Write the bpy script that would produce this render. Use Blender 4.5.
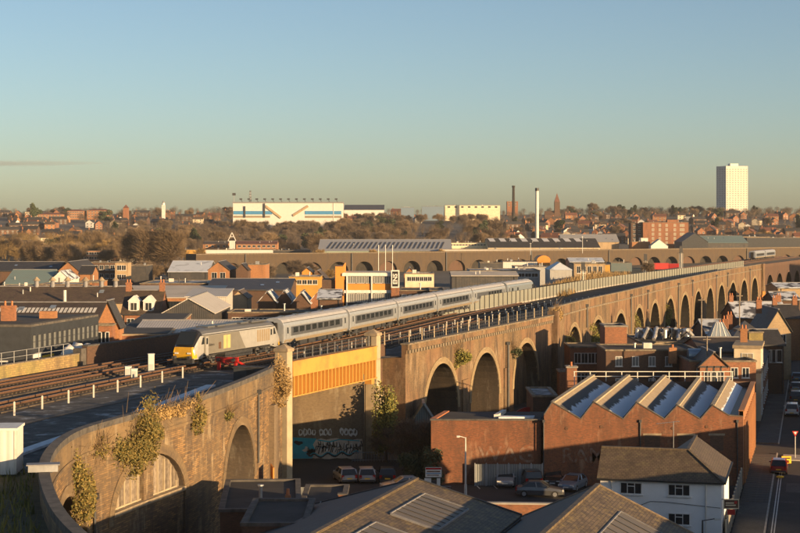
import bpy, math, random
from math import sin, cos, pi, radians, sqrt, atan2, hypot
from mathutils import Vector, Matrix, noise as mnoise

scene = bpy.context.scene
for o in list(bpy.data.objects):
    bpy.data.objects.remove(o)
C = scene.collection
R = random.Random(7)

# ------------------------------------------------------------------ camera, sky, sun, exposure
CAMZ, HOR, F = 25.6, 224.0, 1600.0
cam_d = bpy.data.cameras.new('camera')
cam_d.sensor_width = 36.0
cam_d.lens = 72.0
cam_d.shift_y = -(266.5 - HOR) / 800.0
cam_d.clip_start = 1.0
cam_d.clip_end = 40000.0
cam = bpy.data.objects.new('camera', cam_d)
C.objects.link(cam)
cam.location = (0, 0, CAMZ)
cam.rotation_euler = (pi / 2, 0, 0)
scene.camera = cam

SUN_AZ, SUN_EL = radians(130), radians(7.4)      # azimuth clockwise from +Y
world = bpy.data.worlds.new("World")
scene.world = world
world.use_nodes = True
wn = world.node_tree.nodes
wl = world.node_tree.links
wn.clear()
sky = wn.new('ShaderNodeTexSky')
sky.sky_type = 'NISHITA'
sky.sun_disc = False
sky.sun_elevation = SUN_EL
sky.sun_rotation = SUN_AZ
sky.altitude = 130.0
sky.air_density = 0.75
sky.dust_density = 1.1
sky.ozone_density = 1.5
bg = wn.new('ShaderNodeBackground')
bg.inputs['Strength'].default_value = 0.075
wo = wn.new('ShaderNodeOutputWorld')
wl.new(sky.outputs[0], bg.inputs[0])
wl.new(bg.outputs[0], wo.inputs[0])

sun_d = bpy.data.lights.new('sun', 'SUN')
sun_d.energy = 5.0
sun_d.color = (1.0, 0.66, 0.33)
sun_d.angle = radians(0.5)
sun = bpy.data.objects.new('sun', sun_d)
C.objects.link(sun)
sdir = Vector((sin(SUN_AZ) * cos(SUN_EL), cos(SUN_AZ) * cos(SUN_EL), sin(SUN_EL)))
sun.rotation_euler = sdir.to_track_quat('Z', 'Y').to_euler()
sun.location = (100, -100, 80)

vs = scene.view_settings
vs.view_transform = 'Standard'
vs.look = 'None'
vs.gamma = 1.0
vs.use_curve_mapping = False
vs.exposure = 1.10

# ------------------------------------------------------------------ survey helpers
def gp(u, v, z):
    d = (CAMZ - z) * F / (v - HOR)
    return ((u - 400) / F * d, d)
def ux(u, d): return (u - 400) / F * d
def vz(v, d): return CAMZ - (v - HOR) * d / F

# ------------------------------------------------------------------ materials
MATS = {}
def _new(name):
    m = bpy.data.materials.new(name)
    m.use_nodes = True
    nt = m.node_tree
    b = nt.nodes['Principled BSDF']
    return m, nt.nodes, nt.links, b
def _ramp(n, l, fac, stops):
    r = n.new('ShaderNodeValToRGB')
    el = r.color_ramp.elements
    while len(el) < len(stops): el.new(0.5)
    for e, (p, c) in zip(el, stops):
        e.position = p
        e.color = (c[0], c[1], c[2], 1)
    l.new(fac, r.inputs[0])
    return r
def _noise(n, l, vec, scale, detail=4, rough=0.6):
    t = n.new('ShaderNodeTexNoise')
    t.inputs['Scale'].default_value = scale
    t.inputs['Detail'].default_value = detail
    t.inputs['Roughness'].default_value = rough
    if vec is not None: l.new(vec, t.inputs['Vector'])
    return t
def _mix(n, l, fac, a, b, mode='MIX'):
    m = n.new('ShaderNodeMix')
    m.data_type = 'RGBA'
    m.blend_type = mode
    if isinstance(fac, (int, float)): m.inputs[0].default_value = fac
    else: l.new(fac, m.inputs[0])
    for i, x in ((6, a), (7, b)):
        if isinstance(x, (tuple, list)): m.inputs[i].default_value = (x[0], x[1], x[2], 1)
        else: l.new(x, m.inputs[i])
    return m.outputs[2]
def _bump(n, l, b, h, strength, dist=0.02):
    bp = n.new('ShaderNodeBump')
    bp.inputs['Strength'].default_value = strength
    bp.inputs['Distance'].default_value = dist
    l.new(h, bp.inputs['Height'])
    l.new(bp.outputs[0], b.inputs['Normal'])
def _rndcol(n, l, col, amt):
    """small per-object brightness change"""
    oi = n.new('ShaderNodeObjectInfo')
    mr = n.new('ShaderNodeMapRange')
    mr.inputs['To Min'].default_value = 1 - amt
    mr.inputs['To Max'].default_value = 1 + amt
    l.new(oi.outputs['Random'], mr.inputs['Value'])
    hs = n.new('ShaderNodeHueSaturation')
    l.new(mr.outputs[0], hs.inputs['Value'])
    l.new(col, hs.inputs['Color'])
    return hs.outputs[0]

def plain(name, c1, c2=None, scale=1.5, rough=0.7, metal=0.0, bump=0.0, rnd=0.0, detail=5, lo=0.35, hi=0.65, coat=0.0):
    if name in MATS: return MATS[name]
    m, n, l, b = _new(name)
    b.inputs['Roughness'].default_value = rough
    b.inputs['Metallic'].default_value = metal
    if coat: b.inputs['Coat Weight'].default_value = coat
    if c2 is None: c2 = tuple(x * 0.78 for x in c1)
    tc = n.new('ShaderNodeTexCoord')
    t = _noise(n, l, tc.outputs['Object'], scale, detail)
    r = _ramp(n, l, t.outputs[0], [(lo, c2), (hi, c1)])
    col = r.outputs[0]
    if rnd: col = _rndcol(n, l, col, rnd)
    l.new(col, b.inputs['Base Color'])
    if bump: _bump(n, l, b, t.outputs[0], bump)
    MATS[name] = m
    return m

def brick(name, c1, c2, mortar, stain=0.5, soot=(0.05, 0.04, 0.035), pale=None, bw=0.23, rh=0.078, ms=0.012, rough=0.9, rnd=0.0, patch=None, patch_amt=0.4):
    if name in MATS: return MATS[name]
    m, n, l, b = _new(name)
    b.inputs['Roughness'].default_value = rough
    uv = n.new('ShaderNodeUVMap')
    bt = n.new('ShaderNodeTexBrick')
    l.new(uv.outputs[0], bt.inputs['Vector'])
    bt.inputs['Scale'].default_value = 1.0
    bt.inputs['Brick Width'].default_value = bw
    bt.inputs['Row Height'].default_value = rh
    bt.inputs['Mortar Size'].default_value = ms
    bt.inputs['Mortar Smooth'].default_value = 0.2
    bt.inputs['Bias'].default_value = 0.0
    bt.inputs['Color1'].default_value = (*c1, 1)
    bt.inputs['Color2'].default_value = (*c2, 1)
    bt.inputs['Mortar'].default_value = (*mortar, 1)
    col = bt.outputs['Color']
    mp = n.new('ShaderNodeMapping')
    mp.inputs['Scale'].default_value = (3.0, 3.6, 1.0)
    l.new(uv.outputs[0], mp.inputs[0])
    # clusters of darker and lighter courses
    t0 = _noise(n, l, mp.outputs[0], 1.1, 6, 0.7)
    r0 = _ramp(n, l, t0.outputs[0], [(0.3, (0.72,) * 3), (0.5, (1.0,) * 3), (0.72, (1.16, 1.13, 1.08))])
    col = _mix(n, l, 0.85, col, r0.outputs[0], 'MULTIPLY')
    if patch:
        tp = _noise(n, l, uv.outputs[0], 0.16, 3, 0.5)
        rp = _ramp(n, l, tp.outputs[0], [(0.46, (0, 0, 0)), (0.56, (patch_amt,) * 3)])
        col = _mix(n, l, rp.outputs[0], col, patch)
    # vertical soot streaks and weathering
    mp2 = n.new('ShaderNodeMapping')
    mp2.inputs['Scale'].default_value = (0.55, 0.12, 1.0)
    l.new(uv.outputs[0], mp2.inputs[0])
    t1 = _noise(n, l, mp2.outputs[0], 1.0, 7, 0.62)
    r1 = _ramp(n, l, t1.outputs[0], [(0.46, (0, 0, 0)), (0.64, (stain,) * 3)])
    col = _mix(n, l, r1.outputs[0], col, soot)
    if pale:
        mp3 = n.new('ShaderNodeMapping')
        mp3.inputs['Location'].default_value = (13.1, 5.7, 0)
        mp3.inputs['Scale'].default_value = (0.9, 0.22, 1.0)
        l.new(uv.outputs[0], mp3.inputs[0])
        t2 = _noise(n, l, mp3.outputs[0], 1.0, 7, 0.7)
        r2 = _ramp(n, l, t2.outputs[0], [(0.55, (0, 0, 0)), (0.70, (0.6,) * 3)])
        col = _mix(n, l, r2.outputs[0], col, pale)
    if rnd: col = _rndcol(n, l, col, rnd)
    l.new(col, b.inputs['Base Color'])
    mh = _mix(n, l, 0.35, bt.outputs['Fac'], t0.outputs[0])
    _bump(n, l, b, mh, -0.35, 0.012)
    MATS[name] = m
    return m

def slate(name, c1, c2, bw=0.35, rh=0.24, frost=0.0, rough=0.65, line=0.55, rnd=0.0, moss=None, fscale=0.35):
    if name in MATS: return MATS[name]
    m, n, l, b = _new(name)
    b.inputs['Roughness'].default_value = rough
    uv = n.new('ShaderNodeUVMap')
    bt = n.new('ShaderNodeTexBrick')
    l.new(uv.outputs[0], bt.inputs['Vector'])
    bt.inputs['Scale'].default_value = 1.0
    bt.inputs['Brick Width'].default_value = bw
    bt.inputs['Row Height'].default_value = rh
    bt.inputs['Mortar Size'].default_value = 0.02
    bt.inputs['Color1'].default_value = (*c1, 1)
    bt.inputs['Color2'].default_value = (*c2, 1)
    bt.inputs['Mortar'].default_value = (*[x * line for x in c2], 1)
    col = bt.outputs['Color']
    t0 = _noise(n, l, uv.outputs[0], 0.7, 6, 0.7)
    r0 = _ramp(n, l, t0.outputs[0], [(0.3, (0.6,) * 3), (0.7, (1.25,) * 3)])
    col = _mix(n, l, 0.9, col, r0.outputs[0], 'MULTIPLY')
    if moss:
        t3 = _noise(n, l, uv.outputs[0], 1.7, 5, 0.7)
        r3 = _ramp(n, l, t3.outputs[0], [(0.52, (0, 0, 0)), (0.68, (0.7,) * 3)])
        col = _mix(n, l, r3.outputs[0], col, moss)
    if frost:
        t2 = _noise(n, l, uv.outputs[0], fscale, 5, 0.55)
        r2 = _ramp(n, l, t2.outputs[0], [(0.62 - frost * 0.35, (0, 0, 0)), (0.70 - frost * 0.35, (0.9,) * 3)])
        col = _mix(n, l, r2.outputs[0], col, (0.62, 0.66, 0.7))
    if rnd: col = _rndcol(n, l, col, rnd)
    l.new(col, b.inputs['Base Color'])
    _bump(n, l, b, bt.outputs['Fac'], -0.4, 0.015)
    MATS[name] = m
    return m

def ribbed(name, c1, c2, pitch=0.2, rough=0.55, axis='x', strength=0.5, stain=(0.2, 0.15, 0.1), st=0.25, metal=0.0, frost=0.0):
    """profiled sheet: ribs run along the other uv axis"""
    if name in MATS: return MATS[name]
    m, n, l, b = _new(name)
    b.inputs['Roughness'].default_value = rough
    b.inputs['Metallic'].default_value = metal
    uv = n.new('ShaderNodeUVMap')
    w = n.new('ShaderNodeTexWave')
    w.bands_direction = 'X' if axis == 'x' else 'Y'
    w.inputs['Scale'].default_value = 1.0 / pitch / 3.18
    w.inputs['Distortion'].default_value = 0.0
    l.new(uv.outputs[0], w.inputs['Vector'])
    r = _ramp(n, l, w.outputs['Fac'], [(0.0, c2), (0.5, c1)])
    t = _noise(n, l, uv.outputs[0], 0.5, 6, 0.65)
    rs = _ramp(n, l, t.outputs[0], [(0.5, (0, 0, 0)), (0.7, (st,) * 3)])
    col = _mix(n, l, rs.outputs[0], r.outputs[0], stain)
    if frost:
        t2 = _noise(n, l, uv.outputs[0], 0.25, 5, 0.55)
        r2 = _ramp(n, l, t2.outputs[0], [(0.62 - frost * 0.35, (0, 0, 0)), (0.72 - frost * 0.35, (0.85,) * 3)])
        col = _mix(n, l, r2.outputs[0], col, (0.62, 0.66, 0.7))
    l.new(col, b.inputs['Base Color'])
    _bump(n, l, b, w.outputs['Fac'], strength, 0.03)
    MATS[name] = m
    return m

def ground_mat(name, c1, c2, scale=0.4, frost=0.0, fine=6.0, rough=0.95, bump=0.3, fcol=(0.55, 0.58, 0.6), fs=0.12):
    if name in MATS: return MATS[name]
    m, n, l, b = _new(name)
    b.inputs['Roughness'].default_value = rough
    tc = n.new('ShaderNodeTexCoord')
    t = _noise(n, l, tc.outputs['Object'], scale, 7, 0.65)
    r = _ramp(n, l, t.outputs[0], [(0.35, c2), (0.65, c1)])
    t2 = _noise(n, l, tc.outputs['Object'], fine, 4, 0.7)
    r2 = _ramp(n, l, t2.outputs[0], [(0.3, (0.55,) * 3), (0.7, (1.35,) * 3)])
    col = _mix(n, l, 0.8, r.outputs[0], r2.outputs[0], 'MULTIPLY')
    if frost:
        t3 = _noise(n, l, tc.outputs['Object'], fs, 7, 0.68)
        r3 = _ramp(n, l, t3.outputs[0], [(0.66 - frost * 0.3, (0, 0, 0)), (0.78 - frost * 0.3, (0.8,) * 3)])
        col = _mix(n, l, r3.outputs[0], col, fcol)
    l.new(col, b.inputs['Base Color'])
    _bump(n, l, b, t2.outputs[0], bump, 0.05)
    MATS[name] = m
    return m

def leafmat(name, c1, c2, trans=0.25):
    if name in MATS: return MATS[name]
    m, n, l, b = _new(name)
    b.inputs['Roughness'].default_value = 0.75
    g = n.new('ShaderNodeNewGeometry')
    r = _ramp(n, l, g.outputs['Random Per Island'], [(0.0, c1), (1.0, c2)])
    col = _rndcol(n, l, r.outputs[0], 0.22)
    l.new(col, b.inputs['Base Color'])
    MATS[name] = m
    return m

# walls
brick('far brick', (0.095, 0.064, 0.037), (0.06, 0.042, 0.027), (0.075, 0.055, 0.037), 0.6)
brick('ring brick', (0.34, 0.25, 0.135), (0.22, 0.16, 0.09), (0.2, 0.16, 0.1), 0.55, pale=(0.46, 0.38, 0.27))
brick('viaduct brick', (0.225, 0.142, 0.07), (0.115, 0.076, 0.042), (0.15, 0.11, 0.07), 0.85, soot=(0.042, 0.032, 0.024), pale=(0.40, 0.31, 0.21), patch=(0.20, 0.10, 0.055))
brick('dark arch brick', (0.105, 0.076, 0.05), (0.07, 0.052, 0.037), (0.09, 0.075, 0.06), 0.7, pale=(0.24, 0.21, 0.17))  # darker brick, puts the arch shade into the soffit colour
brick('stub brick', (0.34, 0.20, 0.08), (0.10, 0.063, 0.034), (0.10, 0.073, 0.046), 0.65, pale=(0.44, 0.35, 0.22), patch=(0.12, 0.085, 0.05), patch_amt=0.6, bw=0.75, rh=0.15, ms=0.025)
brick('stub dark', (0.17, 0.115, 0.06), (0.09, 0.065, 0.04), (0.13, 0.10, 0.065), 0.6, pale=(0.33, 0.27, 0.18), patch=(0.24, 0.16, 0.075), bw=0.75, rh=0.15, ms=0.025)
brick('red brick', (0.32, 0.115, 0.045), (0.20, 0.075, 0.035), (0.20, 0.13, 0.09), 0.35, rnd=0.08)
brick('factory brick', (0.225, 0.068, 0.026), (0.105, 0.038, 0.019), (0.15, 0.09, 0.055), 0.5, soot=(0.04, 0.026, 0.02), pale=(0.30, 0.19, 0.12), patch=(0.16, 0.065, 0.032))
brick('orange brick', (0.38, 0.155, 0.05), (0.27, 0.105, 0.038), (0.28, 0.18, 0.11), 0.25, rnd=0.1)
brick('brown brick', (0.12, 0.06, 0.036), (0.075, 0.041, 0.028), (0.09, 0.062, 0.045), 0.4, rnd=0.12)
brick('buff brick', (0.42, 0.30, 0.17), (0.34, 0.24, 0.14), (0.3, 0.24, 0.16), 0.3, rnd=0.1)
brick('yellow stone', (0.36, 0.25, 0.10), (0.25, 0.17, 0.075), (0.2, 0.15, 0.08), 0.45, bw=0.5, rh=0.22, ms=0.03, patch=(0.2, 0.2, 0.06))
brick('abutment brick', (0.20, 0.145, 0.085), (0.15, 0.105, 0.065), (0.16, 0.125, 0.085), 0.45, pale=(0.33, 0.28, 0.2))
plain('stone', (0.34, 0.27, 0.18), (0.20, 0.16, 0.11), 1.2, 0.9, bump=0.3)
plain('grey stone', (0.26, 0.24, 0.21), (0.15, 0.14, 0.125), 1.2, 0.9, bump=0.3)
plain('coping', (0.23, 0.185, 0.13), (0.10, 0.085, 0.065), 1.8, 0.9, bump=0.4)
plain('dark coping', (0.11, 0.10, 0.09), (0.05, 0.047, 0.045), 1.5, 0.9, bump=0.4)
plain('concrete', (0.40, 0.37, 0.32), (0.28, 0.26, 0.23), 0.8, 0.9, bump=0.15)
plain('pale concrete', (0.42, 0.34, 0.23), (0.30, 0.25, 0.17), 0.7, 0.9, bump=0.15)
plain('house render', (0.80, 0.80, 0.79), (0.72, 0.715, 0.70), 0.45, 0.85, bump=0.1)
plain('white render', (0.58, 0.57, 0.54), (0.47, 0.455, 0.43), 0.45, 0.85, bump=0.1, rnd=0.05)
plain('cream render', (0.66, 0.56, 0.40), (0.52, 0.43, 0.30), 0.5, 0.85, rnd=0.1)
plain('white paint', (0.68, 0.67, 0.64), (0.56, 0.545, 0.51), 2.0, 0.5)
plain('off white', (0.62, 0.60, 0.55), (0.48, 0.46, 0.41), 1.0, 0.6)
plain('dark paint', (0.035, 0.04, 0.048), (0.024, 0.027, 0.032), 1.0, 0.6)
plain('black', (0.015, 0.015, 0.016), (0.01, 0.01, 0.01), 3.0, 0.55)
plain('soot', (0.032, 0.028, 0.024), (0.018, 0.016, 0.014), 0.6, 0.9)  # also paints the shade inside the viaduct arches
plain('timber', (0.30, 0.23, 0.16), (0.19, 0.145, 0.10), 3.0, 0.8, bump=0.2, rnd=0.25)
plain('grey timber', (0.24, 0.195, 0.145), (0.13, 0.105, 0.08), 3.0, 0.85, bump=0.2, rnd=0.2)
plain('yellow girder', (0.50, 0.255, 0.055), (0.36, 0.18, 0.05), 0.6, 0.6, rnd=0.03, detail=8, lo=0.3, hi=0.55)
plain('rust', (0.11, 0.055, 0.028), (0.07, 0.036, 0.022), 4.0, 0.85, bump=0.3)
plain('steel', (0.42, 0.41, 0.40), (0.30, 0.29, 0.28), 3.0, 0.42, 0.8)
plain('galv', (0.36, 0.37, 0.38), (0.27, 0.28, 0.29), 2.0, 0.5, 0.5)
plain('dark metal', (0.06, 0.062, 0.066), (0.04, 0.041, 0.045), 2.0, 0.55, 0.3)
plain('lead', (0.22, 0.22, 0.23), (0.15, 0.15, 0.16), 1.5, 0.6)
plain('felt roof', (0.04, 0.038, 0.037), (0.022, 0.021, 0.022), 0.5, 0.9, bump=0.2)
plain('frosted felt', (0.42, 0.44, 0.46), (0.06, 0.06, 0.063), 0.30, 0.9, lo=0.44, hi=0.62)
plain('pale roof', (0.52, 0.47, 0.40), (0.40, 0.36, 0.30), 0.25, 0.8)
plain('frost', (0.70, 0.74, 0.78), (0.50, 0.54, 0.58), 1.2, 0.9)
plain('terracotta', (0.45, 0.17, 0.07), (0.32, 0.12, 0.05), 4.0, 0.8)
plain('orange panel', (0.62, 0.24, 0.04), (0.55, 0.21, 0.035), 0.4, 0.6)
plain('yellow panel', (0.48, 0.27, 0.045), (0.38, 0.21, 0.04), 0.5, 0.7)
plain('red paint', (0.45, 0.02, 0.015), (0.33, 0.016, 0.014), 2.0, 0.45)
plain('rubber', (0.02, 0.02, 0.02), (0.014, 0.014, 0.014), 4.0, 0.8)
plain('blue panel', (0.05, 0.22, 0.42), (0.045, 0.19, 0.37), 0.3, 0.5)
plain('yellow sign', (0.85, 0.50, 0.02), (0.75, 0.44, 0.02), 2.0, 0.5)
plain('teal paint', (0.03, 0.36, 0.42), (0.02, 0.24, 0.31), 0.9, 0.8)
plain('cream spray', (0.60, 0.50, 0.38), (0.42, 0.34, 0.25), 1.2, 0.85)
plain('grey spray', (0.20, 0.15, 0.12), (0.16, 0.065, 0.03), 1.6, 0.9, lo=0.42, hi=0.62)
plain('old spray', (0.11, 0.055, 0.035), (0.17, 0.06, 0.028), 1.3, 0.9, lo=0.42, hi=0.62)
plain('duct', (0.58, 0.57, 0.55), (0.35, 0.34, 0.33), 1.0, 0.4, 0.6, rnd=0.2)
plain('green panel', (0.33, 0.42, 0.34), (0.27, 0.35, 0.28), 0.3, 0.7)
slate('dark slate', (0.055, 0.052, 0.05), (0.035, 0.034, 0.034), rnd=0.15)
slate('saw slate', (0.30, 0.235, 0.16), (0.22, 0.175, 0.125), bw=0.6, rh=0.35, line=0.75)
slate('shaded slate', (0.034, 0.032, 0.031), (0.02, 0.0195, 0.0195))  # near-black copy for roof slopes, their shade put into the colour
slate('brown tile', (0.10, 0.07, 0.048), (0.07, 0.05, 0.037), moss=(0.10, 0.09, 0.04), rnd=0.15)
slate('mossy tile', (0.145, 0.108, 0.066), (0.08, 0.06, 0.042), bw=0.3, rh=0.22, moss=(0.25, 0.19, 0.07))
slate('pub tile', (0.12, 0.09, 0.06), (0.08, 0.06, 0.042), bw=0.3, rh=0.2, moss=(0.14, 0.115, 0.06))
slate('frosty slate', (0.10, 0.10, 0.105), (0.065, 0.065, 0.07), frost=0.5, rnd=0.1)
slate('red tile', (0.20, 0.085, 0.05), (0.14, 0.06, 0.04), rnd=0.2)
ribbed('grey sheet', (0.36, 0.36, 0.35), (0.25, 0.25, 0.25), 0.3)
ribbed('pale sheet', (0.50, 0.47, 0.42), (0.36, 0.34, 0.31), 0.35)
ribbed('dark sheet', (0.05, 0.05, 0.052), (0.03, 0.03, 0.032), 0.3)
ribbed('frost sheet', (0.36, 0.38, 0.40), (0.24, 0.25, 0.27), 0.5, frost=0.75)
ribbed('green sheet', (0.20, 0.27, 0.24), (0.14, 0.19, 0.17), 0.4)
ribbed('fence sheet', (0.20, 0.215, 0.215), (0.11, 0.12, 0.12), 0.22, strength=0.8)
ribbed('teal sheet', (0.09, 0.13, 0.14), (0.055, 0.08, 0.09), 0.25)
ribbed('barrier sheet', (0.25, 0.26, 0.225), (0.16, 0.165, 0.145), 0.4, st=0.4)
ribbed('white sheet', (0.60, 0.585, 0.55), (0.48, 0.47, 0.44), 0.5, st=0.12)
ribbed('rooflight', (0.13, 0.115, 0.095), (0.07, 0.063, 0.055), 0.35, rough=0.5)
plain('sleeper', (0.07, 0.052, 0.038), (0.04, 0.031, 0.024), 2.0, 0.9)
ground_mat('ballast', (0.115, 0.088, 0.062), (0.036, 0.030, 0.025), 0.35, 0.18, 5.0)
ground_mat('deck', (0.10, 0.095, 0.088), (0.030, 0.029, 0.028), 0.6, 0.34, 2.6, fs=0.6, fcol=(0.34, 0.36, 0.38), bump=0.6)
ground_mat('asphalt', (0.04, 0.038, 0.037), (0.024, 0.0235, 0.0235), 0.12, 0.0, 8.0)
ground_mat('road', (0.055, 0.052, 0.049), (0.034, 0.032, 0.031), 0.25, 0.12, 9.0)
ground_mat('pavement', (0.10, 0.094, 0.085), (0.06, 0.057, 0.054), 0.3, 0.15, 6.0)
ground_mat('town', (0.10, 0.088, 0.07), (0.05, 0.045, 0.04), 0.02, 0.0, 0.6)
ground_mat('rough', (0.10, 0.09, 0.04), (0.045, 0.045, 0.022), 0.5, 0.0, 6.0)
leafmat('ivy leaf', (0.07, 0.075, 0.016), (0.24, 0.165, 0.04))
leafmat('bush leaf', (0.07, 0.09, 0.02), (0.24, 0.20, 0.04))
leafmat('dark leaf', (0.02, 0.035, 0.014), (0.05, 0.065, 0.025))
leafmat('brown twig', (0.11, 0.078, 0.048), (0.21, 0.145, 0.08))
leafmat('grey twig', (0.085, 0.065, 0.048), (0.165, 0.12, 0.08))
leafmat('gold twig', (0.20, 0.135, 0.055), (0.31, 0.205, 0.075))
leafmat('dry grass', (0.20, 0.13, 0.05), (0.32, 0.21, 0.08))
plain('bark', (0.11, 0.08, 0.055), (0.07, 0.05, 0.036), 2.0, 0.9)

def glass(name, col=(0.02, 0.025, 0.03), rough=0.08, spec=0.6):
    m, n, l, b = _new(name)
    b.inputs['Base Color'].default_value = (*col, 1)
    b.inputs['Roughness'].default_value = rough
    b.inputs['Specular IOR Level'].default_value = spec
    MATS[name] = m
glass('glass')
glass('pale glass', (0.16, 0.17, 0.17), 0.12)
glass('curtain glass', (0.30, 0.26, 0.19), 0.15)
glass('skylight', (0.20, 0.24, 0.28), 0.1)
glass('lens red', (0.35, 0.01, 0.01), 0.2)
glass('lens white', (0.65, 0.65, 0.6), 0.15)
def paint(name, col, rough=0.28, metal=0.0, coat=0.6):
    m, n, l, b = _new(name)
    b.inputs['Base Color'].default_value = (*col, 1)
    b.inputs['Roughness'].default_value = rough
    b.inputs['Metallic'].default_value = metal
    b.inputs['Coat Weight'].default_value = coat
    tc = n.new('ShaderNodeTexCoord')
    t = _noise(n, l, tc.outputs['Object'], 1.6, 5, 0.65)
    r = _ramp(n, l, t.outputs[0], [(0.35, tuple(x * 0.82 + 0.01 for x in col)), (0.65, col)])
    l.new(r.outputs[0], b.inputs['Base Color'])
    MATS[name] = m
paint('car silver', (0.45, 0.46, 0.47), 0.3, 0.5)
paint('car black', (0.015, 0.015, 0.017))
paint('car red', (0.30, 0.012, 0.012))
paint('car white', (0.70, 0.70, 0.69))
paint('car blue', (0.22, 0.30, 0.38), 0.3, 0.4)
paint('car grey', (0.12, 0.125, 0.13), 0.3, 0.4)
paint('coach silver', (0.34, 0.37, 0.41), 0.34, 0.25, 0.3)
paint('van silver', (0.24, 0.28, 0.32), 0.34, 0.25, 0.3)
paint('coach roof', (0.36, 0.36, 0.37), 0.5, 0.0, 0.1)
paint('coach band', (0.10, 0.11, 0.13), 0.35, 0.2, 0.3)
paint('coach skirt', (0.24, 0.19, 0.125), 0.6, 0.0, 0.0)
paint('loco silver', (0.38, 0.38, 0.37), 0.36, 0.2, 0.3)
paint('loco grey', (0.21, 0.20, 0.175), 0.38, 0.2, 0.3)
paint('loco yellow', (0.62, 0.34, 0.01), 0.4, 0.0, 0.3)
paint('loco cream', (0.52, 0.40, 0.17), 0.45, 0.0, 0.2)
paint('loco black', (0.018, 0.018, 0.02), 0.3, 0.0, 0.5)
paint('loco roof', (0.09, 0.095, 0.105), 0.5, 0.0, 0.1)
def saw_mat(name, dry, seed):  # dry sets how far the painted sunlit strip reaches down
    # slope coordinate v runs 0 at the ridge to 1 at the valley: sunlit strip painted pale, shade painted dark over melted slates, frost
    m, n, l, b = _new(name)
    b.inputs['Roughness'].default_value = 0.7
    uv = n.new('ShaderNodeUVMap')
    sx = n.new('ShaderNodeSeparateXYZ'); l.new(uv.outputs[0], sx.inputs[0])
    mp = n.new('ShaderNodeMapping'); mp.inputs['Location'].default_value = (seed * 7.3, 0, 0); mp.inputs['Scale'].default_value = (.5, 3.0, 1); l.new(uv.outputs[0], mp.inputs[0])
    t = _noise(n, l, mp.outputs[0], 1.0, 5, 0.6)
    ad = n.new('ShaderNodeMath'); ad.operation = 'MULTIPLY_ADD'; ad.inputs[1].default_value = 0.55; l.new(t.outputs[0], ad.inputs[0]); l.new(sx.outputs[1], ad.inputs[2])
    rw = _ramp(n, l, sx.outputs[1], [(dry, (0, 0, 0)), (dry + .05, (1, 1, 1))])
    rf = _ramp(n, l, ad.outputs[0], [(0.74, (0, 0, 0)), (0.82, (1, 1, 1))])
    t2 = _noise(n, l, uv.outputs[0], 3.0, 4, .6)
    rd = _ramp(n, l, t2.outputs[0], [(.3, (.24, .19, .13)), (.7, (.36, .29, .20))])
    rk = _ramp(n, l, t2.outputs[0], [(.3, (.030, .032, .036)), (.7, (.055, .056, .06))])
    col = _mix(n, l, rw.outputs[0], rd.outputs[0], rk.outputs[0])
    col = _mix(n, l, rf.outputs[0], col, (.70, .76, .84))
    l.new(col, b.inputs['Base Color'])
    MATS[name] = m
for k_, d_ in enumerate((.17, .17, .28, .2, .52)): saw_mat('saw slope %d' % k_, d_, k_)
def M(n): return MATS[n]
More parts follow.
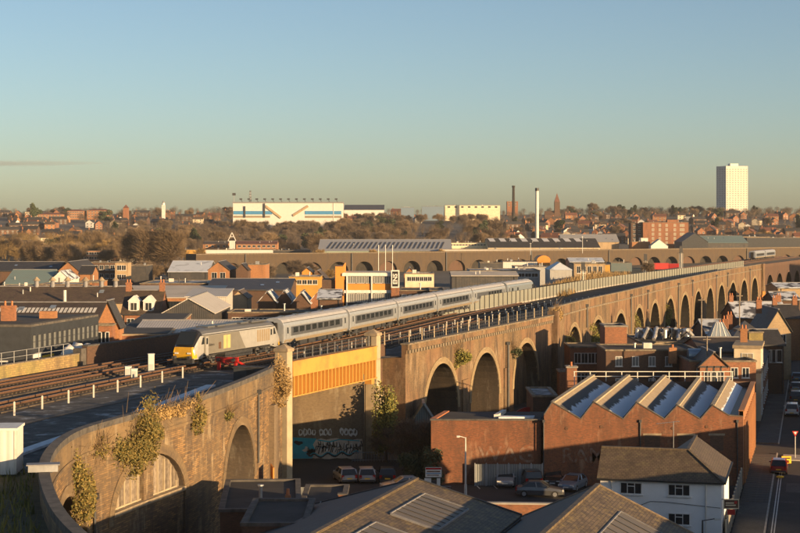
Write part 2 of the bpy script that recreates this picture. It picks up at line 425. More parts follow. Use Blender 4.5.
# ------------------------------------------------------------------ mesh helpers
class MB:
    def __init__(s):
        s.v = []; s.f = []; s.m = []; s.uv = {}
    def add(s, vs_, fs_, mi=0):
        o = len(s.v)
        s.v.extend(vs_)
        for f in fs_:
            s.f.append(tuple(i + o for i in f)); s.m.append(mi)
        return s
    def quad(s, a, b, c, d, mi=0, uv=None):
        if uv: s.uv[len(s.f)] = uv
        return s.add([a, b, c, d], [(0, 1, 2, 3)], mi)
    def box(s, x0, x1, y0, y1, z0, z1, mi=0):
        v = [(x0, y0, z0), (x1, y0, z0), (x1, y1, z0), (x0, y1, z0), (x0, y0, z1), (x1, y0, z1), (x1, y1, z1), (x0, y1, z1)]
        return s.add(v, [(0, 3, 2, 1), (4, 5, 6, 7), (0, 1, 5, 4), (1, 2, 6, 5), (2, 3, 7, 6), (3, 0, 4, 7)], mi)
    def prism(s, pts, z0, z1, mi=0):
        n = len(pts)
        v = [(p[0], p[1], z0) for p in pts] + [(p[0], p[1], z1) for p in pts]
        f = [tuple(range(n - 1, -1, -1)), tuple(range(n, 2 * n))]
        f += [(i, (i + 1) % n, n + (i + 1) % n, n + i) for i in range(n)]
        return s.add(v, f, mi)
    def extr(s, prof, d, mi=0):
        """planar polygon prof (3-D points) pushed along vector d"""
        n = len(prof)
        v = list(prof) + [(p[0] + d[0], p[1] + d[1], p[2] + d[2]) for p in prof]
        f = [tuple(range(n - 1, -1, -1)), tuple(range(n, 2 * n))]
        f += [(i, (i + 1) % n, n + (i + 1) % n, n + i) for i in range(n)]
        return s.add(v, f, mi)
    def tube(s, p0, p1, r0, r1=None, n=8, mi=0, cap=True):
        r1 = r0 if r1 is None else r1
        a = Vector(p0); b = Vector(p1)
        d = (b - a)
        if d.length < 1e-6: return s
        d.normalize()
        u = d.orthogonal().normalized(); w = d.cross(u)
        vs_ = []
        for c, r in ((a, r0), (b, r1)):
            for i in range(n):
                t = 2 * pi * i / n
                vs_.append(tuple(c + (u * cos(t) + w * sin(t)) * r))
        f = [(i, (i + 1) % n, n + (i + 1) % n, n + i) for i in range(n)]
        if cap: f += [tuple(range(n - 1, -1, -1)), tuple(range(n, 2 * n))]
        return s.add(vs_, f, mi)
    def bar(s, p0, p1, w, h, mi=0):
        """rectangular bar, w across, h upright"""
        a = Vector(p0); b = Vector(p1); d = b - a
        if d.length < 1e-6: return s
        d.normalize()
        side = Vector((d.y, -d.x, 0))
        if side.length < 1e-4: side = Vector((1, 0, 0))
        side.normalize(); up = side.cross(d).normalized()
        q = [(-w / 2, -h / 2), (w / 2, -h / 2), (w / 2, h / 2), (-w / 2, h / 2)]
        v = [tuple(a + side * x + up * y) for x, y in q] + [tuple(b + side * x + up * y) for x, y in q]
        return s.add(v, [(0, 1, 2, 3), (7, 6, 5, 4), (0, 4, 5, 1), (1, 5, 6, 2), (2, 6, 7, 3), (3, 7, 4, 0)], mi)
    def mesh(s, name, mats, smooth=False, uv=True):
        me = bpy.data.meshes.new(name)
        me.from_pydata(s.v, [], s.f)
        if not isinstance(mats, (list, tuple)): mats = [mats]
        for m in mats: me.materials.append(M(m) if isinstance(m, str) else m)
        if len(mats) > 1:
            me.polygons.foreach_set('material_index', s.m)
        if smooth:
            me.polygons.foreach_set('use_smooth', [True] * len(me.polygons))
        if uv:
            lay = me.uv_layers.new(name='UVMap')
            out = [0.0] * (2 * len(me.loops))
            V = s.v
            for pi_, p in enumerate(me.polygons):
                ex = s.uv.get(pi_)
                if ex:
                    for k, li in enumerate(p.loop_indices):
                        out[2 * li], out[2 * li + 1] = ex[k]
                    continue
                nx, ny, nz = p.normal
                h = hypot(nx, ny)
                if h < 0.12:
                    for li, vi in zip(p.loop_indices, p.vertices):
                        c = V[vi]; out[2 * li] = c[0]; out[2 * li + 1] = c[1]
                else:
                    tx, ty = -ny / h, nx / h
                    for li, vi in zip(p.loop_indices, p.vertices):
                        c = V[vi]; out[2 * li] = c[0] * tx + c[1] * ty; out[2 * li + 1] = c[2] / max(h, 0.05)
            lay.data.foreach_set('uv', out)
        me.update()
        return me
    def build(s, name, mats, parent=None, loc=None, rz=0.0, smooth=False, uv=True):
        return link(name, s.mesh(name, mats, smooth, uv), parent, loc, rz)

def link(name, me, parent=None, loc=None, rz=0.0, scale=None):
    o = bpy.data.objects.new(name, me)
    C.objects.link(o)
    if parent is not None: o.parent = parent
    if loc is not None: o.location = loc
    if rz: o.rotation_euler = (0, 0, rz)
    if scale is not None: o.scale = scale
    return o
def tag(o, label=None, cat=None, group=None, kind=None):
    if label: o['label'] = label
    if cat: o['category'] = cat
    if group: o['group'] = group
    if kind: o['kind'] = kind
    return o
def thing(name, label, cat, loc=(0, 0, 0), rz=0.0, group=None):
    o = link(name, None, None, loc, rz)
    return tag(o, label, cat, group)
def copy_tree(o, loc=None, rz=None, label=None, parent=None, scale=None):
    c = o.copy(); C.objects.link(c); c.parent = parent
    if loc is not None: c.location = loc
    if rz is not None: c.rotation_euler = (0, 0, rz)
    if scale is not None: c.scale = scale
    if label: c['label'] = label
    for ch in KIDS.get(o.name, None) or [x for x in o.children]:
        copy_tree(ch, parent=c)
    return c
KIDS = {}
def struct(name, mb, mat, parent=None, **k):
    o = mb.build(name, mat, parent, **k)
    if parent is None: o['kind'] = 'structure'
    return o
def textmesh(name, txt, size, mat, parent=None, extrude=0.004, bold=0.0, width=None):
    cu = bpy.data.curves.new(name, 'FONT')
    cu.body = txt; cu.size = size; cu.extrude = extrude; cu.align_x = 'CENTER'; cu.align_y = 'CENTER'
    cu.offset = bold
    cu.resolution_u = 3
    o = bpy.data.objects.new(name, cu)
    C.objects.link(o)
    dg = bpy.context.evaluated_depsgraph_get()
    me = bpy.data.meshes.new_from_object(o.evaluated_get(dg))
    bpy.data.objects.remove(o)
    me.materials.clear(); me.materials.append(M(mat))
    return link(name, me, parent)

# windows: frame (proud of the wall) > pane; local x along the wall, -y outwards
WIN = {}
def window(parent, x, y, z, rz, w, h, frame='white paint', pane='glass', nx=2, ny=1, sill=True, name='window', ft=0.07):
    key = (w, h, frame, pane, nx, ny, sill, ft)
    if key not in WIN:
        m = MB(); t = ft
        m.box(-w / 2, w / 2, -0.06, 0.03, 0, t).box(-w / 2, w / 2, -0.06, 0.03, h - t, h)
        m.box(-w / 2, -w / 2 + t, -0.06, 0.03, t, h - t).box(w / 2 - t, w / 2, -0.06, 0.03, t, h - t)
        for i in range(1, nx):
            xx = -w / 2 + w * i / nx
            m.box(xx - t * .4, xx + t * .4, -0.055, 0.03, t, h - t)
        for i in range(1, ny):
            zz = h * i / ny
            m.box(-w / 2 + t, w / 2 - t, -0.05, 0.03, zz - t * .4, zz + t * .4)
        if sill: m.box(-w / 2 - 0.08, w / 2 + 0.08, -0.14, 0.03, -0.09, -0.002)
        p = MB().box(-w / 2 + t * .5, w / 2 - t * .5, -0.02, 0.02, t * .5, h - t * .5)
        WIN[key] = (m.mesh('window', frame), p.mesh('pane', pane))
    f, p = WIN[key]
    o = link(name, f, parent, (x, y, z), rz)
    link('pane', p, o)
    return o
def windows_on(parent, p, q, rows, n, w, h, m0=0.0, m1=0.0, **k):
    """n windows along wall p->q (outside on the right of p->q), one row for each z in rows"""
    dx, dy = q[0] - p[0], q[1] - p[1]
    L = hypot(dx, dy); a = atan2(dy, dx)
    for z in rows:
        for i in range(n):
            t = (m0 + (L - m0 - m1) * (i + 0.5) / n) / L
            window(parent, p[0] + dx * t, p[1] + dy * t, z, a, w, h, **k)

def rect(cx, cy, w, d, rz=0.0):
    c, s_ = cos(rz), sin(rz)
    return [(cx + x * c - y * s_, cy + x * s_ + y * c) for x, y in ((-w / 2, -d / 2), (w / 2, -d / 2), (w / 2, d / 2), (-w / 2, d / 2))]

def walls_obj(parent, W, D, h, mat, gable=None, gh=0.0, z0=-0.3, name='wall'):
    """box body in local frame: x 0..W, y 0..D; gable 'x' ridge along x, 'y' ridge along y"""
    m = MB()
    if gable == 'x':
        for x in (0, W):
            pr = [(x, 0, z0), (x, D, z0), (x, D, h), (x, D / 2, h + gh), (x, 0, h)]
            m.add(pr, [(0, 1, 2, 3, 4)] if x == W else [(4, 3, 2, 1, 0)])
        m.quad((0, 0, z0), (W, 0, z0), (W, 0, h), (0, 0, h)); m.quad((W, D, z0), (0, D, z0), (0, D, h), (W, D, h))
    elif gable == 'y':
        for y in (0, D):
            pr = [(0, y, z0), (W, y, z0), (W, y, h), (W / 2, y, h + gh), (0, y, h)]
            m.add(pr, [(0, 1, 2, 3, 4)] if y == 0 else [(4, 3, 2, 1, 0)])
        m.quad((W, 0, z0), (W, D, z0), (W, D, h), (W, 0, h)); m.quad((0, D, z0), (0, 0, z0), (0, 0, h), (0, D, h))
    else:
        m.box(0, W, 0, D, z0, h)
    return m.build(name, mat, parent)

def roof_obj(parent, W, D, h, kind, gh, mat, over=0.25, t=0.14, name='roof'):
    m = MB()
    o = over
    if kind == 'x':
        k = gh / (D / 2)
        for sgn in (0, 1):
            y0 = -o if sgn == 0 else D + o
            z0 = h - o * k
            pr = [(-o, y0, z0), (-o, D / 2, h + gh), (-o, D / 2, h + gh + t), (-o, y0, z0 + t)]
            if sgn: pr = pr[::-1]
            m.extr(pr, (W + 2 * o, 0, 0))
    elif kind == 'y':
        k = gh / (W / 2)
        for sgn in (0, 1):
            x0 = -o if sgn == 0 else W + o
            z0 = h - o * k
            pr = [(x0, -o, z0), (W / 2, -o, h + gh), (W / 2, -o, h + gh + t), (x0, -o, z0 + t)]
            if sgn == 0: pr = pr[::-1]
            m.extr(pr, (0, D + 2 * o, 0))
    elif kind == 'hip':
        a = min(W, D) / 2
        if W >= D: r0, r1 = (a, D / 2, h + gh), (W - a, D / 2, h + gh)
        else: r0, r1 = (W / 2, a, h + gh), (W / 2, D - a, h + gh)
        e = [(-o, -o, h), (W + o, -o, h), (W + o, D + o, h), (-o, D + o, h)]
        v = e + [r0, r1]
        if W >= D: f = [(0, 1, 5, 4), (1, 2, 5), (2, 3, 4, 5), (3, 0, 4), (3, 2, 1, 0)]
        else: f = [(0, 1, 4), (1, 2, 5, 4), (2, 3, 5), (3, 0, 4, 5), (3, 2, 1, 0)]
        m.add(v, f)
    elif kind == 'mono':          # rises to the back
        m.extr([(-o, -o, h), (-o, D + o, h + gh), (-o, D + o, h + gh + t), (-o, -o, h + t)][::-1], (W + 2 * o, 0, 0))
    elif kind == 'arc':           # curved, axis along y
        n = 10; pr = []
        for i in range(n + 1):
            a = pi * i / n
            pr.append((W / 2 - cos(a) * (W / 2 + o), -o, h + gh * sin(a)))
        m.extr(pr, (0, D + 2 * o, 0))
    elif kind == 'arcx':          # curved, axis along x
        n = 10; pr = []
        for i in range(n + 1):
            a = pi * i / n
            pr.append((-o, D / 2 - cos(a) * (D / 2 + o), h + gh * sin(a)))
        m.extr(pr[::-1], (W + 2 * o, 0, 0))
    else:
        m.box(0.25, W - 0.25, 0.25, D - 0.25, h - 0.4, h - 0.25)
    return m.build(name, mat, parent)

def bld(name, label, u0, u1, d, v_eave, v_ridge=None, depth=10.0, roof='flat', wall='red brick', rmat='dark slate',
        win=None, yaw=0.0, cat='building', chim=0, parapet=None, over=0.25, base=0.0, group=None, side=None, wk=None):
    """building whose front wall spans bearings u0..u1 at distance d; heights from the sight lines v"""
    x0, x1 = ux(u0, d), ux(u1, d)
    W = (x1 - x0) / cos(yaw)
    h = vz(v_eave, d) - base
    t = thing(name, label, cat, (x0, d, base), yaw, group)
    gh = 0.0
    if roof in ('x', 'hip', 'arcx'): gh = (vz(v_ridge, d + depth / 2) - base) - h
    elif roof in ('y', 'arc'): gh = (vz(v_ridge, d) - base) - h
    elif roof == 'mono': gh = (vz(v_ridge, d + depth) - base) - h
    gh = max(gh, 0.0)
    w = walls_obj(t, W, depth, h, wall, roof if roof in 'xy' else None, gh)
    if roof == 'mono':
        m = MB()
        for x in (0.0, W):
            p = [(x, 0, h - .01), (x, depth, h - .01), (x, depth, h + gh)]
            m.add(p, [(0, 1, 2)] if x else [(2, 1, 0)])
        m.quad((W, depth, h), (0, depth, h), (0, depth, h + gh), (W, depth, h + gh))
        m.build('gable_wall', wall, t)
    if roof == 'flat':
        m = MB()
        m.box(-.12, W + .12, -.12, .3, h, h + .22).box(-.12, W + .12, depth - .3, depth + .12, h, h + .22)
        m.box(-.12, .3, .3, depth - .3, h, h + .22).box(W - .3, W + .12, .3, depth - .3, h, h + .22)
        m.build('parapet', parapet or 'coping', t)
        MB().box(.3, W - .3, .3, depth - .3, h - .1, h + .06).build('roof', rmat, t)
        rv = random.Random(int(u0 * 7 + d))
        for k in range(min(6, int(W * depth / 45))):
            a, b, c_ = rv.uniform(.25, .6), rv.uniform(.25, .6), rv.uniform(.4, 1.1)
            x, y = rv.uniform(.1, .9) * (W - 2) + 1, rv.uniform(.15, .85) * (depth - 2) + 1
            if rv.random() < .5: MB().box(x - a, x + a, y - b, y + b, h + .06, h + .06 + c_).build('roof_vent', ('galv', 'off white', 'lead')[k % 3], t)
            else: MB().tube((x, y, h + .06), (x, y, h + .3 + c_), .14, n=8).tube((x, y, h + .3 + c_), (x, y, h + .42 + c_), .24, n=8).build('vent_pipe', ('galv', 'dark metal')[k % 2], t)
    else:
        r = roof_obj(t, W, depth, h, roof, gh, rmat, over)
        if roof == 'x':
            MB().bar((-over, depth / 2, h + gh + .16), (W + over, depth / 2, h + gh + .16), .3, .14).build('ridge_tiles', 'lead', r)
            MB().bar((-over, -over - .06, h - .1), (W + over, -over - .06, h - .1), .14, .14).build('gutter', 'dark metal', r)
            for k in (.06, .94): MB().tube((W * k, -.08, 0), (W * k, -.08, h - .1), .06, n=6).build('downpipe', 'dark metal', t)
            rv = random.Random(int(u0 * 5 + d))
            for k in range(min(5, int(W / 7))):
                x = rv.uniform(.08, .92) * W; f = rv.uniform(.25, .7); y = f * depth / 2; z = h + gh * f
                if rv.random() < .6: MB().tube((x, y, z), (x, y, z + .9), .12, n=8).build('vent_pipe', ('galv', 'off white')[k % 2], t)
                else: MB().add([(x, y - .7, z - gh * 1.4 / depth + .2), (x + .9, y - .7, z - gh * 1.4 / depth + .2), (x + .9, y + .7, z + gh * 1.4 / depth + .2), (x, y + .7, z + gh * 1.4 / depth + .2)], [(0, 1, 2, 3)]).build('rooflight', 'skylight', r)
        elif roof == 'y':
            MB().bar((W / 2, -over, h + gh + .16), (W / 2, depth + over, h + gh + .16), .3, .14).build('ridge_tiles', 'lead', r)
    if chim:
        for k in range(chim):
            cx = W * ((k + .5) / chim if chim > 2 else (0.04 + 0.92 * k / max(1, chim - 1)))
            chimney(t, (cx, depth / 2, h + gh - .9), 2.3)
    if win:
        rows, n, ww, wh = win[:4]
        k = wk or {}
        zs = [h - wh - 0.7 - 2.9 * i for i in range(rows)]
        windows_on(t, (0, 0), (W, 0), [z for z in zs if z > 0.3], n, ww, wh, .6, .6, **k)
        if side:
            windows_on(t, (W, 0), (W, depth), [z for z in zs if z > 0.3], side, ww, wh, .6, .6, **k)
    DIM[t.name] = (W, h, gh)
    return t

CH = {}
DIM = {}
def chimney(parent, loc, h, mat='red brick', w=0.9, d=0.6, pots=2):
    key = (h, mat, w, d, pots)
    if key not in CH:
        m = MB().box(-w / 2, w / 2, -d / 2, d / 2, 0, h).box(-w / 2 - .06, w / 2 + .06, -d / 2 - .06, d / 2 + .06, h - .25, h - .1)
        p = MB().tube((0, 0, h), (0, 0, h + .5), .13, .10, 8)
        CH[key] = (m.mesh('chimney', mat), p.mesh('chimney_pot', 'terracotta'))
    a, b = CH[key]
    o = link('chimney', a, parent, loc)
    for i in range(pots): link('chimney_pot', b, o, ((i - (pots - 1) / 2) * w / pots, 0, 0))
    return o

# paths
def catmull(pts, step=1.0):
    P = [Vector((p[0], p[1], 0)) for p in pts]
    P = [P[0] * 2 - P[1]] + P + [P[-1] * 2 - P[-2]]
    out = []
    for i in range(1, len(P) - 2):
        n = max(2, int((P[i + 1] - P[i]).length / step))
        for k in range(n):
            t = k / n
            a, b, c, d = P[i - 1], P[i], P[i + 1], P[i + 2]
            out.append(0.5 * ((2 * b) + (c - a) * t + (2 * a - 5 * b + 4 * c - d) * t * t + (3 * b - a - 3 * c + d) * t ** 3))
    out.append(P[-2])
    return out
class Path:
    def __init__(s, pts, step=1.0, smooth=True):
        s.p = catmull(pts, step) if smooth else [Vector((p[0], p[1], 0)) for p in pts]
        s.s = [0.0]
        for a, b in zip(s.p, s.p[1:]): s.s.append(s.s[-1] + (b - a).length)
        s.L = s.s[-1]
    def at(s, q, off=0.0):
        """point at arclength q, moved off metres to the right"""
        q = min(max(q, 0.0), s.L - 1e-6)
        lo, hi = 0, len(s.s) - 1
        while hi - lo > 1:
            m = (lo + hi) // 2
            if s.s[m] <= q: lo = m
            else: hi = m
        a, b = s.p[lo], s.p[hi]
        t = (q - s.s[lo]) / (s.s[hi] - s.s[lo])
        c = a.lerp(b, t)
        d = s.dir(q)
        return Vector((c.x + d.y * off, c.y - d.x * off, 0))
    def dir(s, q):
        q = min(max(q, 0.0), s.L)
        i = 0
        lo, hi = 0, len(s.s) - 1
        while hi - lo > 1:
            m = (lo + hi) // 2
            if s.s[m] <= q: lo = m
            else: hi = m
        a = s.p[max(0, lo - 1)]; b = s.p[min(len(s.p) - 1, hi + 1)]
        return (b - a).normalized()
    def s_at_y(s, y, off=0.0):
        lo, hi = 0.0, s.L
        for _ in range(40):
            m = (lo + hi) / 2
            if s.at(m, off).y < y: lo = m
            else: hi = m
        return lo
    def s_at_u(s, u, smin=0.0):
        best, bq = 1e9, 0
        q = smin
        while q < s.L:
            p = s.at(q)
            e = abs(p.x / max(p.y, 1) - (u - 400) / F)
            if e < best: best, bq = e, q
            q += 0.5
        return bq

# ------------------------------------------------------------------ arched wall
def arch_low(c, r, zs, rise, n=18):
    return [(c - r, -0.3), (c - r, zs)] + [(c - r * cos(pi * i / n), zs + rise * sin(pi * i / n)) for i in range(1, n)] + [(c + r, zs), (c + r, -0.3)]
def arched_wall(path, s0, s1, arches, ztop, width, origin, z0=-0.3, step=3.0, zback=10.5):
    """arches: (centre s, radius, springing z, rise). one wall with its soffits, front face on the right of the path"""
    low = [(s0, z0)]
    for (c, r, zs, rise) in arches:
        a = low[-1][0]
        n = int((c - r - a) / step)
        for i in range(1, n + 1): low.append((a + (c - r - a) * i / (n + 1), z0))
        low += arch_low(c, r, zs, rise)
    a = low[-1][0]
    n = int((s1 - a) / step)
    for i in range(1, n + 1): low.append((a + (s1 - a) * i / (n + 1), z0))
    low.append((s1, z0))
    m = MB()
    def P(s, off, z):
        p = path.at(s, -off)
        return (p.x - origin[0], p.y - origin[1], z)
    arc = 0.0
    for (sa, za), (sb, zb) in zip(low, low[1:]):
        seg = hypot(sb - sa, zb - za)
        if sb - sa > 1e-5:
            m.quad(P(sa, 0, za), P(sb, 0, zb), P(sb, 0, ztop), P(sa, 0, ztop), uv=[(sa, za), (sb, zb), (sb, ztop), (sa, ztop)])
            m.quad(P(sb, width, zb), P(sa, width, za), P(sa, width, zback), P(sb, width, zback), uv=[(sb, zb), (sa, za), (sa, zback), (sb, zback)])
            m.quad(P(sb, .5, zback - .3), P(sa, .5, zback - .3), P(sa, .5, ztop), P(sb, .5, ztop), uv=[(sb, zback), (sa, zback), (sa, ztop), (sb, ztop)])
        if zb > z0 + 1e-4 or za > z0 + 1e-4:
            nn = 3
            for k in range(nn):
                w0, w1 = width * k / nn, width * (k + 1) / nn
                m.quad(P(sb, w0, zb), P(sa, w0, za), P(sa, w1, za), P(sb, w1, zb), mi=1, uv=[(w0, arc + seg), (w0, arc), (w1, arc), (w1, arc + seg)])
        arc += seg
    # ends
    m.quad(P(s0, width, z0), P(s0, 0, z0), P(s0, 0, zback), P(s0, width, zback), uv=[(width, z0), (0, z0), (0, zback), (width, zback)])
    m.quad(P(s0, .5, zback), P(s0, 0, zback), P(s0, 0, ztop), P(s0, .5, ztop))
    m.quad(P(s1, 0, zback), P(s1, .5, zback), P(s1, .5, ztop), P(s1, 0, ztop))
    m.quad(P(s1, 0, z0), P(s1, width, z0), P(s1, width, zback), P(s1, 0, zback), uv=[(0, z0), (width, z0), (width, zback), (0, zback)])
    return m
def arch_ring(path, origin, c, r, zs, rise, th=0.75, proud=0.09, n=22):
    """ring of brick courses round an arch, standing a little proud"""
    m = MB()
    def P(s, off, z):
        p = path.at(s, off)
        return (p.x - origin[0], p.y - origin[1], z)
    for i in range(n):
        a, b = pi * i / n, pi * (i + 1) / n
        I = [(c - r * cos(t), zs + rise * sin(t)) for t in (a, b)]
        O = [(c - (r + th) * cos(t), zs + (rise + th) * sin(t)) for t in (a, b)]
        la = i * (r * pi / n); lb = la + r * pi / n
        q = [P(I[0][0], proud, I[0][1]), P(I[1][0], proud, I[1][1]), P(O[1][0], proud, O[1][1]), P(O[0][0], proud, O[0][1])]
        m.quad(*q[::-1], uv=[(th, la), (th, lb), (0, lb), (0, la)])
        m.quad(P(O[0][0], proud, O[0][1]), P(O[1][0], proud, O[1][1]), P(O[1][0], -.1, O[1][1]), P(O[0][0], -.1, O[0][1]))
        m.quad(P(I[0][0], -.1, I[0][1]), P(I[1][0], -.1, I[1][1]), P(I[1][0], proud, I[1][1]), P(I[0][0], proud, I[0][1]))
    return m
def strip(path, origin, s0, s1, o0, o1, z0, z1, step=3.0):
    """long block following the path between offsets o0 < o1 (to the right) and heights z0..z1"""
    m = MB()
    n = max(1, int((s1 - s0) / step))
    ss = [s0 + (s1 - s0) * i / n for i in range(n + 1)]
    def P(s, o, z):
        p = path.at(s, o); return (p.x - origin[0], p.y - origin[1], z)
    for a, b in zip(ss, ss[1:]):
        m.quad(P(a, o1, z0), P(b, o1, z0), P(b, o1, z1), P(a, o1, z1), uv=[(a, z0), (b, z0), (b, z1), (a, z1)])
        m.quad(P(b, o0, z0), P(a, o0, z0), P(a, o0, z1), P(b, o0, z1), uv=[(b, z0), (a, z0), (a, z1), (b, z1)])
        m.quad(P(a, o1, z1), P(b, o1, z1), P(b, o0, z1), P(a, o0, z1), uv=[(a, o1), (b, o1), (b, o0), (a, o0)])
        m.quad(P(a, o0, z0), P(b, o0, z0), P(b, o1, z0), P(a, o1, z0), uv=[(a, o0), (b, o0), (b, o1), (a, o1)])
    for q, rev in ((s0, 0), (s1, 1)):
        f = [P(q, o0, z0), P(q, o1, z0), P(q, o1, z1), P(q, o0, z1)]
        m.quad(*(f if not rev else f[::-1]))
    return m
# ------------------------------------------------------------------ terrain
def terr(y):
    pts = [(-500, 0), (900, 0), (1050, 2.5), (1300, 11), (1600, 25), (2000, 39), (2600, 37), (4000, 35)]
    for (a, za), (b, zb) in zip(pts, pts[1:]):
        if y <= b:
            t = max(0.0, (y - a) / (b - a))
            return za + (zb - za) * t
    return pts[-1][1]
def tz(x, y):
    w = min(1.0, max(0.0, (y - 1000) / 700))
    return terr(y) + w * 4.5 * (mnoise.noise(Vector((x * 0.0021, y * 0.0021, 3.1)))) - w * 1.0
m = MB()
ys = [-300, 0, 200, 450, 700, 900] + [950 + 55 * i for i in range(40)] + [3200, 3400]
nx = 60
idx = []
for y in ys:
    row = []
    for i in range(nx + 1):
        x = (i / nx * 2 - 1) * (600 + 0.55 * max(y, 0))
        row.append(len(m.v)); m.v.append((x, y, tz(x, y)))
    idx.append(row)
for a, b in zip(idx, idx[1:]):
    for i in range(nx):
        m.f.append((a[i], a[i + 1], b[i + 1], b[i])); m.m.append(0)
struct('ground', m, 'town')

# ------------------------------------------------------------------ lines of the railway
T1 = Path([(-52, 50), (-43, 90), (-33, 128), (-26.8, 149), (-21.6, 165), (-14.7, 183), (-7.9, 205), (-1.5, 228), (4.8, 251), (11.8, 275), (19.5, 299), (27, 321), (42, 366), (62, 422), (84, 478), (118, 570), (150, 650), (180, 720)], 2.0)
STUB = Path([(-6, 54), (-13.8, 70.4), (-17.7, 81.8), (-20.5, 94), (-21.2, 105), (-19.3, 114), (-15.9, 126), (-13.6, 140), (-12.3, 150), (-11.5, 156.2)], 1.0)
SEC1 = Path([(-2.4, 179.3), (0.56, 180.3), (22.5, 237.5)], smooth=False)
SEC2 = Path([(22.6, 238.5), (31.2, 266.7), (42.4, 300), (55.6, 341), (67, 374), (88.3, 435), (113.8, 502)], 2.0)
SEC3 = Path([(114.6, 503), (136, 553), (160, 610), (190, 680), (225, 760)], 2.0)
RAIL, DECK = 11.0, 10.6
def edge_x(y):
    for p in (STUB, ):
        if y <= 156.2: return p.at(p.s_at_y(y)).x
    if y < 179.3: return -11.5 + (y - 156.2) / (179.3 - 156.2) * 9.1
    if y < 237.5: return SEC1.at(SEC1.s_at_y(y)).x
    if y < 502: return SEC2.at(SEC2.s_at_y(y)).x
    return SEC3.at(SEC3.s_at_y(y)).x
ys = [56 + 4 * i for i in range(60)] + [296 + 10 * i for i in range(45)]
m = MB(); rows = []
for y in ys:
    xr = edge_x(y) - 0.25
    s = T1.s_at_y(y, -14.5)
    xl = T1.at(s, -14.5).x
    xm = T1.at(T1.s_at_y(y, 2.6), 2.6).x
    rows.append((xl, xm, xr, y))
for a, b in zip(rows, rows[1:]):
    m.quad((a[0], a[3], DECK), (a[1], a[3], DECK), (b[1], b[3], DECK), (b[0], b[3], DECK), 0)
    m.quad((a[1], a[3], DECK), (a[2], a[3], DECK), (b[2], b[3], DECK), (b[1], b[3], DECK), 1 if b[3] < 215 else 0)
    m.quad((b[0], b[3], -.3), (a[0], a[3], -.3), (a[0], a[3], DECK), (b[0], b[3], DECK), 2)
deck = m.build('railway_deck', ['ballast', 'deck', 'brown brick'])
deck['kind'] = 'structure'

# tracks
RAILM = {}
def track(name, label, off, sa, sb):
    c = T1.at(sa, off)
    t = thing(name, label, 'railway track', (c.x, c.y, DECK), 0, 'railway tracks on the viaduct')
    org = (c.x, c.y)
    for g in (-0.75, 0.75):
        r = strip(T1, org, sa, sb, off + g - .035, off + g + .035, .22, .40, 4.0)
        o = r.build('rail', 'rust', t)
        strip(T1, org, sa, sb, off + g - .025, off + g + .025, .401, .412, 4.0).build('running_surface', 'steel', o)
    m = MB()
    q = sa
    while q < min(sb, 330):
        p = T1.at(q, off); d = T1.dir(q)
        a = (p.x - org[0] - d.y * 1.3, p.y - org[1] + d.x * 1.3, .13); b = (p.x - org[0] + d.y * 1.3, p.y - org[1] - d.x * 1.3, .13)
        m.bar(a, b, .26, .2)
        q += .68
    o = m.build('sleepers', 'sleeper', t); o['kind'] = 'stuff'
    m = strip(T1, org, sa, sb, off - 1.75, off + 1.75, -.05, .10, 5.0)
    m.build('ballast_bed', 'ballast', t)
track('railway_track', 'track carrying the silver locomotive and coaches', 0.0, 20, T1.L - 5)
track('railway_track', 'middle track left of the locomotive, beside the train track', -5.4, 20, T1.L - 5)
track('railway_track', 'leftmost track beside the low yellow stone wall', -9.3, 20, T1.L - 5)
q0 = T1.s_at_y(166)
track('railway_track', 'rusty siding track right of the coaches, starting at the red buffer stop', 3.9, q0, T1.s_at_y(300))
track('railway_track', 'rusty siding nearest the viaduct railing', 8.0, T1.s_at_y(196), T1.s_at_y(300))

# low wall with railing left of the tracks
def s_y(y, off): return T1.s_at_y(y, off)
sa, sb, sc = s_y(95, -13.4), s_y(170, -13.4), s_y(330, -13.4)
c = T1.at(sa, -13.4); org = (c.x, c.y)
t = thing('trackside_wall', 'low yellow stone wall with metal railing on top, left of the tracks', 'wall', (c.x, c.y, 0))
strip(T1, org, sa, sb, -13.65, -13.15, DECK, 11.8, 3).build('wall', 'yellow stone', t)
strip(T1, org, sa, sb, -13.72, -13.08, 11.8, 11.92, 3).build('coping', 'coping', t)
p = T1.at(sb, -13.4); MB().box(-.5, .5, -.5, .5, DECK, 12.4).build('end_pier', 'dark coping', t, (p.x - org[0], p.y - org[1], 0), -T1.dir(sb).angle(Vector((0, 1, 0))))
q = sa; n = 0
rp = MB().tube((0, 0, 0), (0, 0, 1.15), .04, n=6).mesh('railing_post', 'galv')
while q < sb - 2:
    p = T1.at(q, -13.4); link('railing_post', rp, t, (p.x - org[0], p.y - org[1], 11.92)); q += 2.3
for z in (12.45, 13.02):
    strip(T1, org, sa, sb - 2, -13.43, -13.37, z, z + .06, 3).build('rail', 'galv', t)
sd = sb + 1.0
c = T1.at(sd, -13.4); org = (c.x, c.y)
t = thing('trackside_wall', 'dark brick parapet wall behind the locomotive and coaches', 'wall', (c.x, c.y, 0))
strip(T1, org, sd, sc, -13.7, -13.1, DECK, 12.5, 3).build('wall', 'brown brick', t)
strip(T1, org, sd, sc, -13.78, -13.02, 12.5, 12.65, 3).build('coping', 'dark coping', t)
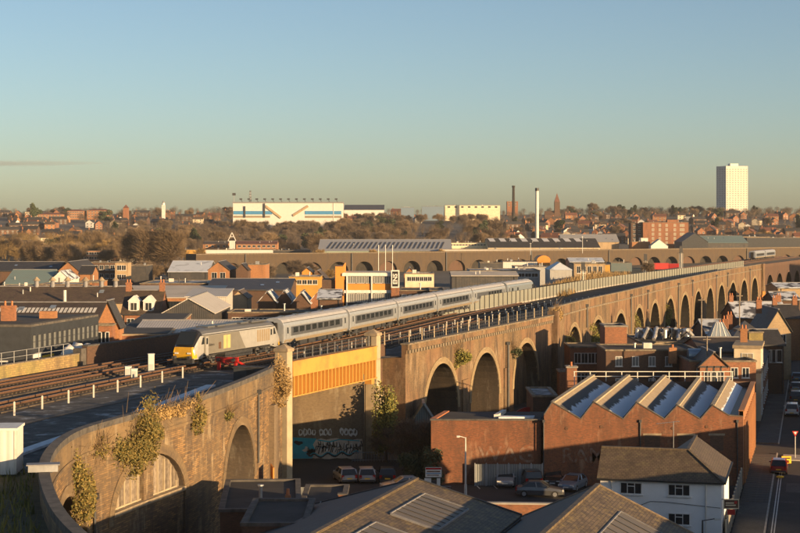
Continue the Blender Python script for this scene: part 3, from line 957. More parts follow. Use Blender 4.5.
# white van-like cover on the wall end
p = T1.at(sb + 3, -15.6)
t = thing('tarpaulin_heap', 'white sheeted heap on the end of the low trackside wall', 'tarpaulin', (p.x, p.y, 11.0))
m = MB(); n = 12
for j in range(5):
    for i in range(n + 1):
        x = -2.6 + 5.2 * i / n; y = -1 + 2 * j / 4
        h = (1.5 + .35 * sin(i * 1.3) + .2 * cos(j * 2 + i)) * (1 - abs(y) ** 3 * .7) * (1 - (abs(x) / 2.7) ** 6)
        m.v.append((x, y, max(0, h)))
for j in range(4):
    for i in range(n):
        a = j * (n + 1) + i; m.f.append((a, a + 1, a + n + 2, a + n + 1)); m.m.append(0)
m.build('sheet', 'white paint', t, smooth=True); t.rotation_euler = (0, 0, radians(72))
MB().box(-2.5, 2.5, -.9, .9, -1.5, .6).build('pallet_stack', 'timber', t)

# ------------------------------------------------------------------ near curved stub viaduct
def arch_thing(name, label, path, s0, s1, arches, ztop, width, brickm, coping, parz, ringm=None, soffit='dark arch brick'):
    c = path.at(s0)
    org = (c.x, c.y)
    t = thing(name, label, 'viaduct', (c.x, c.y, 0))
    w = arched_wall(path, s0, s1, arches, ztop, width, org)
    w.build('wall', [brickm, soffit], t)
    for a in arches:
        arch_ring(path, org, *a).build('arch_ring', ringm or brickm, t)
    return t, org
def infill(t, path, org, a, depth, mat, zmax=None, name='arch_infill'):
    c, r, zs, rise = a
    m = MB(); n = 18
    pts = [(c - r * .999, -.3), (c - r * .999, zs)] + [(c - r * .999 * cos(pi * i / n), zs + rise * .999 * sin(pi * i / n)) for i in range(1, n)] + [(c + r * .999, zs), (c + r * .999, -.3)]
    vs_ = []
    for s, z in pts:
        p = path.at(s, -depth); vs_.append((p.x - org[0], p.y - org[1], z))
    m.uv[0] = pts
    m.add(vs_, [tuple(range(len(vs_)))])
    return m.build(name, mat, t)

sA, sB = STUB.s_at_u(150, 40), STUB.s_at_u(240, 60)
aA = (sA, 6.2, 4.6, 4.1); aB = (sB, 5.3, 3.0, 5.2); a0 = (sA - 16.0, 5.6, 3.6, 4.6)
t, org = arch_thing('curved_viaduct', 'curving tan brick viaduct wall in the near left with ivy and a boarded arch', STUB, 4, STUB.L, [a0, aA, aB], 11.6, 8.0, 'stub brick', 'dark coping', 12.0, 'stub dark')
stub, stub_org = t, org
strip(STUB, org, 4, STUB.L, -.55, .06, 11.6, 12.0, 1.5).build('coping', 'dark coping', t)
strip(STUB, org, 4, STUB.L - .3, .0, .14, 10.15, 10.35, 1.5).build('string_course', 'stub dark', t)
strip(STUB, org, 4, STUB.L - .3, -.3, .05, 10.35, 11.598, 1.5).build('parapet', 'stub dark', t)
# boarded arch: recessed boards, central brick pier, sill, frames
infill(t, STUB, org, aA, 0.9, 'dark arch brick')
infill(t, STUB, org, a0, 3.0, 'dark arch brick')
infill(t, STUB, org, aB, 7.9, 'black')  # black sheet painting the shade deep inside the open arch
def on(path, org, s, off, z):
    p = path.at(s, off); return (p.x - org[0], p.y - org[1], z)
sill_z = 5.45
m = strip(STUB, org, sA - 6.15, sA + 6.15, -.85, .14, sill_z - .3, sill_z, 1.0); m.build('sill', 'stone', t)
m = strip(STUB, org, sA - 6.15, sA + 6.15, -.8, -.1, -.3, sill_z - .3, 1.0); m.build('arch_infill', 'stub brick', t)
def arch_z(a, s):
    c, r, zs, rise = a
    k = (s - c) / r
    return zs + rise * sqrt(max(0, 1 - k * k))
m = MB()
pz = [(sA - .8, sill_z), (sA + .8, sill_z), (sA + .8, arch_z(aA, sA + .8)), (sA - .8, arch_z(aA, sA - .8))]
m = strip(STUB, org, sA - .8, sA + .8, -.7, -.12, sill_z, arch_z(aA, sA + .8) + .02, 1.0); m.build('mullion_pier', 'stub brick', t)
for side in (-1, 1):
    for k in range(9):
        sa_ = sA + side * (0.85 + k * 0.56); sb_ = sa_ + side * 0.5
        lo, hi = min(sa_, sb_), max(sa_, sb_)
        zt = min(arch_z(aA, lo), arch_z(aA, hi))
        if zt - sill_z < .3: continue
        f_ = -.42 + .03 * ((k * 7) % 3); z_a, z_b = arch_z(aA, lo), arch_z(aA, hi)
        q_ = [on(STUB, org, lo, f_, sill_z), on(STUB, org, hi, f_, sill_z), on(STUB, org, hi, f_, z_b), on(STUB, org, lo, f_, z_a)]
        r_ = [on(STUB, org, lo, -.55, sill_z), on(STUB, org, hi, -.55, sill_z), on(STUB, org, hi, -.55, z_b), on(STUB, org, lo, -.55, z_a)]
        MB().add(q_ + r_, [(0, 1, 2, 3), (0, 3, 7, 4), (1, 5, 6, 2)]).build('board', 'grey timber', t)
        if k % 2 == 0:
            strip(STUB, org, lo - .06, lo + .04, -.42, -.30, sill_z, zt, 1.0).build('glazing_bar', 'pale concrete', t)
m = strip(STUB, org, sA - 5.4, sA + 5.4, -.40, -.33, sill_z + .02, sill_z + .14, 1.0); m.build('glazing_bar', 'pale concrete', t)
# downpipes
def pipe(t, path, org, s, z0, z1, hop=True, r=.09, off=.16):
    m = MB(); a = on(path, org, s, off, z0); b = on(path, org, s, off, z1)
    m.tube(a, b, r, n=8)
    if hop: m.box(b[0] - .25, b[0] + .25, b[1] - .22, b[1] + .22, z1, z1 + .4)
    m.build('downpipe', 'dark metal', t)
pipe(t, STUB, org, STUB.s_at_u(257, 60), 4.0, 10.2)
pipe(t, STUB, org, STUB.s_at_u(93, 40), 0.0, 7.0)
strip(STUB, org, STUB.L - 6.2, STUB.L - 4.4, .0, .5, -.3, 8.6, 1.0).build('pier', 'abutment brick', t)
# signs on a bracket by the arch: small hoarding
p = STUB.at(STUB.s_at_u(259, 60), 1.2)
tt = thing('hoarding', 'small orange and white advertising hoarding below the near arch', 'sign', (p.x, p.y, 0), radians(-80))
MB().box(-1.3, 1.3, -.06, .06, 1.2, 3.6).build('board', 'orange panel', tt)
MB().box(-1.15, 1.15, -.075, -.062, 1.5, 2.5).build('poster', 'white paint', tt)
for k in range(4): MB().box(-.9, -.9 + (.8, 1.6, 1.2, .7)[k], -.085, -.077, 1.62 + k * .2, 1.72 + k * .2).build('print_bar', 'lens red', tt)
for x in (-1.1, 1.1): MB().box(x - .06, x + .06, -.0, .12, 0, 1.2).build('post', 'timber', tt)
# brackets on the near end coping
p = STUB.at(STUB.s_at_y(88), -.2)
tt = thing('wall_box', 'small metal box bracketed on the near end of the curved wall coping', 'box', (p.x, p.y, 11.96), .2)
MB().box(-.9, .7, -.35, .35, .06, .42).build('body', 'galv', tt); MB().box(-1, .8, -.42, .42, .42, .48).build('lid', 'lead', tt); MB().box(-.5, -.3, -.3, .3, 0, .06).box(.2, .4, -.3, .3, 0, .06).build('bracket', 'dark metal', tt)

# ------------------------------------------------------------------ girder bridge
BL, BR = Vector((-11.45, 157.6, 0)), Vector((-3.0, 178.4, 0))
bd = (BR - BL); BLn = bd.length; bd.normalize()
brz = atan2(bd.y, bd.x)
t = thing('girder_bridge', 'bright yellow steel girder bridge between two stone pillars', 'bridge', (BL.x, BL.y, 0), brz)
L0, L1 = .62, BLn - .62
MB().box(L0, L1, -.74, .05, 10.55, 12.0).build('parapet_plate', 'yellow girder', t)
MB().box(L0, L1, -.86, .25, 12.0, 12.07).build('top_flange', 'yellow girder', t)
MB().box(L0, L1, -.02, .05, 8.62, 10.55).build('web', 'yellow girder', t)
MB().box(L0, L1, -.78, .35, 8.5, 8.62).build('bottom_flange', 'yellow girder', t)
st = MB().box(-.07, .07, -.72, -.025, 8.62, 10.55).mesh('stiffener', 'yellow girder')
for i in range(24): link('stiffener', st, t, (L0 + .3 + i * (L1 - L0 - .6) / 23, 0, 0))
MB().box(L1 - 1.0, L1 - .2, -.5, .3, 7.9, 8.5).build('bearing', 'yellow girder', t)
MB().box(L0, L1, .4, 24, 9.2, 10.2).build('deck_slab', 'soot', t)
m = MB()
for z in (12.45, 12.8, 13.15): m.box(L0, L1, -.03, .03, z - .025, z + .025)
m.build('handrail', 'dark metal', t)
rp = MB().box(-.035, .035, -.035, .035, 12.07, 13.2).mesh('railing_post', 'galv')
rp2 = MB().box(-.02, .02, -.02, .02, 12.07, 13.15).mesh('baluster', 'dark metal')
for i in range(12):
    x = L0 + .6 + i * (L1 - L0 - 1.2) / 11
    link('railing_post', rp, t, (x, 0, 0))
    for k in range(1, 4): link('baluster', rp2, t, (min(x + k * .5, L1), 0, 0))
def pillar(u, c, label, topz):
    t = thing('bridge_pillar', label, 'pillar', (c.x, c.y, 0), brz, 'stone pillars at the yellow bridge')
    MB().box(-.6, .6, -.65, .65, -.3, topz - .75).build('shaft', 'pale concrete', t)
    m = MB().box(-.72, .72, -.78, .78, topz - .75, topz - .45)
    m.add([(-.72, -.78, topz - .45), (.72, -.78, topz - .45), (.72, .78, topz - .45), (-.72, .78, topz - .45), (0, 0, topz)], [(0, 1, 4), (1, 2, 4), (2, 3, 4), (3, 0, 4)])
    m.build('cap', 'stone', t)
    return t
pillar(283, BL, 'left stone pillar with pyramid cap at the yellow bridge, beside the near wall', 13.8)
pillar(373, BR, 'right stone pillar with pyramid cap at the yellow bridge, beside the leafy tree', 13.9)
# abutment with graffiti, faces the camera
AX0, AX1, AY = -34.0, -3.9, 174.2
t = thing('bridge_abutment', 'brown brick abutment wall with graffiti under the yellow bridge', 'wall', (AX0, AY, 0))
MB().box(0, AX1 - AX0, 0, 9, -.3, 9.2).build('wall', 'abutment brick', t)
MB().box(0, AX1 - AX0, -.12, 0, 8.2, 8.6).build('ledge', 'stone', t)
rg = random.Random(5)
gx0 = ux(290, AY) - AX0; gx1 = AX1 - AX0 - .2
def blob(x, z, w, h, n=14, j=.25):
    return [(x + w * cos(2 * pi * i / n) * (1 + rg.uniform(-j, j)), z + h * sin(2 * pi * i / n) * (1 + rg.uniform(-j, j))) for i in range(n)]
def spray(name, pts, lay, mat, parent):
    n = len(pts); y = -.004 * lay
    m = MB()
    m.add([(p[0], y, p[1]) for p in pts] + [(p[0], y + .003, p[1]) for p in pts], [tuple(range(n))[::1]] + [(i, n + i, n + (i + 1) % n, (i + 1) % n) for i in range(n)])
    return m.build(name, mat, parent)
zb = 0.05
spray('graffiti_background', [(gx0, zb)] + [(gx0 + (gx1 - gx0) * i / 14, zb + rg.uniform(-.1, .1)) for i in range(1, 15)] + [(gx1 - (gx1 - gx0) * i / 14, 2.2 + rg.uniform(-.12, .12)) for i in range(15)], 1, 'cream spray', t)
spray('graffiti_background', [(gx0, .05), (gx0 + 2.4, .08), (gx0 + 2.8, .9), (gx0 + 2.5, 1.6), (gx0 + 2.9, 2.25), (gx0, 2.4)], 2, 'teal paint', t)
for i in range(5): spray('graffiti_stroke', blob(gx0 + .5 + rg.uniform(0, 1.9), 1.15 + rg.uniform(-.5, .6), .38, .3, 9, .5), 3, ('black', 'cream spray', 'black', 'teal paint', 'black')[i], t)
def stroke(pts, w, lay, mat):
    m = MB(); y = -.004 * lay
    for (a, b) in zip(pts, pts[1:]):
        dx, dz = b[0] - a[0], b[1] - a[1]; L = hypot(dx, dz) or 1
        nx_, nz_ = -dz / L * w / 2, dx / L * w / 2
        m.box(0, 0, 0, 0, 0, 0) if False else m.quad((a[0] - nx_, y, a[1] - nz_), (b[0] - nx_, y, b[1] - nz_), (b[0] + nx_, y, b[1] + nz_), (a[0] + nx_, y, a[1] + nz_))
    m.build('graffiti_stroke', mat, t)
for i in range(26):
    x = gx0 + 2.7 + i * .23 * (gx1 - gx0 - 3) / 6; 
    if x > gx1 - .4: break
    z = .45 + rg.random() * .5
    stroke([(x, z), (x + .35 * rg.random(), z + .5 + .4 * rg.random()), (x + .5, z + .3 * rg.random() + .4), (x + .3 + .3 * rg.random(), z + 1.1)], .07 + .05 * rg.random(), 3, ('black', 'black', 'soot', 'white paint')[i % 4])
pts = [(gx0 + 2.2 + (gx1 - gx0 - 2.6) * i / 24,   .35 + .2 * sin(i * .9) + .012 * i) for i in range(25)]
stroke(pts, .2, 4, 'black')
stroke([(p[0], p[1] + .12) for p in pts], .1, 5, 'teal paint')
stroke([(gx0 + 3, 2.1), (gx0 + 4.3, 1.9), (gx0 + 5.4, 2.15), (gx1 - .3, 2.0)], .12, 4, 'teal paint')
for (cx, n_) in ((gx0 + 2.1, 4), (gx0 + 4.1, 3), (gx0 + 6.6, 4)):
    for k in range(n_):
        x = cx + (k - n_ / 2) * .48
        spray('graffiti_letter', blob(x, 2.95 + rg.uniform(-.08, .08), .25, .42, 10, .3), 3, 'off white', t)
        spray('graffiti_letter', blob(x + .02, 2.95, .12, .24, 7, .4), 4, 'abutment brick', t)
# the other abutment behind the near wall
MBx = MB().box(0, 16, 0, 6, -.3, 9.2)
t = thing('bridge_abutment', 'shaded brick abutment hidden behind the left bridge pillar', 'wall', (-28.5, 150.5, 0))
MBx.build('wall', 'abutment brick', t)

# ------------------------------------------------------------------ main viaduct
t, org = arch_thing('brick_viaduct', 'tall tan brick viaduct with three wide arches and a corbelled edge beside the yellow bridge', SEC1, 3.3, SEC1.L,
                    [(SEC1.s_at_u(442), 5.9, 3.0, 5.9), (SEC1.s_at_u(485.5), 5.9, 3.0, 5.9), (SEC1.s_at_u(525.5), 5.9, 3.0, 5.9)], 10.9, 22.0, 'viaduct brick', 'coping', 12.0, 'ring brick')
arch1 = [(SEC1.s_at_u(u), 5.9, 3.0, 5.9) for u in (442, 485.5, 525.5)]
infill(t, SEC1, org, arch1[0], 10.0, 'dark arch brick')
infill(t, SEC1, org, arch1[1], 14.0, 'soot')  # dark back paints the shade inside the second arch
infill(t, SEC1, org, arch1[2], 1.6, 'viaduct brick')
strip(SEC1, org, 3.3, SEC1.L, -.5, .28, 11.35, 11.95, 4).build('parapet', 'viaduct brick', t)
strip(SEC1, org, 3.2, SEC1.L, -.6, .42, 11.95, 12.12, 4).build('coping', 'coping', t)
strip(SEC1, org, 3.3, SEC1.L, -.5, .10, 10.9, 11.35, 4).build('band_course', 'viaduct brick', t)
cb = MB().box(-.22, .22, -.02, .30, 0, .38).mesh('corbel', 'coping')
q = 3.8
while q < SEC1.L - .3:
    p = SEC1.at(q, .08); d = SEC1.dir(q)
    link('corbel', cb, t, (p.x - org[0], p.y - org[1], 10.96), atan2(d.y, d.x) + pi)
    q += .95
pipe(t, SEC1, org, SEC1.s_at_u(505.5), 0.2, 9.3, r=.17, off=.35)
for u in (464, 505.5):
    s = SEC1.s_at_u(u); strip(SEC1, org, s - 1.1, s + 1.1, 0, .22, -.3, 6.2, 1.0).build('pilaster', 'viaduct brick', t)
# plain return wall by the pillar
t = thing('return_wall', 'short dark brick return wall between the right pillar and the first arch', 'wall', (-2.7, 179.0, 0), brz)
MB().box(.35, 3.6, .3, 3.0, 6.6, 12.0).build('upper_wall', 'brown brick', t)
MB().box(.35, 3.6, .1, 3.0, -.3, 6.6).build('lower_wall', 'pale concrete', t)
# railing along the three-arch length
org = (SEC1.at(0).x, SEC1.at(0).y)
t = thing('edge_railing', 'dark metal edge railing with pale posts along the corbelled viaduct', 'railing', (*org, 0))
for z in (12.5, 12.95): strip(SEC1, org, .6, SEC1.L, -.33, -.28, z, z + .05, 5).build('rail', 'dark metal', t)
rp = MB().box(-.03, .03, -.03, .03, 12.1, 13.05).mesh('railing_post', 'dark metal')
rq = MB().box(-.06, .06, -.06, .06, 12.0, 13.5).mesh('railing_post', 'pale concrete')
q = 1.0; k = 0
while q < SEC1.L:
    p = SEC1.at(q, -.3); link('railing_post', rp if k % 5 else rq, t, (p.x - org[0], p.y - org[1], 0)); q += .85; k += 1

us2 = [573.7, 596, 615.9, 634.3, 650.7, 665.8, 679.6, 692.8, 705.4, 717.8, 730, 742.2, 754.6]
# evenly spaced bays fitted to the line of openings
sa, sb = SEC2.s_at_u(us2[0]), SEC2.s_at_u(us2[-1])
arch2 = [(sa + (sb - sa) * i / 12, 6.9, 2.6, 6.6) for i in range(13)]
t, org = arch_thing('brick_viaduct', 'long tan brick viaduct of thirteen narrow-looking arches leading to the right', SEC2, 0, SEC2.L, arch2, 11.7, 24.0, 'viaduct brick', 'coping', 13.0, 'ring brick', 'soot')  # dark soffits carry the arch shade in their colour
for a in arch2: infill(t, SEC2, org, a, 19.0, 'soot')  # dark sheets standing for shade in the open arches
strip(SEC2, org, 0, SEC2.L, -.5, .0, 11.7, 13.0, 4).build('parapet', 'viaduct brick', t)
strip(SEC2, org, 0, SEC2.L, -.02, .16, 11.45, 11.7, 4).build('string_course', 'coping', t)
strip(SEC2, org, 0, SEC2.L, -.6, .12, 13.0, 13.15, 4).build('coping', 'coping', t)
for i in range(12):
    s = (arch2[i][0] + arch2[i + 1][0]) / 2
    strip(SEC2, org, s - .8, s + .8, 0, .12, -.3, 8.0, 1.0).build('pilaster', 'viaduct brick', t)
    if i % 3 != 1: pipe(t, SEC2, org, s + .2, (8.4, 9.6, 1.0)[i % 3], 11.9, r=.13, off=.22)
strip(SEC2, org, 0.0, 2.0, -.6, .9, -.3, 12.6, 1).build('end_pier', 'viaduct brick', t)
strip(SEC2, org, SEC2.L - 3.4, SEC2.L, -.6, .7, -.3, 13.2, 1).build('end_pier', 'viaduct brick', t)
arch3 = [(9 + 17.5 * i, 6.6, 3.0, 6.4) for i in range(13)]
t, org = arch_thing('brick_viaduct', 'far dark arches of the viaduct in shadow at the right edge', SEC3, 0, SEC3.L - 1, arch3, 12.0, 22.0, 'brown brick', 'coping', 13.0, 'brown brick', 'soot')  # soffit colour darkened for the shade under these arches
for a in arch3: infill(t, SEC3, org, a, 12.0, 'soot')  # dark sheets painting the shade behind each arch
strip(SEC3, org, 0, SEC3.L - 1, -.5, .1, 12.0, 13.0, 4).build('parapet', 'brown brick', t)

# noise barrier
BAR = Path([(6.8, 257), (28, 318), (46.8, 374), (66, 424), (89, 480), (122, 566)], 2.0)
org = (BAR.at(0).x, BAR.at(0).y)
t = thing('noise_barrier', 'long pale metal noise barrier of upright panels beside the coaches', 'barrier', (*org, DECK))
q = 0.0
while q < BAR.L - 3.2:
    z = 2.55 - .5 * q / BAR.L
    strip(BAR, org, q + .2, q + 2.8, -.06, .06, .25, z, 3).build('panel', 'barrier sheet', t)
    p = BAR.at(q, 0); MB().box(-.16, .16, -.16, .0, 0, z + .05).build('post', 'dark metal', t, (p.x - org[0], p.y - org[1], 0), -.3)
    q += 3.0
strip(BAR, org, 0, BAR.L - 3, -.1, .1, 0, .28, 4).build('base_beam', 'concrete', t)

# white marker posts
pm = MB().box(-.065, .065, -.05, .05, 0, 1.05); pm.add([(-.065, -.05, 1.05), (.065, -.05, 1.05), (.065, .05, 1.05), (-.065, .05, 1.05), (0, 0, 1.12)], [(0, 1, 4), (1, 2, 4), (2, 3, 4), (3, 0, 4)])
pm = pm.mesh('marker_post', 'off white')
pm2 = MB().tube((0, 0, 0), (0, 0, 1.5), .055, n=6).tube((0, 0, 1.5), (0, 0, 1.6), .09, n=6).mesh('fence_post', 'off white')
q = T1.s_at_y(121, 3.2)
k = 0
near_l = 'white marker post in the row between the train track and the near wall'
far_l = 'white marker post in the row beside the rusty sidings'
while True:
    p = T1.at(q, 3.4 if k < 10 else 6.0 + min(5, (k - 10) * .12))
    if p.y > 300: break
    if not 156 < p.y < 172:
        o = link('marker_post', pm, None, (p.x, p.y, DECK)); tag(o, near_l if p.y < 160 else far_l, 'post', 'white marker posts by the track')
    q += 4.55; k += 1
for k in range(44):
    q = T1.s_at_y(205, 11) + k * 4.2
    off = 10.5 + .22 * min(k, 30)
    p = T1.at(q, off)
    if p.y > 420 or p.x > edge_x(p.y) - 1.2: continue
    o = link('fence_post', pm2, None, (p.x, p.y, DECK)); tag(o, 'thin pale post in the line near the viaduct edge railing', 'post', 'thin pale posts near the viaduct edge')
for (u, v) in ((151, 372), (134, 379.5), (128, 377)):
    x, y = gp(u, v, DECK)
    t = thing('point_machine', {151: 'pale trackside cabinet nearest the locomotive front', 134: 'pale trackside cabinet second from the locomotive front', 128: 'pale trackside cabinet furthest from the locomotive'}[u], 'cabinet', (x, y, DECK), .3)
    MB().box(-.3, .3, -.25, .25, 0, 1.0 if u != 151 else 1.8).build('body', 'off white', t); MB().box(-.34, .34, -.29, .29, 1.0 if u != 151 else 1.8, 1.08 if u != 151 else 1.88).build('lid', 'galv', t); MB().box(-.22, .22, -.27, -.25, .15, .85).build('door', 'galv', t)

# cable trough with frost, path kerb
TR = Path([(-25.6, 98), (-24.2, 108), (-21.5, 122), (-19.2, 136), (-17.3, 149)], 1.0)
org = (TR.at(0).x, TR.at(0).y)
t = thing('cable_trough', 'frost-white concrete cable trough running behind the near wall parapet', 'cable trough', (*org, DECK))
q = 0
while q < TR.L - 1.1:
    strip(TR, org, q, q + 1.06, -.42, .42, 0, .16, 1.0).build('lid', 'frost', t); q += 1.1
KB = Path([(-30, 112), (-27.2, 124), (-23.2, 136), (-19.5, 149)], 1.0)
org = (KB.at(0).x, KB.at(0).y)
t = tag(strip(KB, org, 0, KB.L, -.28, .28, 0, .05, 2).build('path_kerb', 'pavement', None, (*org, DECK)), 'low pale concrete path beside the white marker posts', 'path')
t['kind'] = 'structure'
# site cabin
cx, cy = gp(16, 477, DECK)
t = thing('site_cabin', 'white steel site cabin at the left edge on the deck', 'cabin', (cx, cy, DECK), radians(4))
MB().box(-6.0, 0, 0, 2.6, .15, 2.75).build('body', 'white sheet', t)
MB().box(-6.1, .08, -.08, 2.68, 2.75, 2.9).build('roof', 'white paint', t)
MB().box(-6, 0, .2, .5, 0, .15).box(-6, 0, 2.1, 2.4, 0, .15).build('skid', 'dark metal', t)
MB().box(-1.9, -1.0, -.03, 0, .2, 2.2).build('door', 'off white', t)
MB().box(.0, .03, .0, .12, .15, 2.75).box(-.1, .03, -.04, 0, .15, 2.75).build('corner_post', 'off white', t)
# overgrown corner
m = MB(); rr = random.Random(11)
for i in range(5200):
    x = rr.uniform(-36, -17); y = rr.uniform(60, 97.5)
    if x > edge_x(y) - .9 or y > 97 + (x + 21) * .35: continue
    h = rr.uniform(.2, .9); a = rr.uniform(0, pi); w = .05
    dx, dy = cos(a) * w, sin(a) * w; lx, ly = rr.uniform(-.25, .25), rr.uniform(-.25, .25)
    m.add([(x - dx, y - dy, 0), (x + dx, y + dy, 0), (x + lx, y + ly, h)], [(0, 1, 2)])
o = m.build('weeds', 'bush leaf', None, (0, 0, DECK + .02), uv=False); tag(o, 'dark rough weeds at the near end of the deck', 'weeds', kind='stuff')
m = MB().prism([(-40, 58), (edge_x(58) - .6, 58), (edge_x(70) - .6, 70), (edge_x(82) - .6, 82), (edge_x(94) - .6, 94), (-21.8, 97), (-34, 91)], DECK, DECK + .02)
struct('verge', m, 'rough')

# red buffer stop
p = T1.at(q0 - .5, 3.9); d = T1.dir(q0)
t = thing('buffer_stop', 'red steel buffer stop at the end of the siding in front of the locomotive', 'buffer stop', (p.x, p.y, DECK), atan2(d.y, d.x) - pi / 2)
MB().box(-1.25, 1.25, -.12, .18, .8, 1.35).build('beam', 'red paint', t)
for x in (-.95, .95):
    MB().box(x - .14, x + .14, -.1, .16, 0, .8).build('upright', 'red paint', t)
    MB().bar((x, .1, 1.0), (x, 2.2, .3), .2, .22).build('strut', 'red paint', t)
    MB().tube((x * .9, -.12, 1.08), (x * .9, -.45, 1.08), .18, n=12).build('buffer', 'dark metal', t)
t2 = thing('timber_hut', 'small black shed on the deck edge beside the red buffer stop', 'shed', (ux(250, 152), 152.5, DECK), radians(-12))
MB().box(-1.7, 1.7, 0, 1.8, 0, 1.25).build('wall', 'dark paint', t2); MB().box(-1.8, 1.8, -.1, 1.9, 1.25, 1.34).build('roof', 'felt roof', t2); MB().box(-.4, .4, -.03, 0, 0, 1.1).build('door', 'black', t2)
# ------------------------------------------------------------------ train
def section(hw, top, bot=.95):
    k = (top - .95) / 2.92
    h = [(1.24, bot), (1.345, .95 + .35 * k), (1.37, .95 + 1.2 * k), (1.345, .95 + 1.95 * k), (1.25, .95 + 2.34 * k), (1.02, .95 + 2.64 * k), (.6, .95 + 2.84 * k), (0, top)]
    sc = hw / 1.37
    r = [(y * sc, z) for y, z in h]
    return r + [(-y, z) for y, z in r[-2::-1]]
def loft(stations, cut=None):
    """stations: (x, half width, top, bottom); first material side, second roof"""
    m = MB(); rings = []
    for (x, hw, top, bot) in stations:
        sec = section(hw, top, bot)
        rings.append([(x, y, z) for y, z in sec])
    n = len(rings[0])
    for a, b in zip(rings, rings[1:]):
        for i in range(n - 1):
            mi = 1 if 4 <= i < n - 5 else 0
            m.add([a[i], b[i], b[i + 1], a[i + 1]], [(0, 1, 2, 3)], mi)
        m.add([a[0], a[-1], b[-1], b[0]], [(0, 1, 2, 3)], 0)
    m.add(rings[0], [tuple(range(n))], 0)
    m.add(rings[-1], [tuple(range(n - 1, -1, -1))], 0)
    return m
BOG = {}
def bogie(parent, x, wb=2.6, mat='dark metal'):
    key = wb
    if key not in BOG:
        m = MB()
        for s in (-1, 1):
            y = s * 1.08
            m.bar((-wb / 2 - .45, y, .55), (wb / 2 + .45, y, .55), .16, .2)
            m.bar((-wb / 2, y, .45), (-.4, y, .72), .15, .15); m.bar((wb / 2, y, .45), (.4, y, .72), .15, .15)
            m.tube((0, y, .3), (0, y, .85), .17, n=8)
            for q in (-1, 1): m.box(q * wb / 2 - .2, q * wb / 2 + .2, y - .12, y + .12, .28, .62)
            m.bar((-wb / 2, y * 1.05, .86), (wb / 2, y * 1.05, .86), .1, .1)
        m.box(-.4, .4, -1.0, 1.0, .5, .9)
        w = MB()
        for s in (-1, 1):
            w.tube((0, s * .68, .46), (0, s * .82, .46), .46, n=20)
        w.tube((0, -.7, .46), (0, .7, .46), .09, n=8)
        BOG[key] = (m.mesh('bogie', mat), w.mesh('wheelset', 'steel'))
    f, w = BOG[key]
    o = link('bogie', f, parent, (x, 0, 0))
    for q in (-1, 1): link('wheelset', w, o, (q * wb / 2, 0, 0))
    return o
SIDE = {}
def sidebox(parent, name, mat, x0, x1, z0, z1, proud=.006):
    """thin panel lying on the body side that faces the viewer and its twin on the other side"""
    def hy(z):
        pts = section(1.37, 3.87)[:8]
        for (ya, za), (yb, zb) in zip(pts, pts[1:]):
            if za <= z <= zb: return ya + (yb - ya) * (z - za) / (zb - za)
        return 1.37
    m = MB(); n = 4
    zs = [z0 + (z1 - z0) * i / n for i in range(n + 1)]
    for s in (-1,):
        for a, b in zip(zs, zs[1:]):
            ya, yb = s * (hy(a) + proud), s * (hy(b) + proud)
            q = [(x0, ya, a), (x1, ya, a), (x1, yb, b), (x0, yb, b)]
            m.quad(*(q if s < 0 else q[::-1]))
            ia, ib = ya - s * .03, yb - s * .03
            m.quad((x0, ia, a), (x0, ya, a), (x0, yb, b), (x0, ib, b)); m.quad((x1, ya, a), (x1, ia, a), (x1, ib, b), (x1, yb, b))
    return m.build(name, mat, parent)
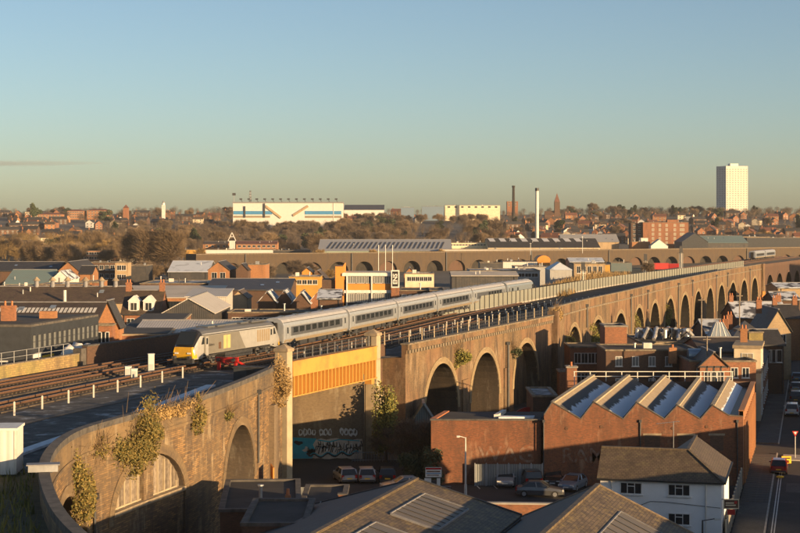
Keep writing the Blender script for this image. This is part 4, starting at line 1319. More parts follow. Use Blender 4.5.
def make_coach(label, q, wins, off=0.0, band=True, cab=False, L=22.7):
    p = T1.at(q, off); a = T1.at(q - 8, off); b = T1.at(q + 8, off)
    d = (b - a).normalized(); mid = (a + b) / 2
    t = thing('railway_coach', label, 'railway coach', (mid.x, mid.y, RAIL + .01), atan2(d.y, d.x), 'silver coaches of the train')
    h = L / 2
    if cab:
        body = loft([(-h, 1.34, 3.84, .95), (-h + .12, 1.37, 3.87, .95), (h - 2.6, 1.37, 3.87, .95), (h - 1.6, 1.36, 3.7, .95), (h - .7, 1.3, 2.9, .9), (h, 1.2, 2.0, .9)])
    else:
        body = loft([(-h, 1.34, 3.84, .95), (-h + .12, 1.37, 3.87, .95), (h - .12, 1.37, 3.87, .95), (h, 1.34, 3.84, .95)])
    bo = body.build('body', ['van silver' if cab else 'coach silver', 'coach roof'], t)
    for s in (-1, 1): MB().box(-h + .1, h - (.1 if not cab else 2.6), s * 1.262 - .03, s * 1.262 + .03, 3.24, 3.31).build('gutter', 'coach band', bo)
    if band: sidebox(t, 'window_band', 'coach band', -h + 2.3, h - 2.3, 1.66, 2.72, .005)
    sidebox(t, 'skirt', 'coach skirt', -h + .3, h - .3, .96, 1.36, .004)
    for (x0, x1) in wins:
        f = sidebox(t, 'window', 'loco black', x0, x1, 1.98, 2.62, .010)
        sidebox(f, 'pane', 'glass', x0 + .06, x1 - .06, 2.03, 2.57, .014)
    for x in ((-h + 1.25, h - 1.25) if not cab else (-h + 1.25,)):
        f = sidebox(t, 'door', 'coach silver', x - .5, x + .5, 1.0, 3.0, .014)
        sidebox(f, 'pane', 'glass', x - .22, x + .22, 2.0, 2.7, .018)
        sidebox(f, 'door_edge', 'coach band', x - .55, x - .5, 1.0, 3.0, .013); sidebox(f, 'door_edge', 'coach band', x + .5, x + .55, 1.0, 3.0, .013)
    for x in ((-8.0, 8.0)): bogie(t, x)
    m = MB()
    for x0, x1, z in ((-5.5, -3.2, .45), (-2.6, -.2, .38), (.6, 3.6, .5), (4.2, 5.6, .42)): m.box(x0, x1, -1.15, 1.15, z, .96)
    m.build('underframe_boxes', 'dark metal', t)
    for s in ((-1, 1) if not cab else (-1,)):
        m = MB().box(s * h - .02 if s < 0 else h, s * h + .02, -.62, .62, 1.1, 3.35) if False else MB().box(min(s * h, s * (h + .32)), max(s * h, s * (h + .32)), -.6, .6, 1.1, 3.3)
        g = m.build('gangway', 'rubber', t)
        MB().tube((s * h, -1.0, 1.06), (s * (h + .45), -1.0, 1.06), .13, n=8).tube((s * h, 1.0, 1.06), (s * (h + .45), 1.0, 1.06), .13, n=8).build('buffer', 'dark metal', t)
        for y0_, y1_ in ((-1.2, -.66), (.66, 1.2)): MB().box(min(s * h, s * (h + .012)), max(s * h, s * (h + .012)), y0_, y1_, 1.05, 3.15).build('end_panel', 'coach silver', t)
    m = MB()
    for k in range(5): m.box(-9 + k * 4.4, -8.2 + k * 4.4, -.3, .3, 3.85, 3.93)
    m.build('roof_vent', 'coach band', t)
    if cab:
        sidebox(t, 'cab_panel', 'loco black', h - 2.6, h - .9, 1.6, 2.8, .012)
    return t
std = [(-8.3 + i * 2.1, -6.75 + i * 2.1) for i in range(8)]
sF = T1.s_at_y(163.5)
place = sF + 20.9
ords = ['first coach behind the locomotive, beside the left bridge pillar', 'second coach behind the locomotive, above the right bridge pillar', 'third coach behind the locomotive', 'fourth coach behind the locomotive, where the pale barrier starts', 'fifth coach behind the locomotive, half hidden by the pale barrier']
for i in range(5):
    w = std if i < 4 else [(-1.0 + k * 1.95, .4 + k * 1.95) for k in range(5)]
    make_coach('silver ' + ords[i], place + 11.5, w)
    place += 23.45
make_coach('blank-sided silver driving van at the far end of the train', place + 11.5, [(-7.5, -6.4), (-3.5, -2.6)], band=False, cab=True, L=21.0)
for k, lab in enumerate(('pale distant coach on the far viaduct near the right edge', 'pale distant coach furthest away at the right edge')):
    make_coach(lab, T1.s_at_y(648) + k * 24, std, -4.5)

# locomotive
p0, p1 = T1.at(sF + 3, 0), T1.at(sF + 17.5, 0)
d = (p1 - p0).normalized(); mid = (p0 + p1) / 2
t = thing('locomotive', 'silver and grey diesel locomotive with a yellow and black front', 'locomotive', (mid.x, mid.y, RAIL + .01), atan2(d.y, d.x))
h = 10.1
def loco_body():
    st = [(-h, 1.05, 1.98, .75), (-h + .18, 1.2, 2.12, .72), (-h + .75, 1.30, 2.95, .72), (-h + 1.25, 1.34, 3.52, .72), (-h + 1.7, 1.355, 3.74, .8), (-h + 2.6, 1.36, 3.82, .95)]
    st += [(-h + 4.5, 1.36, 3.82, .95)]
    st2 = [(-x, a, b, c) for x, a, b, c in st[::-1]]
    m = MB(); rings = []
    for (x, hw, top, bot) in st + st2:
        rings.append([(x, y, z) for y, z in section(hw, top, bot)])
    n = len(rings[0])
    for k, (a, b) in enumerate(zip(rings, rings[1:])):
        end = k < 4 or k > len(rings) - 6
        for i in range(n - 1):
            top = 4 <= i < n - 5
            if end and top: mi = 2
            elif end and (3 <= i < 4 or n - 5 <= i < n - 4): mi = 0
            elif top: mi = 1
            else: mi = 0
            m.add([a[i], b[i], b[i + 1], a[i + 1]], [(0, 1, 2, 3)], mi)
        m.add([a[0], a[-1], b[-1], b[0]], [(0, 1, 2, 3)], 0)
    m.add(rings[0], [tuple(range(n))], 3); m.add(rings[-1], [tuple(range(n - 1, -1, -1))], 3)
    return m
bo = loco_body().build('body', ['loco silver', 'loco roof', 'loco black', 'loco yellow'], t)
# yellow nose and windscreen
for s in (-1, 1):
    m = MB()
    pr = [(s * (h + .10), -1.12, .85), (s * (h + .10), 1.12, .85), (s * (h + .16), 1.06, 1.5), (s * (h + .04), .98, 2.0), (s * (h + .04), -.98, 2.0), (s * (h + .16), -1.06, 1.5)]
    bk = [(s * (h - .55), y * 1.16, z) for _, y, z in pr]
    m.add(pr + bk, [tuple(range(6)) if s < 0 else tuple(range(5, -1, -1))] + [(i, (i + 1) % 6, 6 + (i + 1) % 6, 6 + i) for i in range(6)])
    m.build('nose', 'loco yellow', t)
    w = MB().add([(s * (h - .12), -1.02, 2.18), (s * (h - .12), 1.02, 2.18), (s * (h - 1.18), .95, 3.50), (s * (h - 1.18), -.95, 3.50)], [(0, 1, 2, 3)])
    w.v = [(x + s * .03, y, z + .04) for x, y, z in w.v]
    w.build('windscreen', 'glass', t)
    for y in (-.72, .72):
        MB().box(min(s * (h + .13), s * (h + .19)), max(s * (h + .13), s * (h + .19)), y - .2, y + .2, 1.3, 1.46).build('headlight', 'lens white', t)
        MB().tube((s * (h + .1), y * 1.2, .95), (s * (h + .6), y * 1.2, .95), .18, n=10).build('buffer', 'dark metal', t)
    MB().box(min(s * (h - .3), s * (h + .12)), max(s * (h - .3), s * (h + .12)), -1.1, 1.1, .35, .86).build('snowplough', 'dark metal', t)
def lpanel(name, mat, pts, proud, parent=t):
    """polygon on both flat body sides, pts in (x,z)"""
    m = MB(); n = len(pts)
    for s in (-1,):
        y = s * (1.352 + proud); yi = s * 1.30
        v = [(x, y, z) for x, z in pts] + [(x, yi, z) for x, z in pts]
        f = [tuple(range(n)) if s < 0 else tuple(range(n - 1, -1, -1))] + [(i, n + i, n + (i + 1) % n, (i + 1) % n) for i in range(n)]
        m.add(v, f)
    return m.build(name, mat, parent)
lpanel('side_panel', 'loco grey', [(-h + 1.9, 1.15), (1.2, 1.15), (-.4, 3.05), (-h + 1.9, 3.05)], .012)
lpanel('side_panel', 'loco silver', [(1.25, 1.15), (h - 1.9, 1.15), (h - 1.9, 3.05), (-.35, 3.05)], .012)
lpanel('sill_stripe', 'loco black', [(-h + 1.9, .98), (h - 1.9, .98), (h - 1.9, 1.12), (-h + 1.9, 1.12)], .014)
lpanel('roof_stripe', 'loco black', [(-h + 1.4, 3.08), (h - 1.4, 3.08), (h - 1.4, 3.16), (-h + 1.4, 3.16)], -.03)
for x in (-3.9, -3.05): lpanel('louvre', 'loco cream', [(x, 1.45), (x + .72, 1.45), (x + .72, 2.85), (x, 2.85)], .02)
lpanel('louvre', 'rust', [(-5.0, 1.5), (-4.45, 1.5), (-4.45, 2.2), (-5.0, 2.2)], .02)
for k in range(6): lpanel('louvre', 'coach skirt', [(4.0 + k * .55, 1.6), (4.42 + k * .55, 1.6), (4.42 + k * .55, 2.9), (4.0 + k * .55, 2.9)], .02)
for s in (-1, 1):
    a = -h + 1.35 if s < 0 else h - 1.35 - .62
    lpanel('cab_window', 'glass', [(a, 2.2), (a + .62, 2.2), (a + .62, 2.9), (a + (.35 if s < 0 else 0), 2.9)] if s < 0 else [(a, 2.2), (a + .62, 2.2), (a + .3, 2.9), (a, 2.9)], .014)
    b = -h + 2.25 if s < 0 else h - 2.85
    dr = lpanel('cab_door', 'loco silver', [(b, 1.0), (b + .6, 1.0), (b + .6, 2.95), (b, 2.95)], .02)
    lpanel('pane', 'glass', [(b + .12, 2.15), (b + .48, 2.15), (b + .48, 2.8), (b + .12, 2.8)], .026, dr)
tm = textmesh('lettering', 'chiltern', .42, 'loco black', t, .002)
tm.location = (-6.6, -1.378, 2.05); tm.rotation_euler = (pi / 2, 0, 0)
m = MB()
for x0, x1, w_ in ((-6.2, -4.6, .7), (-4.2, -2.4, .8), (-2.0, .6, .62), (1.2, 3.0, .8), (3.5, 7.2, .95)): m.box(x0, x1, -w_, w_, 3.74, 3.90)
m.build('roof_hatch', 'loco roof', t)
for x in (4.2, 5.3, 6.4): MB().tube((x, 0, 3.9), (x, 0, 3.96), .45, n=14).build('roof_fan', 'dark metal', t)
for x in (-6.6, 6.6): bogie(t, x, 2.7)
MB().box(-3.2, 3.2, -1.2, 1.2, .35, .95).build('fuel_tank', 'dark metal', t)

# ------------------------------------------------------------------ cars
CARM = {}
def car_meshes(kind, col):
    key = (kind, col)
    if key in CARM: return CARM[key]
    # side outline stations: x, lower z, belt z, half width ; roof stations
    if kind == 'hatch': L, W, H, b0, b1, r0, r1, bel = 4.1, 1.74, 1.47, -.95, 1.95, -.25, 1.55, .92
    elif kind == 'estate': L, W, H, b0, b1, r0, r1, bel = 4.6, 1.78, 1.48, -1.05, 2.2, -.3, 1.9, .93
    elif kind == 'suv': L, W, H, b0, b1, r0, r1, bel = 4.6, 1.88, 1.72, -1.15, 2.2, -.45, 2.0, 1.08
    elif kind == 'saloon': L, W, H, b0, b1, r0, r1, bel = 4.5, 1.76, 1.43, -1.0, 1.75, -.2, 1.0, .92
    else: L, W, H, b0, b1, r0, r1, bel = 5.0, 1.95, 2.0, -1.7, 2.4, -1.0, 2.35, 1.15
    m = MB(); rings = []
    st = [(-L / 2, .38, .62, W * .40), (-L / 2 + .12, .3, .72, W * .46), (-L / 2 + .5, .25, .80, W * .495), (b0, .22, bel, W * .5), (0, .22, bel + .02, W * .5), (b1 * .8, .22, bel + .03, W * .5), (L / 2 - .22, .26, bel - .02, W * .485), (L / 2, .36, bel - .16, W * .43)]
    for x, lo, hi, w in st:
        mid = lo + (hi - lo) * .6
        rings.append([(x, -w * .96, lo), (x, -w, mid), (x, -w * .93, hi), (x, 0, hi + .03), (x, w * .93, hi), (x, w, mid), (x, w * .96, lo)])
    n = 7
    for a, b in zip(rings, rings[1:]):
        for i in range(n - 1): m.add([a[i], a[i + 1], b[i + 1], b[i]][::-1], [(0, 1, 2, 3)])
        m.add([a[0], b[0], b[-1], a[-1]], [(0, 1, 2, 3)])
    m.add(rings[0], [tuple(range(n - 1, -1, -1))][::1]); m.add(rings[-1], [tuple(range(n))])
    body = m.mesh('body', col, smooth=False)
    g = MB(); w0, w1 = W * .455, W * .37; zt = H - .05
    bt = [(b0, -w0, bel - .02), (b1, -w0, bel - .02), (b1, w0, bel - .02), (b0, w0, bel - .02)]
    tp = [(r0, -w1, zt), (r1, -w1, zt), (r1, w1, zt), (r0, w1, zt)]
    g.add(bt + tp, [(0, 1, 5, 4), (1, 2, 6, 5), (2, 3, 7, 6), (3, 0, 4, 7), (4, 5, 6, 7)])
    glassm = g.mesh('windows', 'glass')
    r = MB().add([(r0 - .05, -w1 - .02, zt), (r1 + .06, -w1 - .02, zt), (r1 + .06, w1 + .02, zt), (r0 - .05, w1 + .02, zt), (r0 + .15, -w1 * .86, H), (r1 - .1, -w1 * .86, H), (r1 - .1, w1 * .86, H), (r0 + .15, w1 * .86, H)],
                 [(0, 1, 5, 4), (1, 2, 6, 5), (2, 3, 7, 6), (3, 0, 4, 7), (4, 5, 6, 7), (3, 2, 1, 0)])
    for s in (-1, 1):
        for (xb, xt) in ((b0, r0), (b1, r1), ((b0 + b1) / 2 - .1, (r0 + r1) / 2)):
            r.bar((xb, s * (w0 + .012), bel), (xt, s * (w1 + .012), zt), .09, .05)
    roof = r.mesh('roof', col)
    wl_ = MB(); wl_.tube((0, -.1, 0), (0, .1, 0), .32, n=16)
    rim = MB(); rim.tube((0, -.108, 0), (0, .108, 0), .2, n=10)
    CARM[key] = (body, glassm, roof, wl_.mesh('wheel', 'rubber'), rim.mesh('rim', 'galv'), L, W, bel)
    return CARM[key]
BX = {}
def small_box(name, sx, sy, sz, mat):
    k = (name, sx, sy, sz, mat)
    if k not in BX: BX[k] = MB().box(-sx, sx, -sy, sy, -sz, sz).mesh(name, mat)
    return BX[k]
def car(label, x, y, rz, kind, col, z=.004, group='parked cars', name='parked_car', cat='car'):
    """front points to local -x"""
    body, gl, roof, wh, rim, L, W, bel = car_meshes(kind, col)
    t = thing(name, label, cat, (x, y, z), rz, group)
    link('body', body, t); link('windows', gl, t); link('roof', roof, t)
    for sx in (-L / 2 + .82, L / 2 - .8):
        for s in (-1, 1):
            o = link('wheel', wh, t, (sx, s * (W / 2 - .1), .32)); link('rim', rim, o)
    for s in (-1, 1):
        link('headlight', small_box('headlight', .05, .2, .09, 'lens white'), t, (-L / 2 + .07, s * W * .33, .66))
        link('tail_light', small_box('tail_light', .05, .12, .16, 'lens red'), t, (L / 2 - .05, s * W * .38, bel - .2))
        link('mirror', small_box('mirror', .06, .1, .07, col), t, (-.72, s * (W / 2 + .05), bel + .04))
    link('number_plate', small_box('number_plate', .012, .26, .055, 'yellow sign'), t, (L / 2 + .005, 0, .55))
    link('number_plate', small_box('number_plate', .012, .26, .055, 'white paint'), t, (-L / 2 - .005, 0, .5))
    link('bumper', small_box('bumper', .07, W * .4, .09, 'dark metal'), t, (-L / 2 + .02, 0, .36))
    link('bumper', small_box('bumper', .07, W * .42, .09, 'dark metal'), t, (L / 2 - .03, 0, .36))
    return t
def car_at(u, v, label, rz, kind, col, **k):
    x, y = gp(u, v, 0.0)
    return car(label, x, y, rz, kind, col, **k)
A90 = pi / 2
car_at(345, 481, 'silver hatchback parked furthest left, below the graffiti', radians(-75), 'hatch', 'car silver')
car_at(366, 481, 'silver small car parked second from left, below the graffiti', radians(-85), 'hatch', 'car silver')
car_at(387, 481, 'black car parked next to the silver cars, below the leafy tree', radians(-88), 'hatch', 'car black')
car_at(404, 491, 'pale car parked in front of the black one, half hidden by the mossy roof', radians(12), 'saloon', 'car silver')
car_at(457, 481, 'red car parked behind the tall lamp post', radians(8), 'hatch', 'car red')
car_at(506, 485, 'silver estate parked in front of the grey sheet fence, facing forward', radians(84), 'estate', 'car silver')
car_at(530, 485.5, 'black car parked tail-out between the silver estate and the brick corner', radians(-84), 'suv', 'car black')
car_at(554, 485, 'black hatchback parked nose-out below the grey wall lettering', radians(80), 'hatch', 'car black')
car_at(573, 489, 'pale blue saloon parked nose-out beside the white house', radians(66), 'saloon', 'car blue')
car_at(540, 496, 'dark grey car parked behind the low brick wall', radians(172), 'saloon', 'car grey')
SA = radians(90 - 14.5)
car_at(779, 472, 'red hatchback driving along the street, seen from behind', SA + pi, 'hatch', 'car red', name='driving_car', group='cars on the street')
car_at(792, 415, 'white van parked nearest on the right of the street', SA + pi, 'suv', 'car white', name='parked_car', group='cars on the street')
car_at(796, 402, 'dark car parked behind the white van on the street', SA + pi, 'suv', 'car grey', group='cars on the street')
car_at(796, 391, 'pale car parked third in the line on the right of the street', SA + pi, 'estate', 'car silver', group='cars on the street')
car_at(797, 381, 'blue-grey car parked fourth in the line on the right of the street', SA + pi, 'hatch', 'car blue', group='cars on the street')
# ------------------------------------------------------------------ street and car park
SD = Vector((sin(radians(14.5)), cos(radians(14.5)), 0)); SN = Vector((SD.y, -SD.x, 0))    # along the street, to its right
K0 = Vector((30.3, 132.6, 0))
def sp(s, o): return (K0 + SD * s + SN * o)
def band(s0, s1, o0, o1, z0, z1):
    a, b, c, d_ = sp(s0, o0), sp(s0, o1), sp(s1, o1), sp(s1, o0)
    return MB().prism([(a.x, a.y), (b.x, b.y), (c.x, c.y), (d_.x, d_.y)], z0, z1)
struct('road', band(-130, 420, 0, 9.5, -.2, .02), 'road')
struct('road', band(46, 55, -40, 0, -.2, .016), 'road')
struct('pavement', band(-130, 45.8, -2.7, -.16, -.2, .13), 'pavement')
struct('pavement', band(55.2, 420, -2.7, -.16, -.2, .13), 'pavement')
struct('pavement', band(-130, 420, 9.66, 12.4, -.2, .13), 'pavement')
for (a, b, lab) in ((-60, 45.8, 'near'), (55.2, 200, 'far')):
    pm_ = None
    k = a
    t = thing('kerb', 'row of pale kerb stones along the ' + lab + ' left pavement of the street', 'kerb', tuple(sp(a, -.08)))
    km = MB().box(-.08, .08, -.93, .93, -.2, .135).mesh('kerb_stone', 'concrete')
    if lab == 'near': k = -8
    n = 0
    while k < b and n < 45:
        p = sp(k + .95, -.08) - sp(a, -.08)
        link('kerb_stone', km, t, (p.x, p.y, 0), -radians(14.5)); k += 1.9; n += 1
def dash(s0, s1, o, w):
    o_ = band(s0, s1, o - w / 2, o + w / 2, .02, .026).build('road_line', 'off white', None); o_['kind'] = 'structure'
for k in range(30): dash(-20 + k * 6, -16.5 + k * 6, 4.9, .11)
dash(-30, 44, .45, .1); dash(-30, 44, .68, .1)
rr = random.Random(44)
for k in range(12):
    s0 = rr.uniform(-40, 100); o0 = rr.uniform(1, 8); L_ = rr.uniform(1.5, 7); w_ = rr.uniform(.6, 1.8)
    o_ = band(s0, s0 + L_, o0, min(o0 + w_, 9.3), .02, .0235 + .0004 * k).build('road_patch', ('asphalt', 'pavement')[k % 3 == 0], None); o_['kind'] = 'structure'
# paving slabs seen as bars where the pavement widens
t = thing('paving', 'strip of pale slabs on the pavement beside the lit brick wall', 'pavement slabs', tuple(sp(14, -1.4)))
km = MB().box(-1.2, 1.2, -.6, .6, .13, .16).mesh('slab', 'pavement')
for k in range(22):
    p = sp(15 + k * 1.35, -1.42) - sp(14, -1.4); link('slab', km, t, (p.x, p.y, 0), -radians(14.5))
t['kind'] = 'structure'
struct('car_park', MB().prism([(-14, 139), (17, 139), (17, 156.6), (34, 156.5), (34, 150), (17.6, 150), (26, 128), (28, 120), (-14, 118)], -.2, .012) if False else MB().prism([(-11, 120), (27, 120), (33.5, 156.2), (15, 157.5), (-3, 176), (-34, 177), (-34, 158), (-11, 158)], -.2, .012), 'asphalt')
bl = MB().box(-.05, .05, -2.3, 2.3, .012, .018).mesh('bay_line', 'off white')
for i, u in enumerate((493, 518, 542, 566, 476)):
    x, y = gp(u, 485, 0); o = link('bay_line', bl, None, (x, y, 0), .12); o['kind'] = 'structure'

# ------------------------------------------------------------------ sawtooth factory
FX, FY = 14.1, 156.6
e2 = Vector((sin(radians(14.6)), cos(radians(14.6)), 0)); FL = 29.5
t = thing('sawtooth_factory', 'red brick factory with a sawtooth roof beside the street', 'factory', (FX, FY, 0))
prof = [(0, 6.9), (.8, 8.15), (3.6, 6.5), (4.87, 8.15), (7.75, 6.5), (9.1, 8.1), (11.8, 6.5), (13.05, 7.85), (15.3, 6.5), (16.5, 7.85), (18.1, 6.85), (19.5, 6.75)]
front = [(0, -.3)] + prof + [(19.5, -.3)]
v = [(x, 0, z) for x, z in front]
m = MB(); n = len(v)
# front wall as strips so that it is triangulated cleanly
for (xa, za), (xb, zb) in zip(prof, prof[1:]):
    m.add([(xa, 0, -.3), (xb, 0, -.3), (xb, 0, zb), (xa, 0, za), (xa + .1, .38, -.3), (xb + .1, .38, -.3), (xb + .1, .38, zb), (xa + .1, .38, za)], [(0, 1, 2, 3), (3, 2, 6, 7), (7, 6, 5, 4)])
m.build('front_wall', 'factory brick', t)
m = MB()
for (xa, za), (xb, zb) in zip(prof, prof[1:]):
    m.bar((xa, .18, za + .04), (xb, .18, zb + .04), .5, .09)
m.build('gable_coping', 'dark coping', t)
def E(x, s, z): return (x + e2.x * s, e2.y * s, z)
# each slope: painted sunlit strip at the ridge, painted shade below, frost in the valley
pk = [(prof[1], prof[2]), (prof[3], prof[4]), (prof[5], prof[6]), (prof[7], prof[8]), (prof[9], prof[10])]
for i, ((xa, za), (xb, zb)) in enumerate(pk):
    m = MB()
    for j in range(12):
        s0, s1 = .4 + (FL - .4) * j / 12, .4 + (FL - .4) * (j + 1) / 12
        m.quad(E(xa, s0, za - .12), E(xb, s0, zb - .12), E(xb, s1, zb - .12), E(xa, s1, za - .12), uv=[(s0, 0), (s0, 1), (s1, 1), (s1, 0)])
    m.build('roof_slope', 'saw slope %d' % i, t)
for a, b in ((prof[0], prof[1]), (prof[2], prof[3]), (prof[4], prof[5]), (prof[6], prof[7]), (prof[8], prof[9]), (prof[10], prof[11])):
    MB().quad(E(a[0], .4, a[1] - .12), E(b[0], .4, b[1] - .12), E(b[0], FL, b[1] - .12), E(a[0], FL, a[1] - .12)).build('north_light', 'rooflight', t)
for a in (prof[1], prof[3], prof[5], prof[7], prof[9]):
    MB().bar(E(a[0], .2, a[1] - .02), E(a[0], FL, a[1] - .02), .42, .16).build('ridge_cap', 'pale concrete', t)
# right wall, back wall, left wall
m = MB(); b0 = Vector((19.5, 0, 0))
rw = [E(19.5, 0, -.3), E(19.5, FL, -.3), E(19.5, FL, 7.3), E(19.5, 0, 7.3)]
m.quad(*rw); m.quad(*[(p[0] - .4, p[1] + .1, p[2]) for p in rw[::-1]])
m.bar(E(19.32, 0, 7.34), E(19.32, FL, 7.34), .55, .12)
m.build('street_wall', 'orange brick', t)
for k in range(12):
    p = E(19.52, 1.3 + k * 2.4, 0)
    MB().box(-.06, .16, -.3, .3, -.2, 6.3).build('buttress', 'orange brick', t, (p[0], p[1], 0), -radians(14.6))
lw = [E(0, FL, -.3), E(0, 0, -.3), E(0, 0, 6.9), E(0, FL, 6.9)]
MB().quad(*lw).build('left_wall', 'factory brick', t)
MB().quad(E(19.5, FL, -.3), E(0, FL, -.3), E(0, FL, 7.4), E(19.5, FL, 7.4)).build('back_wall', 'brown brick', t)
for x in (-.05, 9.4, 18.9):
    zt_ = 6.2
    MB().tube((x, -.09, 0), (x, -.09, zt_), .06, n=8).box(x - .12, x + .12, -.2, 0, zt_, zt_ + .25).build('downpipe', 'dark metal', t)
for k, x in enumerate((2.2, 5.6, 12.6, 15.9)):
    MB().tube((x, -.05, 5.6 + .15 * (k % 2)), (x, .01, 5.6 + .15 * (k % 2)), .16, n=10).build('tie_plate', 'rust', t)
for k, (x, w_) in enumerate(((10.6, 1.5), (13.9, 1.5), (16.9, 1.3))):
    MB().box(x - w_ / 2, x + w_ / 2, -.012, .05, 3.4, 4.9).build('bricked_opening', 'brown brick', t)
    MB().box(x - w_ / 2 - .15, x + w_ / 2 + .15, -.03, .05, 4.9, 5.1).build('lintel', 'stone', t)
# walkway railing behind the teeth
t2 = thing('roof_railing', 'pale metal railing behind the sawtooth roof ridges', 'railing', (FX + e2.x * (FL + .3), FY + e2.y * (FL + .3), 7.4))
for z in (.55, 1.1): MB().box(-1.5, 17, -.04, .04, z - .04, z + .04).build('rail', 'off white', t2)
rp = MB().box(-.05, .05, -.05, .05, -1, 1.12).mesh('railing_post', 'off white')
for k in range(11): link('railing_post', rp, t2, (-1.4 + k * 1.83, 0, 0))
MB().box(-1.5, 17, .1, 1.2, -.9, -.75).build('walkway', 'dark metal', t2)
# faded lettering on the front wall
for (s, x, sz) in (('AG', -1.6, 2.3), ('RAMS', 3.9, 2.1)):
    o = textmesh('lettering', s, sz, 'old spray', t, .002, bold=.10)
    o.location = (x + .4, -.006, 2.9); o.rotation_euler = (pi / 2, 0, 0)
    q_ = textmesh('lettering_fill', s, sz, 'grey spray', o, .002, bold=.015); q_.location = (0, 0, .008)
    if s == 'AG': AG = o
# low red brick annex left of the factory
LX0, LX1, LY = ux(431, 157.5), FX - .25, 157.2
t = thing('brick_annex', 'low flat-roofed red brick building left of the sawtooth factory', 'building', (LX0, LY, 0))
W = LX1 - LX0
m = MB().prism([(0, 0), (W, 0), (W + 1.6, 7), (1.6, 7)], -.3, 6.3); m.build('wall', 'factory brick', t)
m = MB().prism([(-.1, -.1), (W, -.1), (W, .35), (-.1, .35)], 6.3, 6.45); m.build('parapet', 'dark coping', t)
MB().prism([(-.1, .35), (.5, .35), (2, 7), (1.5, 7)], 6.3, 6.45).build('parapet', 'terracotta', t)
MB().prism([(.6, .4), (W - .1, .4), (W + 1.4, 6.9), (2.1, 6.9)], 6.3, 6.36).build('roof', 'felt roof', t)
MB().prism([(W * .62, .9), (W * .94, .9), (W * .96, 2.0), (W * .64, 2.0)], 6.37, 6.55).build('roof_frost', 'frost', t)
MB().prism([(W * .58, 1.6), (W * .62, 1.6), (W * .72, 5.8), (W * .68, 5.8)], 6.37, 6.7).build('skylight', 'off white', t)
AG.parent = t; AG.location = (W - 2.2, -.006, 2.9)
o = textmesh('lettering', 'W', 2.2, 'old spray', t, .002, bold=.10); o.location = (W - 5.0, -.006, 2.9); o.rotation_euler = (pi / 2, 0, 0)
q_ = textmesh('lettering_fill', 'W', 2.2, 'grey spray', o, .002, bold=.015); q_.location = (0, 0, .008)
# sheet fence
fx0, fx1 = ux(475, 156.2), ux(544, 156.2)
t = thing('sheet_fence', 'grey corrugated sheet fence behind the parked cars', 'fence', (fx0, 156.3, 0))
pm_ = MB().box(.02, 1.08, -.03, .03, .05, 2.15).mesh('panel', 'fence sheet')
pp = MB().box(-.05, .05, -.05, .09, 0, 2.25).mesh('post', 'galv')
k = 0
while k * 1.1 < fx1 - fx0 - 1: link('panel', pm_, t, (k * 1.1, 0, 0)); link('post', pp, t, (k * 1.1, 0, 0)); k += 1
link('post', pp, t, (k * 1.1, 0, 0))
# dark teal shed beside the arch, pale-roofed hut
bld('teal_shed', 'dark teal sheet-metal shed with a pitched roof against the first wide arch', 415, 432, 179, 418, 405, 4, 'y', 'teal sheet', 'teal sheet', cat='shed')
bld('flat_hut', 'dark hut with a frosted flat roof behind the sawtooth front corner', 533, 557, 176, 397, None, 9, 'flat', 'brown brick', 'frosted felt', cat='hut')
# painted round arch door in the third arch
t = thing('mural', 'red and cream painted round mural panel beside the dark hut', 'mural', (ux(528, 180), 180, 0), radians(10))
m = MB(); n = 20
pts = [(2.2 * cos(pi * i / n), 2.6 + 2.4 * sin(pi * i / n)) for i in range(n + 1)]
m.extr([(x, 0, z) for x, z in pts] + [(-2.2, 0, 0), (2.2, 0, 0)], (0, .12, 0)); m.build('panel', 'red paint', t)
m = MB(); pts = [(1.5 * cos(pi * i / n), 2.6 + 1.6 * sin(pi * i / n)) for i in range(n + 1)]
m.extr([(x, -.02, z) for x, z in pts] + [(-1.5, -.02, .4), (1.5, -.02, .4)], (0, .012, 0)); m.build('painted_face', 'cream render', t)

# ------------------------------------------------------------------ white house
HX, HY, W, e = 16.1, 128.6, 9.55, 5.3
rz_h = -radians(14.5); Dh, Dw, rise, hp_ = 5.6, 11.5, 1.95, 2.8
t = thing('white_house', 'white rendered two-storey house with brown tiled roof by the street', 'house', (HX, HY, 0), rz_h)
m = MB()
m.quad((0, 0, -.3), (W, 0, -.3), (W, 0, e), (0, 0, e)); m.quad((W - 5.6, Dh, -.3), (0, Dh, -.3), (0, Dh, e), (W - 5.6, Dh, e))
m.add([(0, Dh, -.3), (0, 0, -.3), (0, 0, e), (0, Dh / 2, e + rise), (0, Dh, e)], [(0, 1, 2, 3, 4)])
m.quad((W, 0, -.3), (W, Dw, -.3), (W, Dw, e), (W, 0, e)); m.quad((W - 5.6, Dw, -.3), (W - 5.6, Dh, -.3), (W - 5.6, Dh, e), (W - 5.6, Dw, e))
m.add([(W, Dw, -.3), (W - 5.6, Dw, -.3), (W - 5.6, Dw, e), (W - hp_, Dw, e + rise), (W, Dw, e)], [(0, 1, 2, 3, 4)])
m.build('wall', 'house render', t)
o_ = .25; eo = e - .12
Dp = (W - hp_, hp_, e + rise + .08); Ap = (W - hp_, Dw + o_, e + rise + .08); Rp = (-o_, hp_, e + rise + .08)
MB().add([(-o_, -o_, eo), (W + o_, -o_, eo), Dp, Rp], [(0, 1, 2, 3)]).build('roof_slope', 'pub tile', t)
MB().add([(W + o_, -o_, eo), (W + o_, Dw + o_, eo), Ap, Dp], [(0, 1, 2, 3)]).build('roof_slope', 'pub tile', t)
MB().add([(W - 5.6, Dh + o_, eo), (-o_, Dh + o_, eo), Rp, Dp], [(0, 1, 2, 3)]).build('roof_slope', 'pub tile', t)
MB().add([(W - 5.6 - o_, Dw + o_, eo), (W - 5.6, Dh + o_, eo), Dp, Ap], [(0, 1, 2, 3)]).build('roof_slope', 'pub tile', t)
